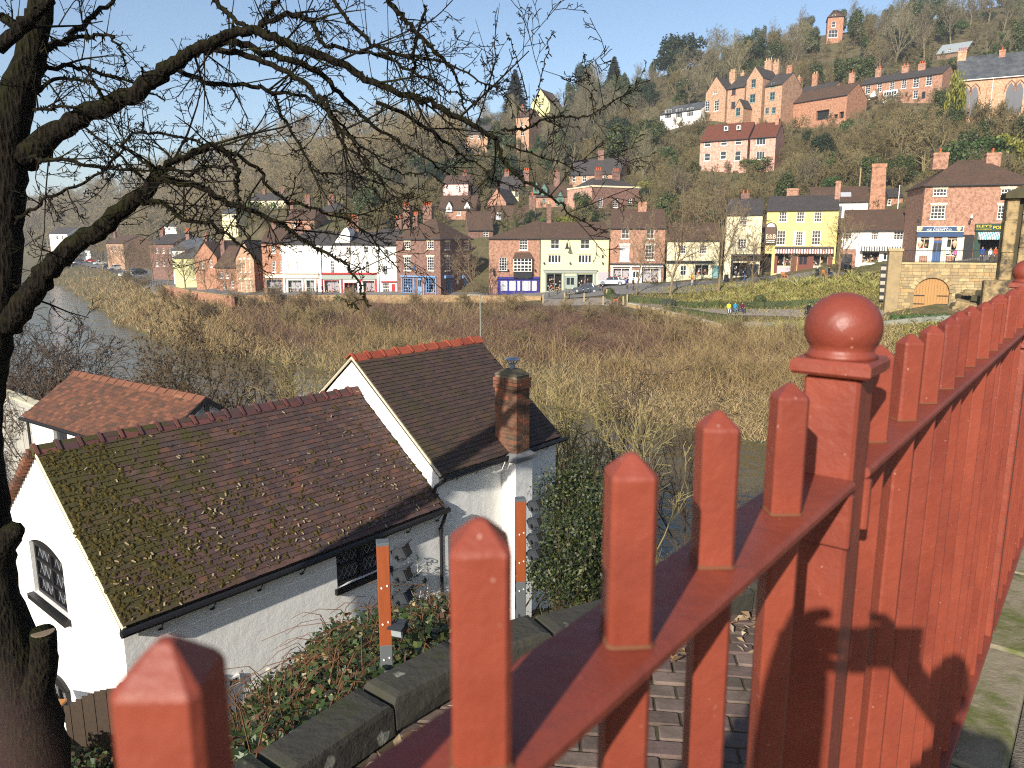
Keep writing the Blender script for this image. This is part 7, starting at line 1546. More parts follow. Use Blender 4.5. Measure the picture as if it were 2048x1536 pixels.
P, rr = smooth(*pxpath([(58, 1420, 40), (84, 1345, 30), (88, 1300, 26), (86, 1264, 25)], TY - .18, TY - .35), 4); mb = MB(); mb.tube(P, rr, 14, 0, True, .04, rt); st = mb.build('stump', OLDB, TREE, True)
q = MB(); c = P[-1]; q.lathe([(rr[-1] * .93, 0), (rr[-1] * .9, .006)], 16, 0, (c.x, c.y, c.z - .001)); q.build('cut_face', plain('cut_wood', lin(128, 112, 92), .9, .1, .2, 30), st)
P, rr = smooth(*pxpath([(-10, 1120, 34), (14, 1080, 26), (28, 1062, 20), (38, 1068, 10)], TY - .1, TY - .3), 4); mb = MB(); mb.tube(P, rr, 10, 0, True, .1, rt); mb.build('burr', OLDB, TREE, True)
limbs = [  # pixel paths with pixel radii; depth at start and end
    ([(42, 318, 32), (75, 292, 24), (120, 262, 19), (170, 228, 18), (230, 205, 17), (275, 184, 16), (315, 152, 15), (350, 130, 13), (382, 104, 11), (420, 88, 10), (468, 66, 9), (513, 63, 8.5), (560, 82, 8), (650, 112, 7.5), (700, 140, 7), (752, 168, 6.5), (812, 188, 6), (869, 208, 6), (951, 252, 5), (992, 286, 4.4), (1012, 330, 3.8), (1060, 369, 3), (1118, 400, 2.3), (1142, 431, 1.7), (1193, 462, 1)], 7.2, 6.6),
    ([(16, 655, 26), (60, 592, 22), (100, 532, 20), (160, 482, 18), (212, 450, 17), (262, 402, 15), (298, 376, 13), (312, 350, 11), (318, 338, 8)], 7.1, 6.7),
    ([(350, 132, 9), (368, 112, 9), (400, 98, 9), (440, 84, 8), (472, 88, 7), (534, 108, 6), (602, 128, 5.5), (650, 155, 5), (700, 205, 4), (760, 262, 3), (830, 300, 2.2), (900, 350, 1.4)], 7.2, 7.6),
    ([(424, 98, 6), (513, 118, 5.5), (581, 148, 5), (632, 186, 4.5), (667, 240, 4), (700, 282, 3.2), (740, 332, 2.4), (790, 400, 1.6), (830, 440, 1)], 7.2, 6.3),
    ([(356, 144, 5), (410, 161, 4.5), (489, 171, 4), (547, 184, 3.8), (615, 198, 3), (667, 232, 2.4), (720, 290, 1.8), (793, 342, 1.5), (855, 345, 1.2), (896, 372, 1)], 7.2, 7.9),
    ([(547, 185, 3), (564, 232, 2.8), (598, 290, 2.4), (632, 342, 2), (700, 346, 1.4), (735, 340, 1)], 7.5, 7.0),
    ([(513, 64, 6), (523, 50, 5), (564, 31, 5), (600, 32, 5), (626, 48, 4.5), (640, 79, 4), (680, 100, 3.5), (752, 110, 3), (820, 140, 2.4), (900, 180, 1.6), (958, 210, 1)], 7.2, 6.6),
    ([(427, 0, 5), (462, 31, 4.5), (496, 52, 4)], 7.4, 7.2), ([(520, 52, 4), (548, 10, 3.4), (570, -25, 3)], 7.2, 6.8),
    ([(-6, 96, 13), (25, 66, 12), (51, 44, 12), (80, 18, 11), (108, -14, 10)], 6.7, 6.6), ([(0, 28, 8), (30, 50, 9), (50, 62, 9)], 7.1, 7.1),
    ([(78, 150, 8), (92, 106, 7), (130, 79, 6), (160, 51, 5), (205, 20, 4), (240, -10, 3)], 7.3, 7.8), ([(130, 79, 4), (172, 72, 3.6), (182, 78, 3.4), (215, 74, 2.8), (242, 100, 2), (246, 135, 1.4)], 7.5, 7.2),
    ([(70, 142, 5), (143, 132, 4), (219, 147, 3.2), (273, 171, 2.2), (330, 200, 1.5)], 7.3, 7.9), ([(60, 190, 4), (110, 160, 3.4), (180, 165, 2.6), (210, 200, 2)], 7.3, 6.8), ([(58, 221, 3.4), (110, 216, 3), (164, 213, 2.2)], 7.2, 6.9),
    ([(56, 314, 5), (80, 320, 4.5), (113, 321, 4), (191, 331, 3), (239, 333, 2.4), (290, 345, 1.6)], 7.1, 6.6),
    ([(30, 446, 3.2), (60, 420, 3), (109, 390, 2.8), (178, 359, 2.6), (236, 311, 2.4), (267, 266, 2.4), (352, 273, 2.6), (434, 294, 2)], 6.9, 6.6), ([(171, 256, 2.2), (246, 318, 2.2), (304, 369, 2)], 7.1, 6.7), ([(232, 287, 2.4), (294, 328, 3), (308, 348, 4)], 6.9, 6.7),
    ([(316, 350, 7), (335, 332, 6.5), (362, 316, 6), (400, 301, 5.5), (431, 294, 5), (458, 314, 4.6), (475, 342, 4), (472, 376, 3.6), (476, 410, 3), (479, 444, 2.2), (500, 480, 1.4)], 6.7, 6.2),
    ([(434, 296, 4), (506, 328, 3.6), (547, 386, 3.2), (600, 410, 3), (680, 432, 2.4), (740, 470, 1.6), (800, 545, 1)], 6.5, 6.9),
    ([(316, 360, 8), (345, 360, 7), (403, 373, 6), (455, 403, 5.5), (526, 427, 4.6), (581, 461, 3.8), (620, 490, 3.2), (665, 512, 2.8), (700, 540, 2.4), (722, 580, 2.2), (728, 598, 2.4), (738, 614, 1)], 6.7, 6.0),
    ([(285, 408, 5), (328, 408, 4.6), (369, 441, 4), (420, 447, 3.6), (470, 480, 2.6), (520, 530, 1.6)], 6.8, 6.2), ([(318, 340, 3.4), (390, 341, 3), (472, 337, 2)], 6.7, 6.4),
    ([(650, 191, 2.8), (677, 270, 2.6), (735, 338, 2), (756, 393, 1.4), (790, 430, 1)], 7.6, 7.0), ([(660, -10, 4), (701, 44, 3.6), (752, 92, 3.2), (814, 113, 2.8), (889, 125, 2.2), (958, 164, 1.6), (1012, 178, 1)], 7.0, 6.5),
    ([(770, -10, 5), (790, 20, 5), (814, 44, 4.6), (841, 75, 4), (869, 103, 3.6), (910, 144, 2.8), (923, 191, 2), (940, 240, 1.2)], 7.0, 7.2), ([(848, 10, 2.4), (835, 80, 2.8), (821, 157, 3.4)], 6.8, 6.9), ([(752, 205, 4), (841, 246, 3.4), (906, 297, 2.6), (958, 330, 1.8), (1000, 372, 1)], 6.8, 7.3),
    ([(1005, 262, 2.6), (1060, 253, 2.4), (1111, 236, 2), (1163, 236, 1.6), (1197, 219, 1.2), (1241, 195, .8)], 6.6, 6.2), ([(1012, 290, 2), (1100, 320, 1.4), (1165, 345, .8)], 6.6, 6.3), ([(951, 250, 1.6), (985, 150, 1.2), (995, 15, .7)], 6.7, 6.5), ([(1077, 171, 1), (1062, 255, 1.4)], 6.3, 6.5), ([(1077, 175, 1.2), (1092, 120, 1), (1105, 65, .7)], 6.3, 6.3), ([(1055, 200, 1.2), (1030, 110, 1), (1012, 65, .7)], 6.5, 6.4), ([(1188, 225, 1), (1180, 160, .9), (1166, 105, .6)], 6.3, 6.2),
]
TWP = PP(seg=[3, 3, 2, 2], wob=[.1, .12, .14, .16], up=[.0, .0, .0, 0], tap=[.35, .4, .5, .6], sides=[5, 4, 3, 3], kids=[4, 3, 2, 0], t0=[.15, .15, .2, 0], ang=[(25, 60), (30, 65), (30, 70), (0, 0)], rat=[(.3, .6), (.3, .6), (.3, .6), (0, 0)], rr=[.55, .6, .7, 1], rmin=.0032, lv=3)
crown = MB(); spur = MB()
for li, (L, y0, y1) in enumerate(limbs):
    P, rr = pxpath(L, y0, y1); P, rr = smooth(P, rr, 5, .012); big = max(rr) > .035
    mb = MB(); mb.tube(P, rr, 12 if big else 7, 0, True, .06, rt); mb.build('limb' if big else 'branch', OLDB, TREE, True)
    # knobbly spurs and moss tufts
    for i in range(len(P) - 1):
        d = (P[i + 1] - P[i]); ln = d.length
        for _ in range(int(ln / .02) + 1):
            if rr[i] > .05 or rt.random() < .35: continue
            o = Matrix.Rotation(rt.uniform(0, 6.28), 3, d.normalized()) @ d.orthogonal().normalized(); b_ = P[i].lerp(P[i + 1], rt.random()); hh = rt.uniform(.012, .035); spur.tube([b_, b_ + o * (rr[i] + hh * .6), b_ + o * (rr[i] + hh) + Vector((0, 0, -.008))], [min(rr[i], .012) * .9, .007, .003], 3, 0, False)
    # side twigs
    nt_ = int(sum((P[i + 1] - P[i]).length for i in range(len(P) - 1)) / (.24 if big else .17))
    for k in range(nt_):
        i = rt.randrange(len(P) // 8, len(P) - 1)
        if rr[i] > .06 and rt.random() < .8: continue
        d = (P[i + 1] - P[i]).normalized(); o = Matrix.Rotation(rt.uniform(0, 6.28), 3, d) @ d.orthogonal().normalized(); a = R(rt.uniform(30, 75)); cd = d * math.cos(a) + o * math.sin(a) + Vector((.05, 0, rt.choice([-.3, -.1, .25]))); Lt = rt.uniform(.18, .85) * (1.15 if rr[i] > .015 else .8)
        if rt.random() < .2:      # straight water shoot
            up = Vector((rt.gauss(0, .2), rt.gauss(0, .2), 1)); crown.tube([P[i], P[i] + up * .3 * Lt, P[i] + up * Lt * rt.uniform(.7, 1.2)], [.005, .004, .002], 4, 0, False); continue
        grow(crown, P[i], cd, Lt, min(rr[i] * .55, rt.uniform(.006, .014)), 0, TWP, rt)
o = crown.build('twigs', TWIG, TREE); o['kind'] = 'stuff'
o = spur.build('mossy_spurs', TWIG, TREE); o['kind'] = 'stuff'

# ------------------------------------------------------------------ trees and shrubs on the near bank
BARK_ALDER = bark('alder_bark', [lin(96, 82, 62), lin(112, 96, 70), lin(84, 72, 58)]); BARK_GOLD = bark('golden_sapling_bark', [lin(146, 132, 88), lin(130, 116, 76), lin(158, 146, 100)], 0, .8)
BARK_DK = bark('dark_twig_bark', [lin(88, 74, 62), lin(76, 64, 54)])
APp = PP(kids=[9, 5, 4, 3, 0], rmin=.0085, ang=[(28, 55), (25, 60), (25, 65), (25, 70), (0, 0)], rat=[(.4, .6), (.4, .6), (.4, .6), (.4, .7), (0, 0)])
ALD = [proto('alder', s, 9, .11, APp, BARK_ALDER) for s in (31, 32, 33)]
# hanging cones of the alders
CONES = []
for tr, cr in ALD:
    n = len(cr.vertices); co = np.empty(n * 3); cr.vertices.foreach_get('co', co); co = co.reshape(-1, 3); sel = co[rgl.choice(n, 420)]; cs = [(p[0], p[1], p[2] - .04, .04, .04, .05) for p in sel]; V, Fq = leafcloud(cs, 1500, .035, shell=.2); CONES.append(npmesh('cones', V, Fq, plain('alder_cone', lin(66, 48, 38), .9, .1)))
def near_tree(kind_, px, pytop, Y, label, i, name='bare_tree', Href=9.0, wide=1.0, cones=False, cat='tree'):
    P0 = W(px, 800, Y); g = max(G(P0.x, P0.y), -.2); top = W(px, pytop, Y); tr, cr = kind_[i % len(kind_)]; s = (top.z - g) / topz(cr)
    parts = [('trunk', tr), ('crown', cr)] + ([('cones', CONES[i % 3])] if cones else [])
    t = plant_of(name, label, cat, parts, (top.x, top.y, g), rnd.uniform(0, 6.28), (s * wide, s * wide, s))
    for ch in t.children:
        if ch.name.startswith('cones'): ch['kind'] = 'stuff'
    return t
for a in ((300, 622, 33, 'alder with dark cones leaning over the river, westernmost of the clump', 0), (338, 592, 31, 'tall alder hung with dark cones in the riverside clump', 1), (372, 606, 30, 'straight alder stem with cones just behind the outbuilding ridge', 2), (410, 600, 31, 'alder with cones at the middle of the riverside clump', 0), (452, 640, 30, 'smaller alder on the eastern side of the riverside clump', 1), (500, 668, 31, 'thin alder at the water between outbuilding and chimney wing', 2)): near_tree(ALD, *a, Href=9.6, cones=True, wide=.85)
WIL = [proto('willow', s, 7, .07, PP(kids=[8, 5, 4, 3, 0], rmin=.008, up=[.03, .08, .05, .02, 0]), BARK_DK, stems=4) for s in (41, 42, 43)]
for i, (px, py, Y, lb) in enumerate(((45, 575, 30, 'dark bare willow by the river behind the old trunk'), (85, 600, 32, 'many stemmed bare willow beside the pale river'), (75, 690, 24, 'low bare willow above the outbuilding roof'), (20, 620, 25, 'bare willow half hidden by the old trunk'))): near_tree(WIL, px, py, Y, lb, i, 'bare_willow', 6.6, 1.0)
GOLD = [proto('sapling', s, 6, .05, PP(kids=[6, 4, 3, 2, 0], rmin=.008, up=[.03, .06, .06, .04, 0], wob=[.04, .06, .08, .1, .1], ang=[(15, 35), (20, 40), (20, 50), (25, 60), (0, 0)]), BARK_GOLD) for s in (51, 52, 53)]
for i, (px, py, Y, lb) in enumerate(((1100, 770, 27, 'slim golden sapling just right of the chimney wing'), (1130, 755, 26, 'tallest golden sapling beside the shrub'), (1165, 740, 27, 'forked golden sapling over the water'), (1200, 770, 25, 'golden sapling next to the dark bare tree'), (1235, 790, 26, 'golden sapling nearest the railing pickets'), (598, 700, 30, 'pale golden sapling left of the chimney wing gable'), (630, 712, 28, 'golden sapling close to the white gable verge'), (560, 715, 30, 'golden sapling among the alders'), (1330, 800, 25, 'golden sapling behind the picket tops'))): near_tree(GOLD, px, py, Y, lb, i, 'sapling', 6.2, .9)
DKT = [proto('dark_tree', 61, 8, .09, PP(kids=[11, 5, 4, 3, 0], rmin=.008, ang=[(35, 62), (25, 60), (25, 65), (25, 70), (0, 0)]), BARK_DK)]
near_tree(DKT, 1285, 668, 28, 'dark bare tree with upswept branches over the river', 0, 'bare_tree', 8.8, .8); near_tree(DKT, 1395, 760, 27, 'low dark bare tree behind the picket tops', 0, 'bare_tree', 8.8, .7)
nb_ok = lambda X, Y_: np.ones_like(X, bool)
def nearbank(n, t0, t1, o0, o1):
    def f(k):
        o_ = rgl.uniform(o0, o1, k); t_ = rgl.uniform(t0, t1, k); d = Vector((.62, .785)); X = o_ * d[0] - t_ * d[1]; Y_ = o_ * d[1] + t_ * d[0]; return np.stack([X, Y_, np.maximum(GA(X, Y_), -.1)], 1)
    return f
scrub('near_bank_twigs', 'brown tangled twigs along the near water edge', [lin(116, 100, 74), lin(96, 80, 62), lin(138, 120, 84), lin(150, 136, 88)], [stems(5200, nearbank(0, -16, 34, 17, 24.5), .5, 1.9, .011, .7, .8, 3), stems(1600, nearbank(0, -12, 12, 21, 25), .8, 3.0, .009, .5, .6, 4)])
o = scrub('near_bank_grass', 'rough dark grass and leaf litter around the cottage', [lin(74, 76, 42), lin(96, 88, 56), lin(60, 62, 36)], [stems(9000, nearbank(0, -14, 26, 2, 22), .08, .35, .012, .6, .6, 2)])
# brambles on the bank below the coping
m = N('bramble_leaf'); m.set(m.ramp(m.irand(), [(0, lin(34, 48, 22)), (.4, lin(52, 68, 32)), (.66, lin(72, 84, 42)), (.82, lin(84, 58, 40)), (.94, lin(70, 50, 36)), (1, lin(150, 134, 92))]), .45, .4); BRAM = m.mat
def leaf_surface(n, fpt, size, up=.7):
    P = np.array([fpt(*rgl.random(2)) for _ in range(n)]); P += rgl.normal(0, .06, P.shape); nr = rgl.normal(0, .55, (n, 3)); nr[:, 2] += up; nr /= np.linalg.norm(nr, axis=1)[:, None]; a = np.cross(nr, rgl.normal(size=(n, 3))); a /= np.linalg.norm(a, axis=1)[:, None]; b = np.cross(nr, a); s = size * rgl.uniform(.5, 1.4, n)[:, None]
    mid = P + nr * s * .25
    V = np.stack([P - a * s, mid - b * s * .62, P + a * s, mid + b * s * .62], 1).reshape(-1, 3); return V, np.arange(n * 4).reshape(-1, 4)
top_l = [W(470, 1560, 3.3), W(640, 1470, 3.9), W(760, 1390, 4.1), W(880, 1300, 4.5), W(930, 1262, 5.2)]; bot_l = [W(455, 1490, 8.8), W(520, 1400, 9.3), W(640, 1290, 9.6), W(740, 1262, 9.9), W(900, 1252, 10.2)]
def polyl(L, t): k = min(len(L) - 2, int(t * (len(L) - 1))); return L[k].lerp(L[k + 1], t * (len(L) - 1) - k)
def bsurf(u, v_):
    a, b = polyl(top_l, u), polyl(bot_l, u); p = a.lerp(b, v_); return (p.x, p.y, p.z + .35 * math.sin(v_ * 3.1) * (.6 + .4 * math.sin(u * 17 + v_ * 9)) - .12 * rnd.random())
t = thing('bramble', 'tangled bramble bank between the coping and the cottage wall', 'bramble'); V, Fq = stack([leaf_surface(13500, bsurf, .031)]); link('foliage', npmesh('foliage', V, Fq, BRAM), t)['kind'] = 'stuff'
mb = MB()
for _ in range(260):
    u, v_ = rnd.random(), rnd.random(); p = Vector(bsurf(u, v_)); d = Vector((rnd.gauss(0, .5), rnd.gauss(0, .5), .35)); mb.tube([p - Vector((0, 0, .1)), p + d * .25 + Vector((0, 0, .12)), p + d * .5, p + d * .7 - Vector((0, 0, .2))], [.006, .005, .004, .003], 3, 0, False)
mb.build('canes', bark('bramble_cane', [lin(104, 70, 52), lin(120, 96, 62)]), t)['kind'] = 'stuff'
mb = MB(); K = 8
gr_ = [[Vector(bsurf(i / K, j / K)) - Vector((0, 0, .16)) for j in range(K + 1)] for i in range(K + 1)]
for i in range(K):
    for j in range(K): mb.face([gr_[i][j], gr_[i + 1][j], gr_[i + 1][j + 1], gr_[i][j + 1]])
mb.build('earth_bank', BED, t)
# ivy at the bottom edge by the fence panel
t = thing('ivy_patch', 'dark ivy at the foot of the board fence', 'ivy'); c = W(200, 1520, 8.2); V, Fq = leafcloud([(c.x - .3, c.y, c.z - .25, .7, .5, .3), (c.x + .5, c.y + .1, c.z - .2, .5, .4, .3)], 1500, .05); link('foliage', npmesh('foliage', V, Fq, BRAM), t)['kind'] = 'stuff'
t = thing('variegated_shrub', 'pale yellow leaved shrub beside the timber deck', 'shrub'); c = W(25, 1512, 7.9); V, Fq = leafcloud([(c.x, c.y, c.z - .1, .28, .25, .22)], 420, .045); link('foliage', npmesh('foliage', V, Fq, BRIGHT), t)['kind'] = 'stuff'
# evergreen shrub by the chimney wing
m = N('shrub_leaf'); m.set(m.ramp(m.irand(), [(0, lin(26, 34, 19)), (.5, lin(44, 54, 27)), (.85, lin(70, 80, 38)), (1, lin(96, 92, 50))]), .5, .35); SHL = m.mat
t = thing('evergreen_shrub', 'dense small leaved evergreen shrub at the end of the chimney wing', 'shrub'); cs = []
for px, py, Y, r_ in ((1120, 1000, 11.5, .75), (1160, 960, 11.8, .6), (1195, 1010, 11.0, .6), (1110, 1090, 10.2, .6), (1170, 1080, 10.0, .75), (1090, 1150, 9.4, .5), (1150, 1160, 9.0, .6), (1205, 1120, 9.6, .55), (1220, 1060, 10.5, .5)):
    c = W(px, py, Y); cs.append((c.x, c.y, c.z, r_ * .7, r_ * .7, r_ * .8))
V, Fq = leafcloud(cs, 17000, .026, shell=.35); link('foliage', npmesh('foliage', V, Fq, SHL), t)['kind'] = 'stuff'
mb = MB()
for c in cs:
    for _ in range(4): mb.tube([(c[0] + rnd.gauss(0, .1), c[1] + .2, c[2] - 2.2), (c[0] + rnd.gauss(0, .2), c[1], c[2] - .6), (c[0] + rnd.gauss(0, .3), c[1] + rnd.gauss(0, .3), c[2] + c[5] * 1.15)], [.02, .014, .004], 4, 0, False)
mb.build('stems', BARK_DARK, t)['kind'] = 'stuff'
# thin climber on the cottage wall
t = thing('wall_climber', 'straggly thin climber against the white cottage wall', 'climber', COT.location, CRZ); mb = MB(); tips = []
for _ in range(16):
    u = 5.1 + rnd.gauss(0, .12); z = .3; pts = [Vector((u, wy - .04, -.5))]
    while z < EZ - .9 - rnd.random() * .7 and len(pts) < 16: z += .26; u += rnd.gauss(.02, .09); pts.append(Vector((u, wy - .04 - rnd.random() * .1, z)))
    mb.tube(pts, [.007] * (len(pts) - 1) + [.002], 3, 0, False); tips += pts[3:]
    for p in pts[4:]: q = p + Vector((rnd.gauss(0, .16), -.05, rnd.uniform(0, .18))); mb.tube([p, q], [.004, .002], 3, 0, False); tips.append(q)
mb.build('stems', bark('climber_stem', [lin(112, 102, 74)]), t)['kind'] = 'stuff'
V, Fq = leafcloud([(p.x, p.y, p.z, .07, .04, .06) for p in tips], 700, .024); link('foliage', npmesh('foliage', V, Fq, SHL), t)['kind'] = 'stuff'
# ------------------------------------------------------------------ walls, garden and street furniture on the far bank
m = N('mottled_quay_brick'); v = m.pos(); c = m.mix(m.ramp(m.noise(.9, v, 6, .7), [(.35, (0, 0, 0)), (.65, (1, 1, 1))]), lin(156, 124, 92), lin(182, 158, 116)); c = m.mix(m.ramp(m.noise(3.2, v, 5, .75), [(.5, (0, 0, 0)), (.66, (1, 1, 1))]), c, lin(112, 84, 68)); m.set(c, .95, .1); m.bump(m.noise(6, v, 5), .8, .05); QUAYM = m.mat
def wall_line(name, label, pts, z1, thick, mat, capm, step=3.0, z0=-2.5, dz=None):
    t = thing(name, label, 'wall'); pl = resamp(pts, step); q = MB(); cpp = MB()
    for a, b in zip(pl[:-1], pl[1:]):
        d = (Vector(b) - Vector(a)).normalized(); n = Vector((d.y, -d.x)) * thick / 2; za = z1(*a); zb = z1(*b); A, B = Vector(a), Vector(b)
        q.hexa([(*(A - n), za + z0), (*(B - n), zb + z0), (*(B + n), zb + z0), (*(A + n), za + z0), (*(A - n), za), (*(B - n), zb), (*(B + n), zb), (*(A + n), za)])
    q.build('wall', mat, t)
    for a, b in zip(pl[:-1], pl[1:]):
        d = (Vector(b) - Vector(a)).normalized(); n = Vector((d.y, -d.x)) * (thick / 2 + .05); za = z1(*a) + .003; zb = z1(*b) + .003; A, B = Vector(a) + d * .01, Vector(b) - d * .01; cpp = MB()
        cpp.hexa([(*(A - n), za), (*(B - n), zb), (*(B + n), zb), (*(A + n), za), (*(A - n), za + .1), (*(B - n), zb + .1), (*(B + n), zb + .1), (*(A + n), za + .1)]); cpp.build('coping', capm, t)
    return t
wall_line('quay_wall', 'long mottled brick wall edging the street above the scrub', [gxy(470, 600, 111.6), gxy(700, 600, 111.4), gxy(900, 600, 111.2), gxy(1082, 600, 110)], lambda x, y: W(700, 592, 111).z, .45, QUAYM, QUAYM, 3.0, -4)
wall_line('brick_wall', 'orange brick river wall where the street bends', [onz(330, 579), onz(390, 592), onz(466, 603)], lambda x, y: 6.3, .45, BRICK_ORANGE, QUAYM, 3.0, -4)
t = thing('ivy_clump', 'ivy hanging over the long quay wall', 'ivy'); c = W(677, 607, 110.6); V, Fq = leafcloud([(c.x, c.y, c.z - .2, 1.1, .35, 1.5), (c.x + .1, c.y, c.z - 1.6, .7, .3, 1.0)], 1500, .13); link('foliage', npmesh('foliage', V, Fq, LAUREL), t)['kind'] = 'stuff'
# railing along the quay further west
RAIL = thing('quay_railing', 'thin black railing along the quay where the street curves', 'railing'); pl = resamp([onz(330, 578), onz(275, 566), onz(248, 551), onz(206, 538)], 2.2)
for i, (a, b) in enumerate(zip(pl[:-1], pl[1:])):
    q = MB(); q.tube([(a[0], a[1], 5.5), (a[0], a[1], 6.7)], .05, 5); q.build('post', PAINT_BLACK, RAIL)
    q = MB(); q.tube([(a[0], a[1], 6.62), (b[0], b[1], 6.62)], .03, 4); q.tube([(a[0], a[1], 6.2), (b[0], b[1], 6.2)], .03, 4); q.build('rail', PAINT_BLACK, RAIL)
# bollards
def lathe_thing(name, label, P, prof, mat, group=None, cat=None, n=10):
    t = thing(name, label, cat or name.split('_')[-1], P, 0, group); q = MB(); q.lathe(prof, n); q.build('shaft', mat, t, True); return t
BOLL = None
bl = ['first black bollard, in front of the sage shop window', 'black bollard before the sage shop door', 'black bollard by the bonnet of the dark car', 'black bollard standing forward near the wooden posts', 'black bollard in front of the dark car door', 'black bollard beside the dark car wheel', 'black bollard behind the dark car tail']
for (px, py, Y), lb in zip(((1098, 597, 114), (1114.5, 592, 117), (1132, 595, 114.5), (1138.6, 604, 109), (1166.5, 598, 112), (1175.8, 597, 112.5), (1205, 594, 113)), bl):
    x, y = gxy(px, py, Y)
    t = thing('bollard', lb, 'bollard', (x, y, G(x, y) + .08), 0, 'black bollards by the parked cars')
    if BOLL is None: q = MB(); q.lathe([(.09, 0), (.07, .1), (.06, .85), (.085, .9), (.085, .96), (.05, 1.05), (.06, 1.12), (.01, 1.2)], 10); q2 = MB(); q2.lathe([(.063, .72), (.064, .78)], 10); BOLL = (q.mesh('shaft', PAINT_BLACK, True), q2.mesh('band', PAINT_W))
    link('shaft', BOLL[0], t); link('band', BOLL[1], t)
WP = plain('weathered_post', lin(168, 148, 112), .9, .1, .15, 8)
q = MB(); q.cbox(-.11, -.11, -.3, .11, .11, 1.15, .03); q.rings([[(-.09, -.09, 1.15), (.09, -.09, 1.15), (.09, .09, 1.15), (-.09, .09, 1.15)], [(-.02, -.02, 1.22), (.02, -.02, 1.22), (.02, .02, 1.22), (-.02, .02, 1.22)]]); WPM = q.mesh('shaft', WP)
for (px, py, Y), lb in zip(((1086, 613, 107), (1129, 611, 107.5), (1168, 611, 106), (1206, 617, 103), (1213, 606, 107), (1246, 619, 102), (1254, 615, 103)), ('wooden post at the end of the quay wall', 'second wooden post along the quay paving', 'third wooden post along the quay paving', 'wooden post at the outer corner of the quay paving', 'short wooden post behind the outer corner', 'wooden post left of the low stone wall end', 'tall wooden post at the low stone wall end')):
    x, y = gxy(px, py, Y); t = thing('wooden_post', lb, 'post', (x, y, G(x, y) + .1), 0, 'wooden posts on the quay'); link('shaft', WPM, t)
# arched stone wall with timber doors
AF = W(1776, 634, 78); ARW = thing('arched_stone_wall', 'tan stone wall with an arched timber door below the bridge end', 'wall', AF, R(-20)); af = Face(ARW, AF, R(-20), lambda u, d, z: (u, d, z))
m = N('arch_wall_stone'); v = m.pos(); c = m.ramp(m.irand(), [(0, lin(178, 152, 108)), (.3, lin(156, 136, 102)), (.55, lin(196, 174, 128)), (.8, lin(140, 124, 98)), (1, lin(186, 150, 100))]); c = m.mix(m.math('MULTIPLY', m.ramp(m.noise(1.6, v, 6, .75), [(.42, (0, 0, 0)), (.68, (1, 1, 1))]), .6), c, lin(120, 108, 84)); m.set(c, .95, .1); m.bump(m.noise(7, v, 6), .8, .05); ASTONE = m.mat
MORT_T = plain('stone_wall_joint', lin(140, 122, 92), .95, .1, .15, 4)
U1 = af.uv(2010, 528)[0]; ZP = af.uv(1900, 529)[1]; d0, _ = af.uv(1826, 600); d1, _ = af.uv(1897, 600); dz0 = af.uv(1860, 629)[1]; dz1 = af.uv(1860, 556)[1]; dc = (d0 + d1) / 2; rr_ = (d1 - d0) / 2; spz = dz1 - rr_ * .95
def in_arch(u, z, g=0.0):
    for c_ in (dc, dc + 7.1):
        if abs(u - c_) < rr_ + g and z < spz: return True
        if z >= spz and ((u - c_) / (rr_ + g)) ** 2 + ((z - spz) / (rr_ * .95 + g)) ** 2 < 1: return True
    return False
q = MB()
NU, NZ = 90, 60
for i in range(NU):
    for j in range(NZ):
        u0, u1, z0, z1 = U1 * i / NU, U1 * (i + 1) / NU, -1 + (ZP + 1) * j / NZ, -1 + (ZP + 1) * (j + 1) / NZ
        if not in_arch((u0 + u1) / 2, (z0 + z1) / 2, .0): q.face([(u0, 0, z0), (u1, 0, z0), (u1, 0, z1), (u0, 0, z1)])
q.box(0, 1.2, -1, U1, 1.3, ZP); q.box(0, .02, ZP - .1, U1, 1.2, ZP - .02); q.face([(0, 0, -1), (0, 0, ZP), (0, 1.2, ZP), (0, 1.2, -1)]); q.build('wall_core', MORT_T, ARW)
rs = random.Random(9); z = -.9; base = {}
while z < ZP - .25:
    hh = rs.choice((.26, .3, .34, .38)); hh = min(hh, ZP - z - .02); u = rs.uniform(-.3, 0)
    while u < U1:
        ww = rs.uniform(.4, .95); a, b = max(0, u) + .012, min(U1, u + ww) - .012; u += ww
        if b - a < .12: continue
        if any(in_arch(x, zz, .02) for x in (a, (a + b) / 2, b) for zz in (z + .02, z + hh - .02)): continue
        s_ = MB(); s_.cbox(a, -.05 - rs.random() * .04, z + .012, b, .02, z + hh - .012, .015); s_.build('stone', ASTONE, ARW)
    z += hh
for k in range(13):                                 # arch ring
    for c_ in (dc,):
        a0, a1 = math.pi * k / 13 + .012, math.pi * (k + 1) / 13 - .012; P = lambda a, r: (c_ + r * math.cos(a), spz + r * .96 * math.sin(a)); s_ = MB(); s_.prism([P(a0, rr_ + .02), P(a1, rr_ + .02), P(a1, rr_ + .42), P(a0, rr_ + .42)], -.12, .3); s_.build('voussoir', ASTONE, ARW)
m = N('new_oak'); mp = m.n('ShaderNodeMapping'); mp.inputs['Scale'].default_value = (6, 1, .6); m.l(m.co(), mp.inputs[0]); m.set(m.mix(m.noise(3, mp.outputs[0], 5, .7), lin(146, 104, 58), lin(184, 142, 88)), .6, .3); OAK = m.mat
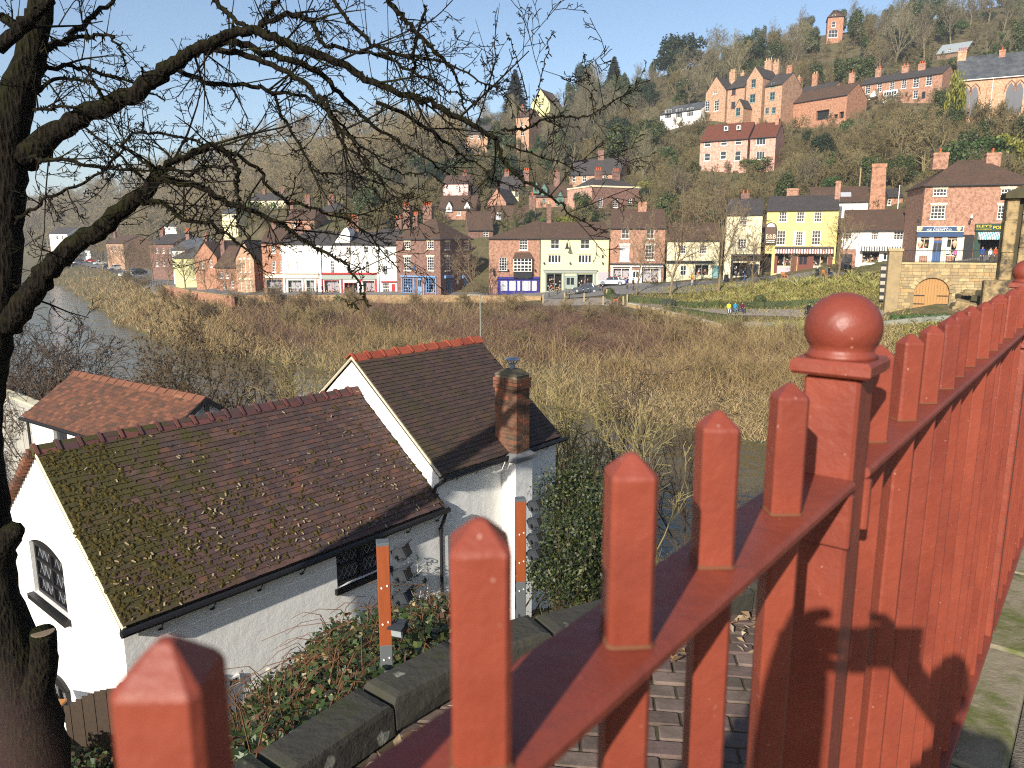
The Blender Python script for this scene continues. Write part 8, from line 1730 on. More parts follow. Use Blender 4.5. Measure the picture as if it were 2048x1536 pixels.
for c_ in (dc, dc + 7.1):
    dr = MB(); dr.box(c_ - .02, .2, dz0 - .2, c_ + .02, .24, dz1 - .05); D_ = dr.build('door', OAK, ARW)
    for i in range(12):
        a, b = c_ - rr_ + 2 * rr_ * i / 12 + .008, c_ - rr_ + 2 * rr_ * (i + 1) / 12 - .008; tp = lambda x: spz + rr_ * .95 * math.sqrt(max(0, 1 - ((x - c_) / rr_) ** 2)) - .04; s_ = MB(); s_.prism([(a, dz0 - .3), (b, dz0 - .3), (b, tp(b)), (a, tp(a))], .14, .2); s_.build('plank', OAK, D_)
    for zz in (dz0 + 1.0, dz0 + 1.85):
        for sg in (-1, 1): s_ = MB(); x0, x1 = sorted((c_ + sg * rr_ * .97, c_ + sg * rr_ * .35)); s_.box(x0, .1, zz, x1, .138, zz + .1); s_.build('strap_hinge', PAINT_BLACK, D_)
s_ = MB(); s_.box(-.1, -.15, ZP - .002, U1, 1.3, ZP + .18); s_.build('coping', ASTONE, ARW)
pu0, pz = af.uv(1779, 497); pu1, _ = af.uv(1806, 497); s_ = MB(); s_.cbox(pu0, -.25, -1, pu1, 1.2, pz - .25, .04); pr_ = s_.build('pier', ASTONE, ARW); s_ = MB(); s_.cbox(pu0 - .1, -.35, pz - .248, pu1 + .1, 1.3, pz, .05); s_.build('pier_cap', ASTONE, pr_)
rl0, rlz = af.uv(1808, 501); s_ = MB(); s_.tube([(rl0, .4, rlz), (U1, .4, rlz)], .035, 5); s_.tube([(rl0, .4, ZP + .3), (U1, .4, ZP + .3)], .03, 5); s_.build('railing', PAINT_BLACK, ARW); k = 0; u = rl0
s_ = MB(); s_.tube([(0, .4, ZP + .17), (0, .4, rlz + .12)], .022, 4); bm2 = s_.mesh('baluster', PAINT_BLACK)
while u < U1: o = link('baluster', bm2, ARW); o.location.x = u; u += .22
# steps with black edges beside it
STP = thing('garden_steps', 'steep garden steps with black iron edge by the stone pier', 'steps', W(1770, 602, 80), R(-20))
for i in range(10): s_ = MB(); s_.box(-.55, .12 * i, i * .38, .35, .12 * i + .5, i * .38 + .17); s_.build('step', PAINT_BLACK if i % 2 == 0 else STONE_SILL, STP); s_ = MB(); s_.box(-.55, .12 * i + .05, i * .38 + .17, .35, .12 * i + .5, i * .38 + .38); s_.build('riser', STONE_SILL if i % 2 == 0 else PAINT_BLACK, STP)
# stone gate pillar at the bridge end
PLO = W(2000, 600, 44); PIL = thing('stone_pillar', 'massive weathered stone pillar with dark cap at the bridge end', 'pillar', PLO, R(-26)); pf = Face(PIL, PLO, R(-26), lambda u, d, z: (u, d, z))
m = N('pillar_stone'); v = m.pos(); c = m.mix(m.noise(1.2, v, 6, .7), lin(172, 150, 110), lin(146, 124, 88)); c = m.mix(m.ramp(m.noise(.8, v, 6, .75), [(.46, (0, 0, 0)), (.6, (1, 1, 1))]), c, lin(76, 69, 57)); m.set(c, .95, .1); m.bump(m.noise(9, v, 6), .8, .04); PSTONE = m.mat
m = N('pillar_cap_stone'); m.set(m.mix(m.noise(3, m.pos(), 6, .7), lin(58, 54, 44), lin(88, 82, 60)), .95, .1); PCAP = m.mat
pa, _ = pf.uv(2006, 480); pb, _ = pf.uv(2031, 480); pc, _ = pf.uv(2040, 480); pd, _ = pf.uv(2120, 480); zc = pf.uv(2015, 397)[1]; zb = -3
for i, (z0, z1) in enumerate(((zb, pf.uv(2015, 560)[1]), (pf.uv(2015, 560)[1], pf.uv(2015, 505)[1]), (pf.uv(2015, 505)[1], pf.uv(2015, 440)[1]), (pf.uv(2015, 440)[1], zc))):
    e = .04 if i == 0 else 0; s_ = MB(); s_.cbox(pa - e + .02 * (i % 2), -.0 - e, z0 + .012, pb, 1.6, z1 - .012, .05); s_.build('block', PSTONE, PIL); s_ = MB(); s_.cbox(pc, -.1 + .04 * (i % 2), z0 + .012 + .3, pd, 1.8, z1 - .012 + (.3 if i < 3 else 0), .05); s_.build('block', PSTONE, PIL)
s_ = MB(); s_.box(pb - .1, .35, zb, pc + .1, 1.5, zc); s_.build('recess', PCAP, PIL)  # dark cap stone used here to colour in the shade of the gap
zt = pf.uv(2048, 364)[1]; s_ = MB(); s_.rings([[(pa - .15, -.3, zc), (pd, -.3, zc), (pd, 2, zc), (pa - .15, 2, zc)], [(pa - .15, -.3, zc + .3), (pd, -.3, zc + .3), (pd, 2, zc + .3), (pa - .15, 2, zc + .3)], [(pa + 1.0, .5, zt), (pd, .5, zt), (pd, 1.2, zt), (pa + 1.0, 1.2, zt)]]); s_.build('cap', PCAP, PIL)
s_ = MB(); a, _ = pf.uv(1961, 590); b, _ = pf.uv(2030, 590); s_.cbox(a, -1.2, zb - 3, b, .0, pf.uv(1990, 560)[1], .06); s_.build('plinth', PSTONE, PIL)
s_ = MB()
RCK = thing('rubble_bank', 'layered grey rock and rubble beneath the stone pillar', 'rock', (0, 0, 0)); 
for i in range(26): c = W(1935 + rs.uniform(-12, 34), 598 + rs.uniform(-14, 22), 47 + rs.uniform(-1, 2)); s_ = MB(); w_, d_, h_ = rs.uniform(.3, .7), rs.uniform(.3, .6), rs.uniform(.08, .2); s_.cbox(-w_, -d_, -h_, w_, d_, h_, .05); o = s_.build('rock', PCAP if i % 3 else PSTONE, RCK); o.location = c; o.rotation_euler = (rs.uniform(-.2, .2), rs.uniform(-.2, .2), rs.uniform(0, 3))
# low stone wall of the bank garden
wall_line('garden_wall', 'low pale stone wall curving round the edge of the bank garden', [gxy(1255, 617, 101), gxy(1330, 625, 94), gxy(1400, 645, 86), gxy(1440, 655, 82)], lambda x, y: G(x, y) + .45, .4, ASTONE, STONE_SILL, 2.2, -1.5)
# hedges
def hedge(label, pts, h_, w_, mat=HEDGE, n=900, size=.1):
    t = thing('hedge', label, 'hedge'); pl = resamp(pts, 1.0); core = MB(); cs = []
    for a, b in zip(pl[:-1], pl[1:]):
        d = (Vector(b) - Vector(a)).normalized(); nn = Vector((d.y, -d.x)) * w_ * .4; za, zb_ = G(*a), G(*b); A, B = Vector(a), Vector(b)
        core.hexa([(*(A - nn), za - .3), (*(B - nn), zb_ - .3), (*(B + nn), zb_ - .3), (*(A + nn), za - .3), (*(A - nn), za + h_ * .9), (*(B - nn), zb_ + h_ * .9), (*(B + nn), zb_ + h_ * .9), (*(A + nn), za + h_ * .9)]); cs.append(((A.x + B.x) / 2, (A.y + B.y) / 2, (za + zb_) / 2 + h_ * .5, .75, w_ * .55, h_ * .56))
    core.build('core', mat, t); V, Fq = leafcloud(cs, n, size, shell=.85); link('foliage', npmesh('foliage', V, Fq, mat), t)['kind'] = 'stuff'
LAV = leafm('lavender_leaf', lin(128, 128, 116), lin(104, 106, 92), .8)
hedge('clipped hedge behind the garden path, nearest the parked cars', [gxy(1215, 599, 106.5), gxy(1290, 603, 102), gxy(1345, 606, 99.5)], .9, .9); hedge('clipped hedge along the back of the benches', [gxy(1352, 608, 98.5), gxy(1440, 613, 92.5)], .8, .8); hedge('long clipped hedge behind the seated people', [gxy(1446, 614, 91.5), gxy(1530, 616, 87.5), gxy(1640, 618, 84.5), gxy(1720, 620, 82)], .75, .8, n=1300)
hedge('broad rounded hedge on the river side of the path', [gxy(1335, 622, 94), gxy(1400, 632, 88), gxy(1450, 640, 84), gxy(1490, 645, 82)], 1.0, 1.3, n=1300); hedge('low hedge sloping down below the lavender bed', [gxy(1480, 650, 78), gxy(1560, 672, 71), gxy(1640, 690, 66)], .6, .8); hedge('grey lavender strip below the garden path', [gxy(1480, 637, 82), gxy(1600, 642, 78), gxy(1760, 646, 73), gxy(1900, 650, 70)], .5, 1.0, LAV, 1300); hedge('bright low box edging beyond the lavender', [gxy(1780, 640, 75), gxy(1900, 643, 71)], .5, .6, LAUREL); hedge('small round bush in the hedge behind the bench', [gxy(1515, 606, 88.8), gxy(1524, 606, 88.6)], 1.3, 1.2); hedge('square clipped hedge beside the seated man', [gxy(1214, 592, 107.6), gxy(1222, 592, 107.4)], 1.2, 1.2)
# garden slope: ground cover and spiky clumps
gard = lambda X, Y_: np.ones_like(X, bool)
scrub('garden_groundcover', 'mixed green and straw ground cover on the garden slope', [lin(116, 120, 58), lin(150, 138, 76), lin(96, 104, 50), lin(166, 150, 90), lin(128, 110, 70)], [stems(13000, bank(1330, 1770, 556, 612, 76, 108), .15, .55, .05, .6, .6, 2), stems(6000, bank(1450, 1930, 640, 700, 50, 84), .12, .4, .04, .6, .6, 2)])
m = N('phormium_leaf'); m.set(m.ramp(m.irand(), [(0, lin(150, 148, 82)), (.5, lin(176, 168, 104)), (1, lin(120, 126, 66))]), .7, .2); PHM = m.mat
def spiky(seed, n, L): 
    V, q = stems(n, lambda k: np.zeros((k, 3)), L * .7, L, .05, .65, .45, 4); return npmesh('foliage', V, q, PHM)
SPK = [spiky(s, 70, 1.3) for s in range(3)]
for i, (px, py, Y) in enumerate(((1395, 588, 100), (1425, 592, 97), (1460, 583, 98), (1490, 596, 93), (1520, 578, 97), (1545, 590, 92), (1575, 597, 89), (1600, 580, 93), (1620, 570, 94), (1640, 588, 89), (1665, 578, 90), (1690, 590, 87), (1700, 568, 92), (1720, 585, 87), (1735, 572, 89), (1745, 596, 84), (1560, 565, 98), (1480, 570, 101), (1590, 605, 86), (1660, 603, 84), (1530, 606, 89), (1600, 655, 76), (1560, 650, 78))):
    x, y = gxy(px, py, Y); t = thing('phormium', 'spiky pale green clump %s' % ('near the inn end of the garden slope' if px > 1650 else 'in the middle of the garden slope' if px > 1530 else 'at the lower end of the garden slope'), 'plant', (x, y, G(x, y)), i * 1.3, 'spiky clumps on the garden slope'); t.scale = (rs.uniform(.7, 1.25),) * 3; link('foliage', SPK[i % 3], t)['kind'] = 'stuff'
# bare street trees in front of the shops
STT = [proto('street_tree', s, 8, .1, PP(kids=[11, 5, 4, 4, 0], rmin=.009, ang=[(30, 50), (25, 55), (25, 65), (25, 70), (0, 0)], up=[.02, .08, .06, .04, 0]), bark('street_tree_bark', [lin(138, 120, 92), lin(120, 102, 78)])) for s in (71, 72, 73)]
for i, (px, pyt, Y, lb, wd) in enumerate(((1271, 420, 107, 'bare street tree in front of the brick shop with white shopfront', .8), (1340, 350, 105, 'tall forked street tree before the low cream shop', .9), (1436, 365, 103, 'tall bare street tree between cream shop and pale yellow house', .8), (1505, 440, 101, 'bare street tree in front of the dark shopfront', 1.0), (1581, 490, 99, 'thin young street tree before the inn awning', .6), (1672, 425, 96, 'crooked bare tree beside the inn and white shop', 1.1), (951, 470, 113, 'bare tree in the yard entrance by the corner shop', .9), (417, 490, 122, 'bare street tree in front of the gabled hall', 1.0), (310, 480, 160, 'bare street tree near the quay railing', 1.0), (210, 470, 235, 'bare street tree at the street bend', 1.0), (372, 470, 135, 'bare tree between the cream riverside house and brick house', 1.2), (265, 478, 180, 'bare tree by the white car on the quay', 1.2), (335, 490, 150, 'bare tree before the dull red terrace', 1.2), (455, 500, 118, 'bare tree before the low brick cottage', 1.1), (150, 470, 290, 'bare tree near the far white houses', 1.3))):
    x, y = gxy(px, 590, Y); g = G(x, y); tr, cr = STT[i % 3]; s = (W(px, pyt, Y).z - g) / topz(cr); plant_of('street_tree', lb, 'tree', [('trunk', tr), ('crown', cr)], (x, y, g), i * 1.7, (s * wd, s * wd, s))
# poles
def pole(label, px, py0, py1, Y, r_, mat, name='utility_pole', arm=0):
    a, b = W(px, py1, Y), W(px, py0, Y); t = thing(name, label, 'pole', (a.x, a.y, a.z - 1.5)); q = MB(); q.lathe([(r_, 0), (r_ * .8, b.z - a.z + 1.5)], 8); q.build('shaft', mat, t)
    if arm: q = MB(); q.tube([(0, 0, b.z - a.z + 1.45), (arm, 0, b.z - a.z + 1.5)], r_ * .7, 5); q.box(arm - .15, -.12, b.z - a.z + 1.4, arm + .15, .12, b.z - a.z + 1.5); q.build('arm', mat, t)
    return t
pole('thin grey post with a short arm standing in the bank scrub', 961, 589, 690, 72, .05, plain('grey_pole', lin(150, 152, 140), .6), 'river_post', -1.1)
pole('wooden pole above the brown roof by the chimney stack', 1718, 322, 385, 122, .12, WP); pole('thin steel mast beside the tall chimney stack', 1733, 336, 400, 120, .05, LEAD); pole('white lamp pole right of the tall chimney stack', 1796, 370, 410, 112, .06, PAINT_W); pole('wooden pole on the slope above the corner house', 842, 380, 420, 175, .12, WP); pole('steel lamp column above the white shops', 824, 388, 415, 175, .08, LEAD)
# ------------------------------------------------------------------ benches, cars, people
BEN = None
def bench(label, px, py, Y, rz=0.0):
    global BEN
    x, y = gxy(px, py, Y); t = thing('bench', label, 'bench', (x, y, G(x, y) + .08), rz, 'benches along the garden path')
    if BEN is None:
        BEN = []; BW = plain('dark_bench', lin(44, 46, 46), .6, .3, .1)
        for i in range(3): q = MB(); q.box(-.9, -.2 + i * .15, .42, .9, -.08 + i * .15, .46); BEN.append(('seat_slat', q.mesh('seat_slat', BW)))
        for i in range(2): q = MB(); q.box(-.9, .25 + i * .03, .58 + i * .18, .9, .28 + i * .03, .7 + i * .18); BEN.append(('back_slat', q.mesh('back_slat', BW)))
        for sx_ in (-.8, .8): q = MB(); q.box(sx_ - .04, -.2, 0, sx_ + .04, .3, .41); q.box(sx_ - .04, .2, .465, sx_ + .04, .24, .9); BEN.append(('leg', q.mesh('leg', BW)))
    for nm, me in BEN: link(nm, me, t)
    return t
bench('empty dark bench nearest the quay', 1337, 612, 97.5, R(-8)); bench('dark bench with three people', 1470, 624, 87.5, R(-12)); bench('dark bench with two people in dark clothes', 1626, 628, 81.8, R(-15)); bench('dark bench under the seated man with the dog', 1247, 606, 104.5, R(-5))
def car(label, px, py, Y, rz, col, L=4.2, group=None, roofc=None, H=1.45):
    x, y = gxy(px, py, Y); t = thing('parked_car', label, 'car', (x, y, G(x, y) + .12), rz, group); c = plain('car_paint_%d_%d_%d' % tuple(col), lin(*col), .22, .6, .03); k = L / 4.2; kz = H / 1.45
    prof = [(-2.1, .3), (-2.08, .55), (-1.95, .72), (-1.2, .86), (-.9, .9), (1.6, .93), (1.95, .88), (2.08, .7), (2.1, .35), (1.7, .22), (-1.8, .22)]; rgs = []
    for yy, s_ in ((-.86, .93), (-.8, 1.0), (.8, 1.0), (.86, .93)): rgs.append([(a * k * (1 if abs(yy) < .85 else .985), yy, .22 + (b - .22) * s_ * kz) for a, b in prof])
    q = MB(); q.rings(rgs); q.build('body', c, t)
    cab = [(-1.05, .86), (-.45, 1.36), (.0, 1.45), (.9, 1.42), (1.75, .92)]; q = MB(); rg2 = []
    for yy, s_ in ((-.78, 0), (-.62, 1), (.62, 1), (.78, 0)): rg2.append([(a * k * (1 if s_ else 1.03), yy, ((b if s_ else .86 + (b - .86) * .15)) * kz) for a, b in cab])
    q.rings(rg2); q.build('glasshouse', GLASS, t)
    q = MB(); q.hexa([(-.42 * k, -.6, 1.36 * kz), (.95 * k, -.6, 1.40 * kz), (.95 * k, .6, 1.40 * kz), (-.42 * k, .6, 1.36 * kz), (-.3 * k, -.55, 1.46 * kz), (.85 * k, -.55, 1.475 * kz), (.85 * k, .55, 1.475 * kz), (-.3 * k, .55, 1.46 * kz)]); q.build('roof', plain('car_paint_%d_%d_%d' % tuple(roofc), lin(*roofc), .3, .5, .03) if roofc else c, t)
    for xp in (-1.0, .35, 1.2):
        for sg in (-1, 1): q = MB(); q.tube([(xp * k * 1.0, sg * .8, .88 * kz), (xp * k * .75 + .05, sg * .64, 1.38 * kz)], .03, 4); q.build('pillar', c, t)
    for wx in (-1.3 * k, 1.3 * k):
        for sg in (-1, 1):
            q = MB(); q.disc_x(wx, sg * .8, .31, .31, .2, 16); w_ = q.build('wheel', PAINT_BLACK, t); q = MB(); q.disc_x(wx, sg * .905, .31, .2, .012, 12); q.build('rim', plain('alloy_rim', lin(168, 168, 170), .35, .5, .05, metal=.6), w_)
    for sg in (-1, 1):
        q = MB(); q.box(-2.09 * k, sg * .62 - .16, .58, -1.98 * k, sg * .62 + .16, .72); q.build('headlight', PAINT_W, t); q = MB(); q.box(2.0 * k, sg * .66 - .12, .66, 2.09 * k, sg * .66 + .12, .82); q.build('tail_light', PAINT_RED, t); q = MB(); q.box(-.85 * k, sg * .9 - .08, .92 * kz, -.7 * k, sg * .9 + .08, 1.04 * kz); q.build('mirror', c, t)
    return t
car('dark grey hatchback parked outside the sage fronted shop', 1172, 595, 114.5, R(-10), (70, 76, 84)); car('silver car with a red soft top parked behind the dark hatchback', 1223, 584, 117, R(-12), (176, 180, 186), 4.3, None, (150, 30, 36), 1.32)
for px, py, Y, rz, cc, lb in ((157, 527, 325, 40, (60, 64, 70), 'dark car at the far end of the street'), (181, 524, 330, 40, (176, 30, 34), 'red car by the far white houses'), (200, 529, 285, 50, (226, 226, 224), 'white car farthest along the quay'), (219, 534, 255, 52, (54, 56, 60), 'black car parked by the quay railing'), (231, 538, 235, 52, (206, 206, 200), 'cream car parked on the quay'), (256, 549, 196, 55, (228, 230, 230), 'white car nearest the quay walkers'), (266, 548, 203, 55, (90, 100, 112), 'grey car beside the white car on the quay'), (276, 549, 198, 55, (40, 42, 46), 'black car in the middle of the street')): car(lb, px, py, Y, R(rz), cc, 4.3, 'cars along the far street', None, 1.6)
SKIN = plain('skin', lin(206, 158, 130), .6, .3, .05)
def person(label, px, py, Y, rz, top, legs, hair, pose='stand', zoff=None, P=None, phone=False, cat='person', scale=1.0):
    J = {}; E_ = []
    def j(n, p, r, t): J[n] = (Vector(p), r, t)
    sit = pose == 'sit'; hz = .52 if sit else .93
    j('pelvis', (0, 0, hz), (.15, .12), 'T'); j('waist', (0, .0, hz + .2), (.135, .1), 'T'); j('chest', (0, 0, hz + .4), (.16, .11), 'T'); j('neckb', (0, .01, hz + .55), (.07, .06), 'T'); j('neck', (0, .0, hz + .6), (.05, .05), 'S'); j('head', (0, -.02, hz + .69), (.08, .095), 'S'); j('crownp', (0, -.0, hz + .78), (.07, .08), 'H')
    E_ += [('pelvis', 'waist'), ('waist', 'chest'), ('chest', 'neckb'), ('neckb', 'neck'), ('neck', 'head'), ('head', 'crownp')]
    for s_, sg in (('l', -1), ('r', 1)):
        j('sh' + s_, (sg * .18, 0, hz + .48), (.065, .065), 'T')
        if pose == 'photo': j('el' + s_, (sg * .29, -.16, hz + .26), (.05, .05), 'T'); j('wr' + s_, (sg * .10 + .05, -.40, hz + .57), (.036, .036), 'S'); j('ha' + s_, (sg * .085 + .05, -.45, hz + .63), (.046, .042), 'S')
        elif sit: j('el' + s_, (sg * .23, -.04, hz + .2), (.048, .048), 'T'); j('wr' + s_, (sg * .13, -.25, hz + .14), (.035, .035), 'T'); j('ha' + s_, (sg * .1, -.33, hz + .13), (.03, .04), 'S')
        else: j('el' + s_, (sg * .23, .03 * sg, hz + .2), (.048, .048), 'T'); j('wr' + s_, (sg * .23, -.06, hz - .03), (.035, .035), 'T'); j('ha' + s_, (sg * .22, -.08, hz - .12), (.03, .04), 'S')
        E_ += [('chest', 'sh' + s_), ('sh' + s_, 'el' + s_), ('el' + s_, 'wr' + s_), ('wr' + s_, 'ha' + s_)]
        j('hip' + s_, (sg * .09, 0, hz - .05), (.09, .1), 'L')
        if sit: j('kn' + s_, (sg * .12, -.45, hz - .02), (.065, .065), 'L'); j('an' + s_, (sg * .12, -.46, .1), (.045, .045), 'L'); j('to' + s_, (sg * .13, -.62, .04), (.04, .035), 'B')
        else: j('kn' + s_, (sg * .1, -.03 + .08 * sg, .5), (.065, .068), 'L'); j('an' + s_, (sg * .1, .03 + .14 * sg, .09), (.045, .045), 'L'); j('to' + s_, (sg * .11, -.14 + .14 * sg, .04), (.04, .035), 'B')
        E_ += [('pelvis', 'hip' + s_), ('hip' + s_, 'kn' + s_), ('kn' + s_, 'an' + s_), ('an' + s_, 'to' + s_)]
        if pose == 'photo':
            hp = J['ha' + s_][0]
            for f in range(5):
                b = 'f%d%s' % (f, s_); o1 = Vector((-sg * (.02 + .006 * f), -.03 - .004 * f, .05 - .022 * f)) if f else Vector((-sg * .035, .01, .02)); j(b, hp + o1, (.010, .010), 'S'); j(b + 't', hp + o1 + Vector((-sg * .035, -.012 + .012 * f, .005)), (.008, .008), 'S'); E_ += [('ha' + s_, b), (b, b + 't')]
    names = list(J); ix = {n: i for i, n in enumerate(names)}; me = bpy.data.meshes.new('body_src'); me.from_pydata([tuple(J[n][0]) for n in names], [(ix[a], ix[b]) for a, b in E_], [])
    ob = bpy.data.objects.new('body_src', me); COL.objects.link(ob); ob.modifiers.new('skin', 'SKIN'); sk = me.skin_vertices[0].data
    for i, n in enumerate(names): sk[i].radius = J[n][1]; sk[i].use_root = (n == 'pelvis')
    sb = ob.modifiers.new('sub', 'SUBSURF'); sb.levels = sb.render_levels = 2 if pose == 'photo' else 1
    me2 = bpy.data.meshes.new_from_object(ob.evaluated_get(bpy.context.evaluated_depsgraph_get())); me2.name = 'body'; bpy.data.objects.remove(ob)
    mats = {'T': plain('cloth_%d_%d_%d' % tuple(top), lin(*top), .85, .1, .1), 'L': plain('cloth_%d_%d_%d' % tuple(legs), lin(*legs), .85, .1, .1), 'S': SKIN, 'H': plain('hair_%d_%d_%d' % tuple(hair), lin(*hair), .7, .2, .1), 'B': PAINT_BLACK}; order = list(mats)
    me2.materials.clear()
    for k in order: me2.materials.append(mats[k])
    pts = np.array([tuple(J[n][0]) for n in names]); tags = [J[n][2] for n in names]
    for p in me2.polygons:
        c = np.array(p.center); i = int(((pts - c) ** 2).sum(1).argmin()); tg = tags[i]
        if tg == 'S' and c[2] > hz + .66 and (c[1] > .015 or c[2] > hz + .76): tg = 'H'
        p.material_index = order.index(tg); p.use_smooth = True
    if P is None: x, y = gxy(px, py, Y); P = Vector((x, y, G(x, y) + .1)) if zoff is None else Vector((x, y, zoff))
    t = thing('person', label, 'person', P, rz); t.scale = (scale,) * 3; link('body', me2, t)
    q = MB(); q.lathe([(.088, -.03), (.098, .03), (.088, .08), (.05, .115), (.01, .125)], 10, 0, (0, .012, hz + .69)); q.build('hair', mats['H'], t, True)
    return t
person('person in a yellow top and pale jeans on the garden bench', 1457, 625, 87.9, R(0), (222, 206, 60), (196, 204, 214), (90, 60, 40), 'sit'); person('person dressed in turquoise on the garden bench', 1470, 625.5, 87.2, R(0), (40, 130, 168), (50, 120, 160), (120, 70, 50), 'sit'); person('person in a maroon coat on the garden bench', 1484, 626, 86.8, R(8), (92, 34, 54), (60, 60, 90), (60, 40, 34), 'sit')
person('person in black sitting on the second garden bench', 1617, 629, 82.1, R(0), (34, 34, 38), (30, 30, 34), (60, 46, 38), 'sit'); person('person in a dark top and blue jeans on the second garden bench', 1631, 630, 81.6, R(0), (40, 42, 52), (150, 176, 210), (170, 150, 120), 'sit')
person('seated man in dark clothes beside the orange dog', 1234, 607, 104.6, R(-30), (58, 60, 66), (44, 54, 80), (150, 110, 90), 'sit')
person('pedestrian in a bright blue jacket behind the silver car', 1254, 583, 111, R(60), (34, 70, 176), (50, 52, 60), (80, 60, 44)); person('pedestrian in a long brown coat by the street tree', 1266, 586, 109.5, R(40), (92, 66, 50), (50, 40, 38), (60, 44, 34)); person('child in orange and white outside the low cream shop', 1384, 572, 109.5, R(10), (226, 150, 50), (216, 214, 206), (80, 60, 44))
person('grey haired man seated outside the inn window', 1634, 553, 105.2, R(-40), (40, 40, 44), (60, 60, 70), (220, 220, 216), 'sit'); person('person in black seated at the inn wall', 1657, 552, 104.6, R(30), (36, 38, 44), (40, 40, 50), (60, 50, 42), 'sit'); person('person in a dark coat in the brick porch of the white shop', 1690, 548, 103.8, R(0), (38, 44, 58), (44, 48, 58), (60, 50, 42)); person('person in a black jacket beside the brick porch', 1699, 547, 103.2, R(20), (30, 30, 34), (40, 42, 50), (90, 70, 54)); person('person in dark clothes at the dark shopfront', 1481, 565, 111, R(160), (44, 46, 54), (40, 44, 56), (70, 56, 44)); person('person in jeans browsing at the dark shopfront', 1489, 566, 110.5, R(200), (50, 50, 56), (70, 90, 130), (60, 44, 36))
person('walker in dark blue on the quay, nearest the railing corner', 283, 569, 160, R(30), (40, 52, 88), (40, 44, 60), (70, 56, 44)); person('walker in grey on the quay ahead of the dark blue walker', 268, 565, 168, R(30), (80, 84, 92), (50, 52, 60), (90, 70, 54)); person('walker in black on the quay near the white car', 259, 561, 176, R(30), (40, 40, 44), (44, 44, 50), (60, 50, 40)); person('pedestrian in black passing the red shopfront', 645, 594, 117.5, R(80), (34, 34, 38), (40, 40, 46), (70, 56, 44)); person('pedestrian in olive outside the cream fascia shop', 635, 594, 118, R(90), (70, 70, 56), (50, 50, 54), (70, 56, 44))
person('person in a pink jacket outside the ice cream shop', 1908, 528, 86, R(20), (222, 120, 170), (50, 50, 60), (90, 66, 50)); person('person in a blue jacket in front of the green shopfront', 1962, 528, 84.5, R(-30), (44, 84, 160), (60, 60, 66), (90, 66, 50)); person('person in orange beside the green shopfront', 1988, 528, 84, R(10), (216, 84, 40), (60, 60, 66), (90, 66, 50)); person('person in white near the green shopfront door', 1978, 528, 86, R(10), (220, 220, 220), (50, 54, 66), (60, 50, 42))
# the dog
x, y = gxy(1231, 613, 103.2); DOG = thing('dog', 'orange brown dog standing by the seated man', 'dog', (x, y, G(x, y) + .1), R(25)); FUR = plain('orange_fur', lin(188, 112, 58), .9, .1, .15)
me = bpy.data.meshes.new('dog_src'); dv = [((-.3, 0, .5), .1), ((.0, 0, .5), .13), ((.28, 0, .53), .14), ((.42, 0, .68), .08), ((.5, 0, .78), .09), ((.64, 0, .74), .045), ((-.45, 0, .62), .03), ((-.55, 0, .75), .02)]; de = [(0, 1), (1, 2), (2, 3), (3, 4), (4, 5), (0, 6), (6, 7)]
for bx, par in ((-.3, 0), (.27, 2)):
    for sg in (-1, 1):
        i = len(dv)
        if bx < 0: dv += [((bx + .06, sg * .1, .4), .07), ((bx - .08, sg * .1, .2), .035), ((bx - .04, sg * .1, .03), .03)]
        else: dv += [((bx, sg * .1, .42), .06), ((bx - .01, sg * .1, .22), .035), ((bx, sg * .1, .03), .03)]
        de += [(par, i), (i, i + 1), (i + 1, i + 2)]
me.from_pydata([v_[0] for v_ in dv], de, []); ob = bpy.data.objects.new('dog_src', me); COL.objects.link(ob); ob.modifiers.new('skin', 'SKIN')
for i, v_ in enumerate(dv): me.skin_vertices[0].data[i].radius = (v_[1], v_[1]); me.skin_vertices[0].data[i].use_root = i == 1
sb = ob.modifiers.new('sub', 'SUBSURF'); sb.levels = sb.render_levels = 1; md = bpy.data.meshes.new_from_object(ob.evaluated_get(bpy.context.evaluated_depsgraph_get())); bpy.data.objects.remove(ob); md.materials.clear(); md.materials.append(FUR); md.polygons.foreach_set('use_smooth', [True] * len(md.polygons)); link('body', md, DOG)
for sg in (-1, 1): q = MB(); q.hexa([(.44, sg * .05, .83), (.52, sg * .05, .83), (.52, sg * .1, .8), (.44, sg * .1, .8), (.46, sg * .07, .92), (.48, sg * .07, .92), (.48, sg * .09, .92), (.46, sg * .09, .92)]); q.build('ear', FUR, DOG)
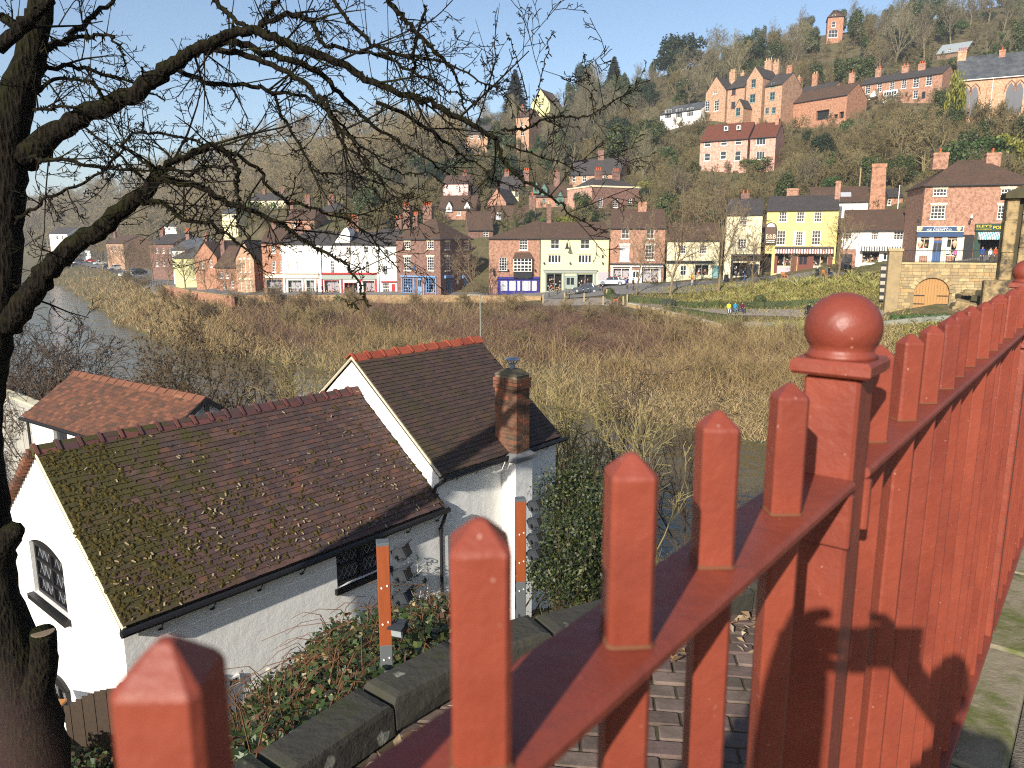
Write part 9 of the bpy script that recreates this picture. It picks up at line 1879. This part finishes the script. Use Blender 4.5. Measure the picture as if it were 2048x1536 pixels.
# the photographer, whose shadow falls on the railing
PH = person('photographer in a dark coat holding up a phone behind the railing', 0, 0, 0, R(180), (40, 44, 56), (44, 48, 60), (60, 46, 36), 'photo', P=Vector((.055, -.475, CZ - 1.635)), scale=1.03)
TEL = thing('phone', 'black phone held up by the photographer', 'phone', (.05, -.035, CZ - .022)); q = MB(); q.cbox(-.078, -.004, -.038, .078, .004, .038, .003); q.build('case', PAINT_BLACK, TEL)
# tables and chairs outside the inn, sign boards
for i, (px, py, Y) in enumerate(((1566, 553, 107.6), (1573, 553, 107.2), (1648, 551, 104.2))):
    x, y = gxy(px, py, Y); t = thing('cafe_chair', 'pale wooden chair outside the inn %s' % ('left of the pair' if i == 0 else 'right of the pair' if i == 1 else 'between the seated people'), 'chair', (x, y, G(x, y) + .1), i); CHW = plain('pale_chair_wood', lin(190, 120, 66), .7)
    q = MB(); q.box(-.22, -.22, .43, .22, .22, .47); q.build('seat', CHW, t); q = MB(); q.box(-.22, .19, .6, .22, .22, .95); q.build('backrest', CHW, t)
    for a in (-.2, .2):
        for b in (-.2, .2): q = MB(); q.box(a - .025, b - .025, 0, a + .025, b + .025, .428 if b < 0 else .95); q.build('leg', CHW, t)
x, y = gxy(1452, 566, 112); t = thing('sign_board', 'black folding sign board outside the pale yellow house', 'sign', (x, y, G(x, y) + .1)); 
for sg in (-1, 1): q = MB(); q.hexa([(-.3, sg * .28 - .02, 0), (.3, sg * .28 - .02, 0), (.3, sg * .28 + .02, 0), (-.3, sg * .28 + .02, 0), (-.3, sg * .03 - .02, 1.1), (.3, sg * .03 - .02, 1.1), (.3, sg * .03 + .02, 1.1), (-.3, sg * .03 + .02, 1.1)]); q.build('panel', PAINT_BLACK, t)
# ------------------------------------------------------------------ thin spring haze over the gorge
m = bpy.data.materials.new('haze_air'); m.use_nodes = True; m.node_tree.nodes.clear()
vo = m.node_tree.nodes.new('ShaderNodeVolumePrincipled'); vo.inputs['Color'].default_value = (.80, .88, 1, 1); vo.inputs['Density'].default_value = .0003; vo.inputs['Anisotropy'].default_value = 0
ou = m.node_tree.nodes.new('ShaderNodeOutputMaterial'); m.node_tree.links.new(vo.outputs[0], ou.inputs['Volume'])
q = MB(); q.box(-1900, -750, -6, 1900, 2450, 150); kind(q.build('haze', m), 'stuff', 'thin bluish haze filling the gorge')
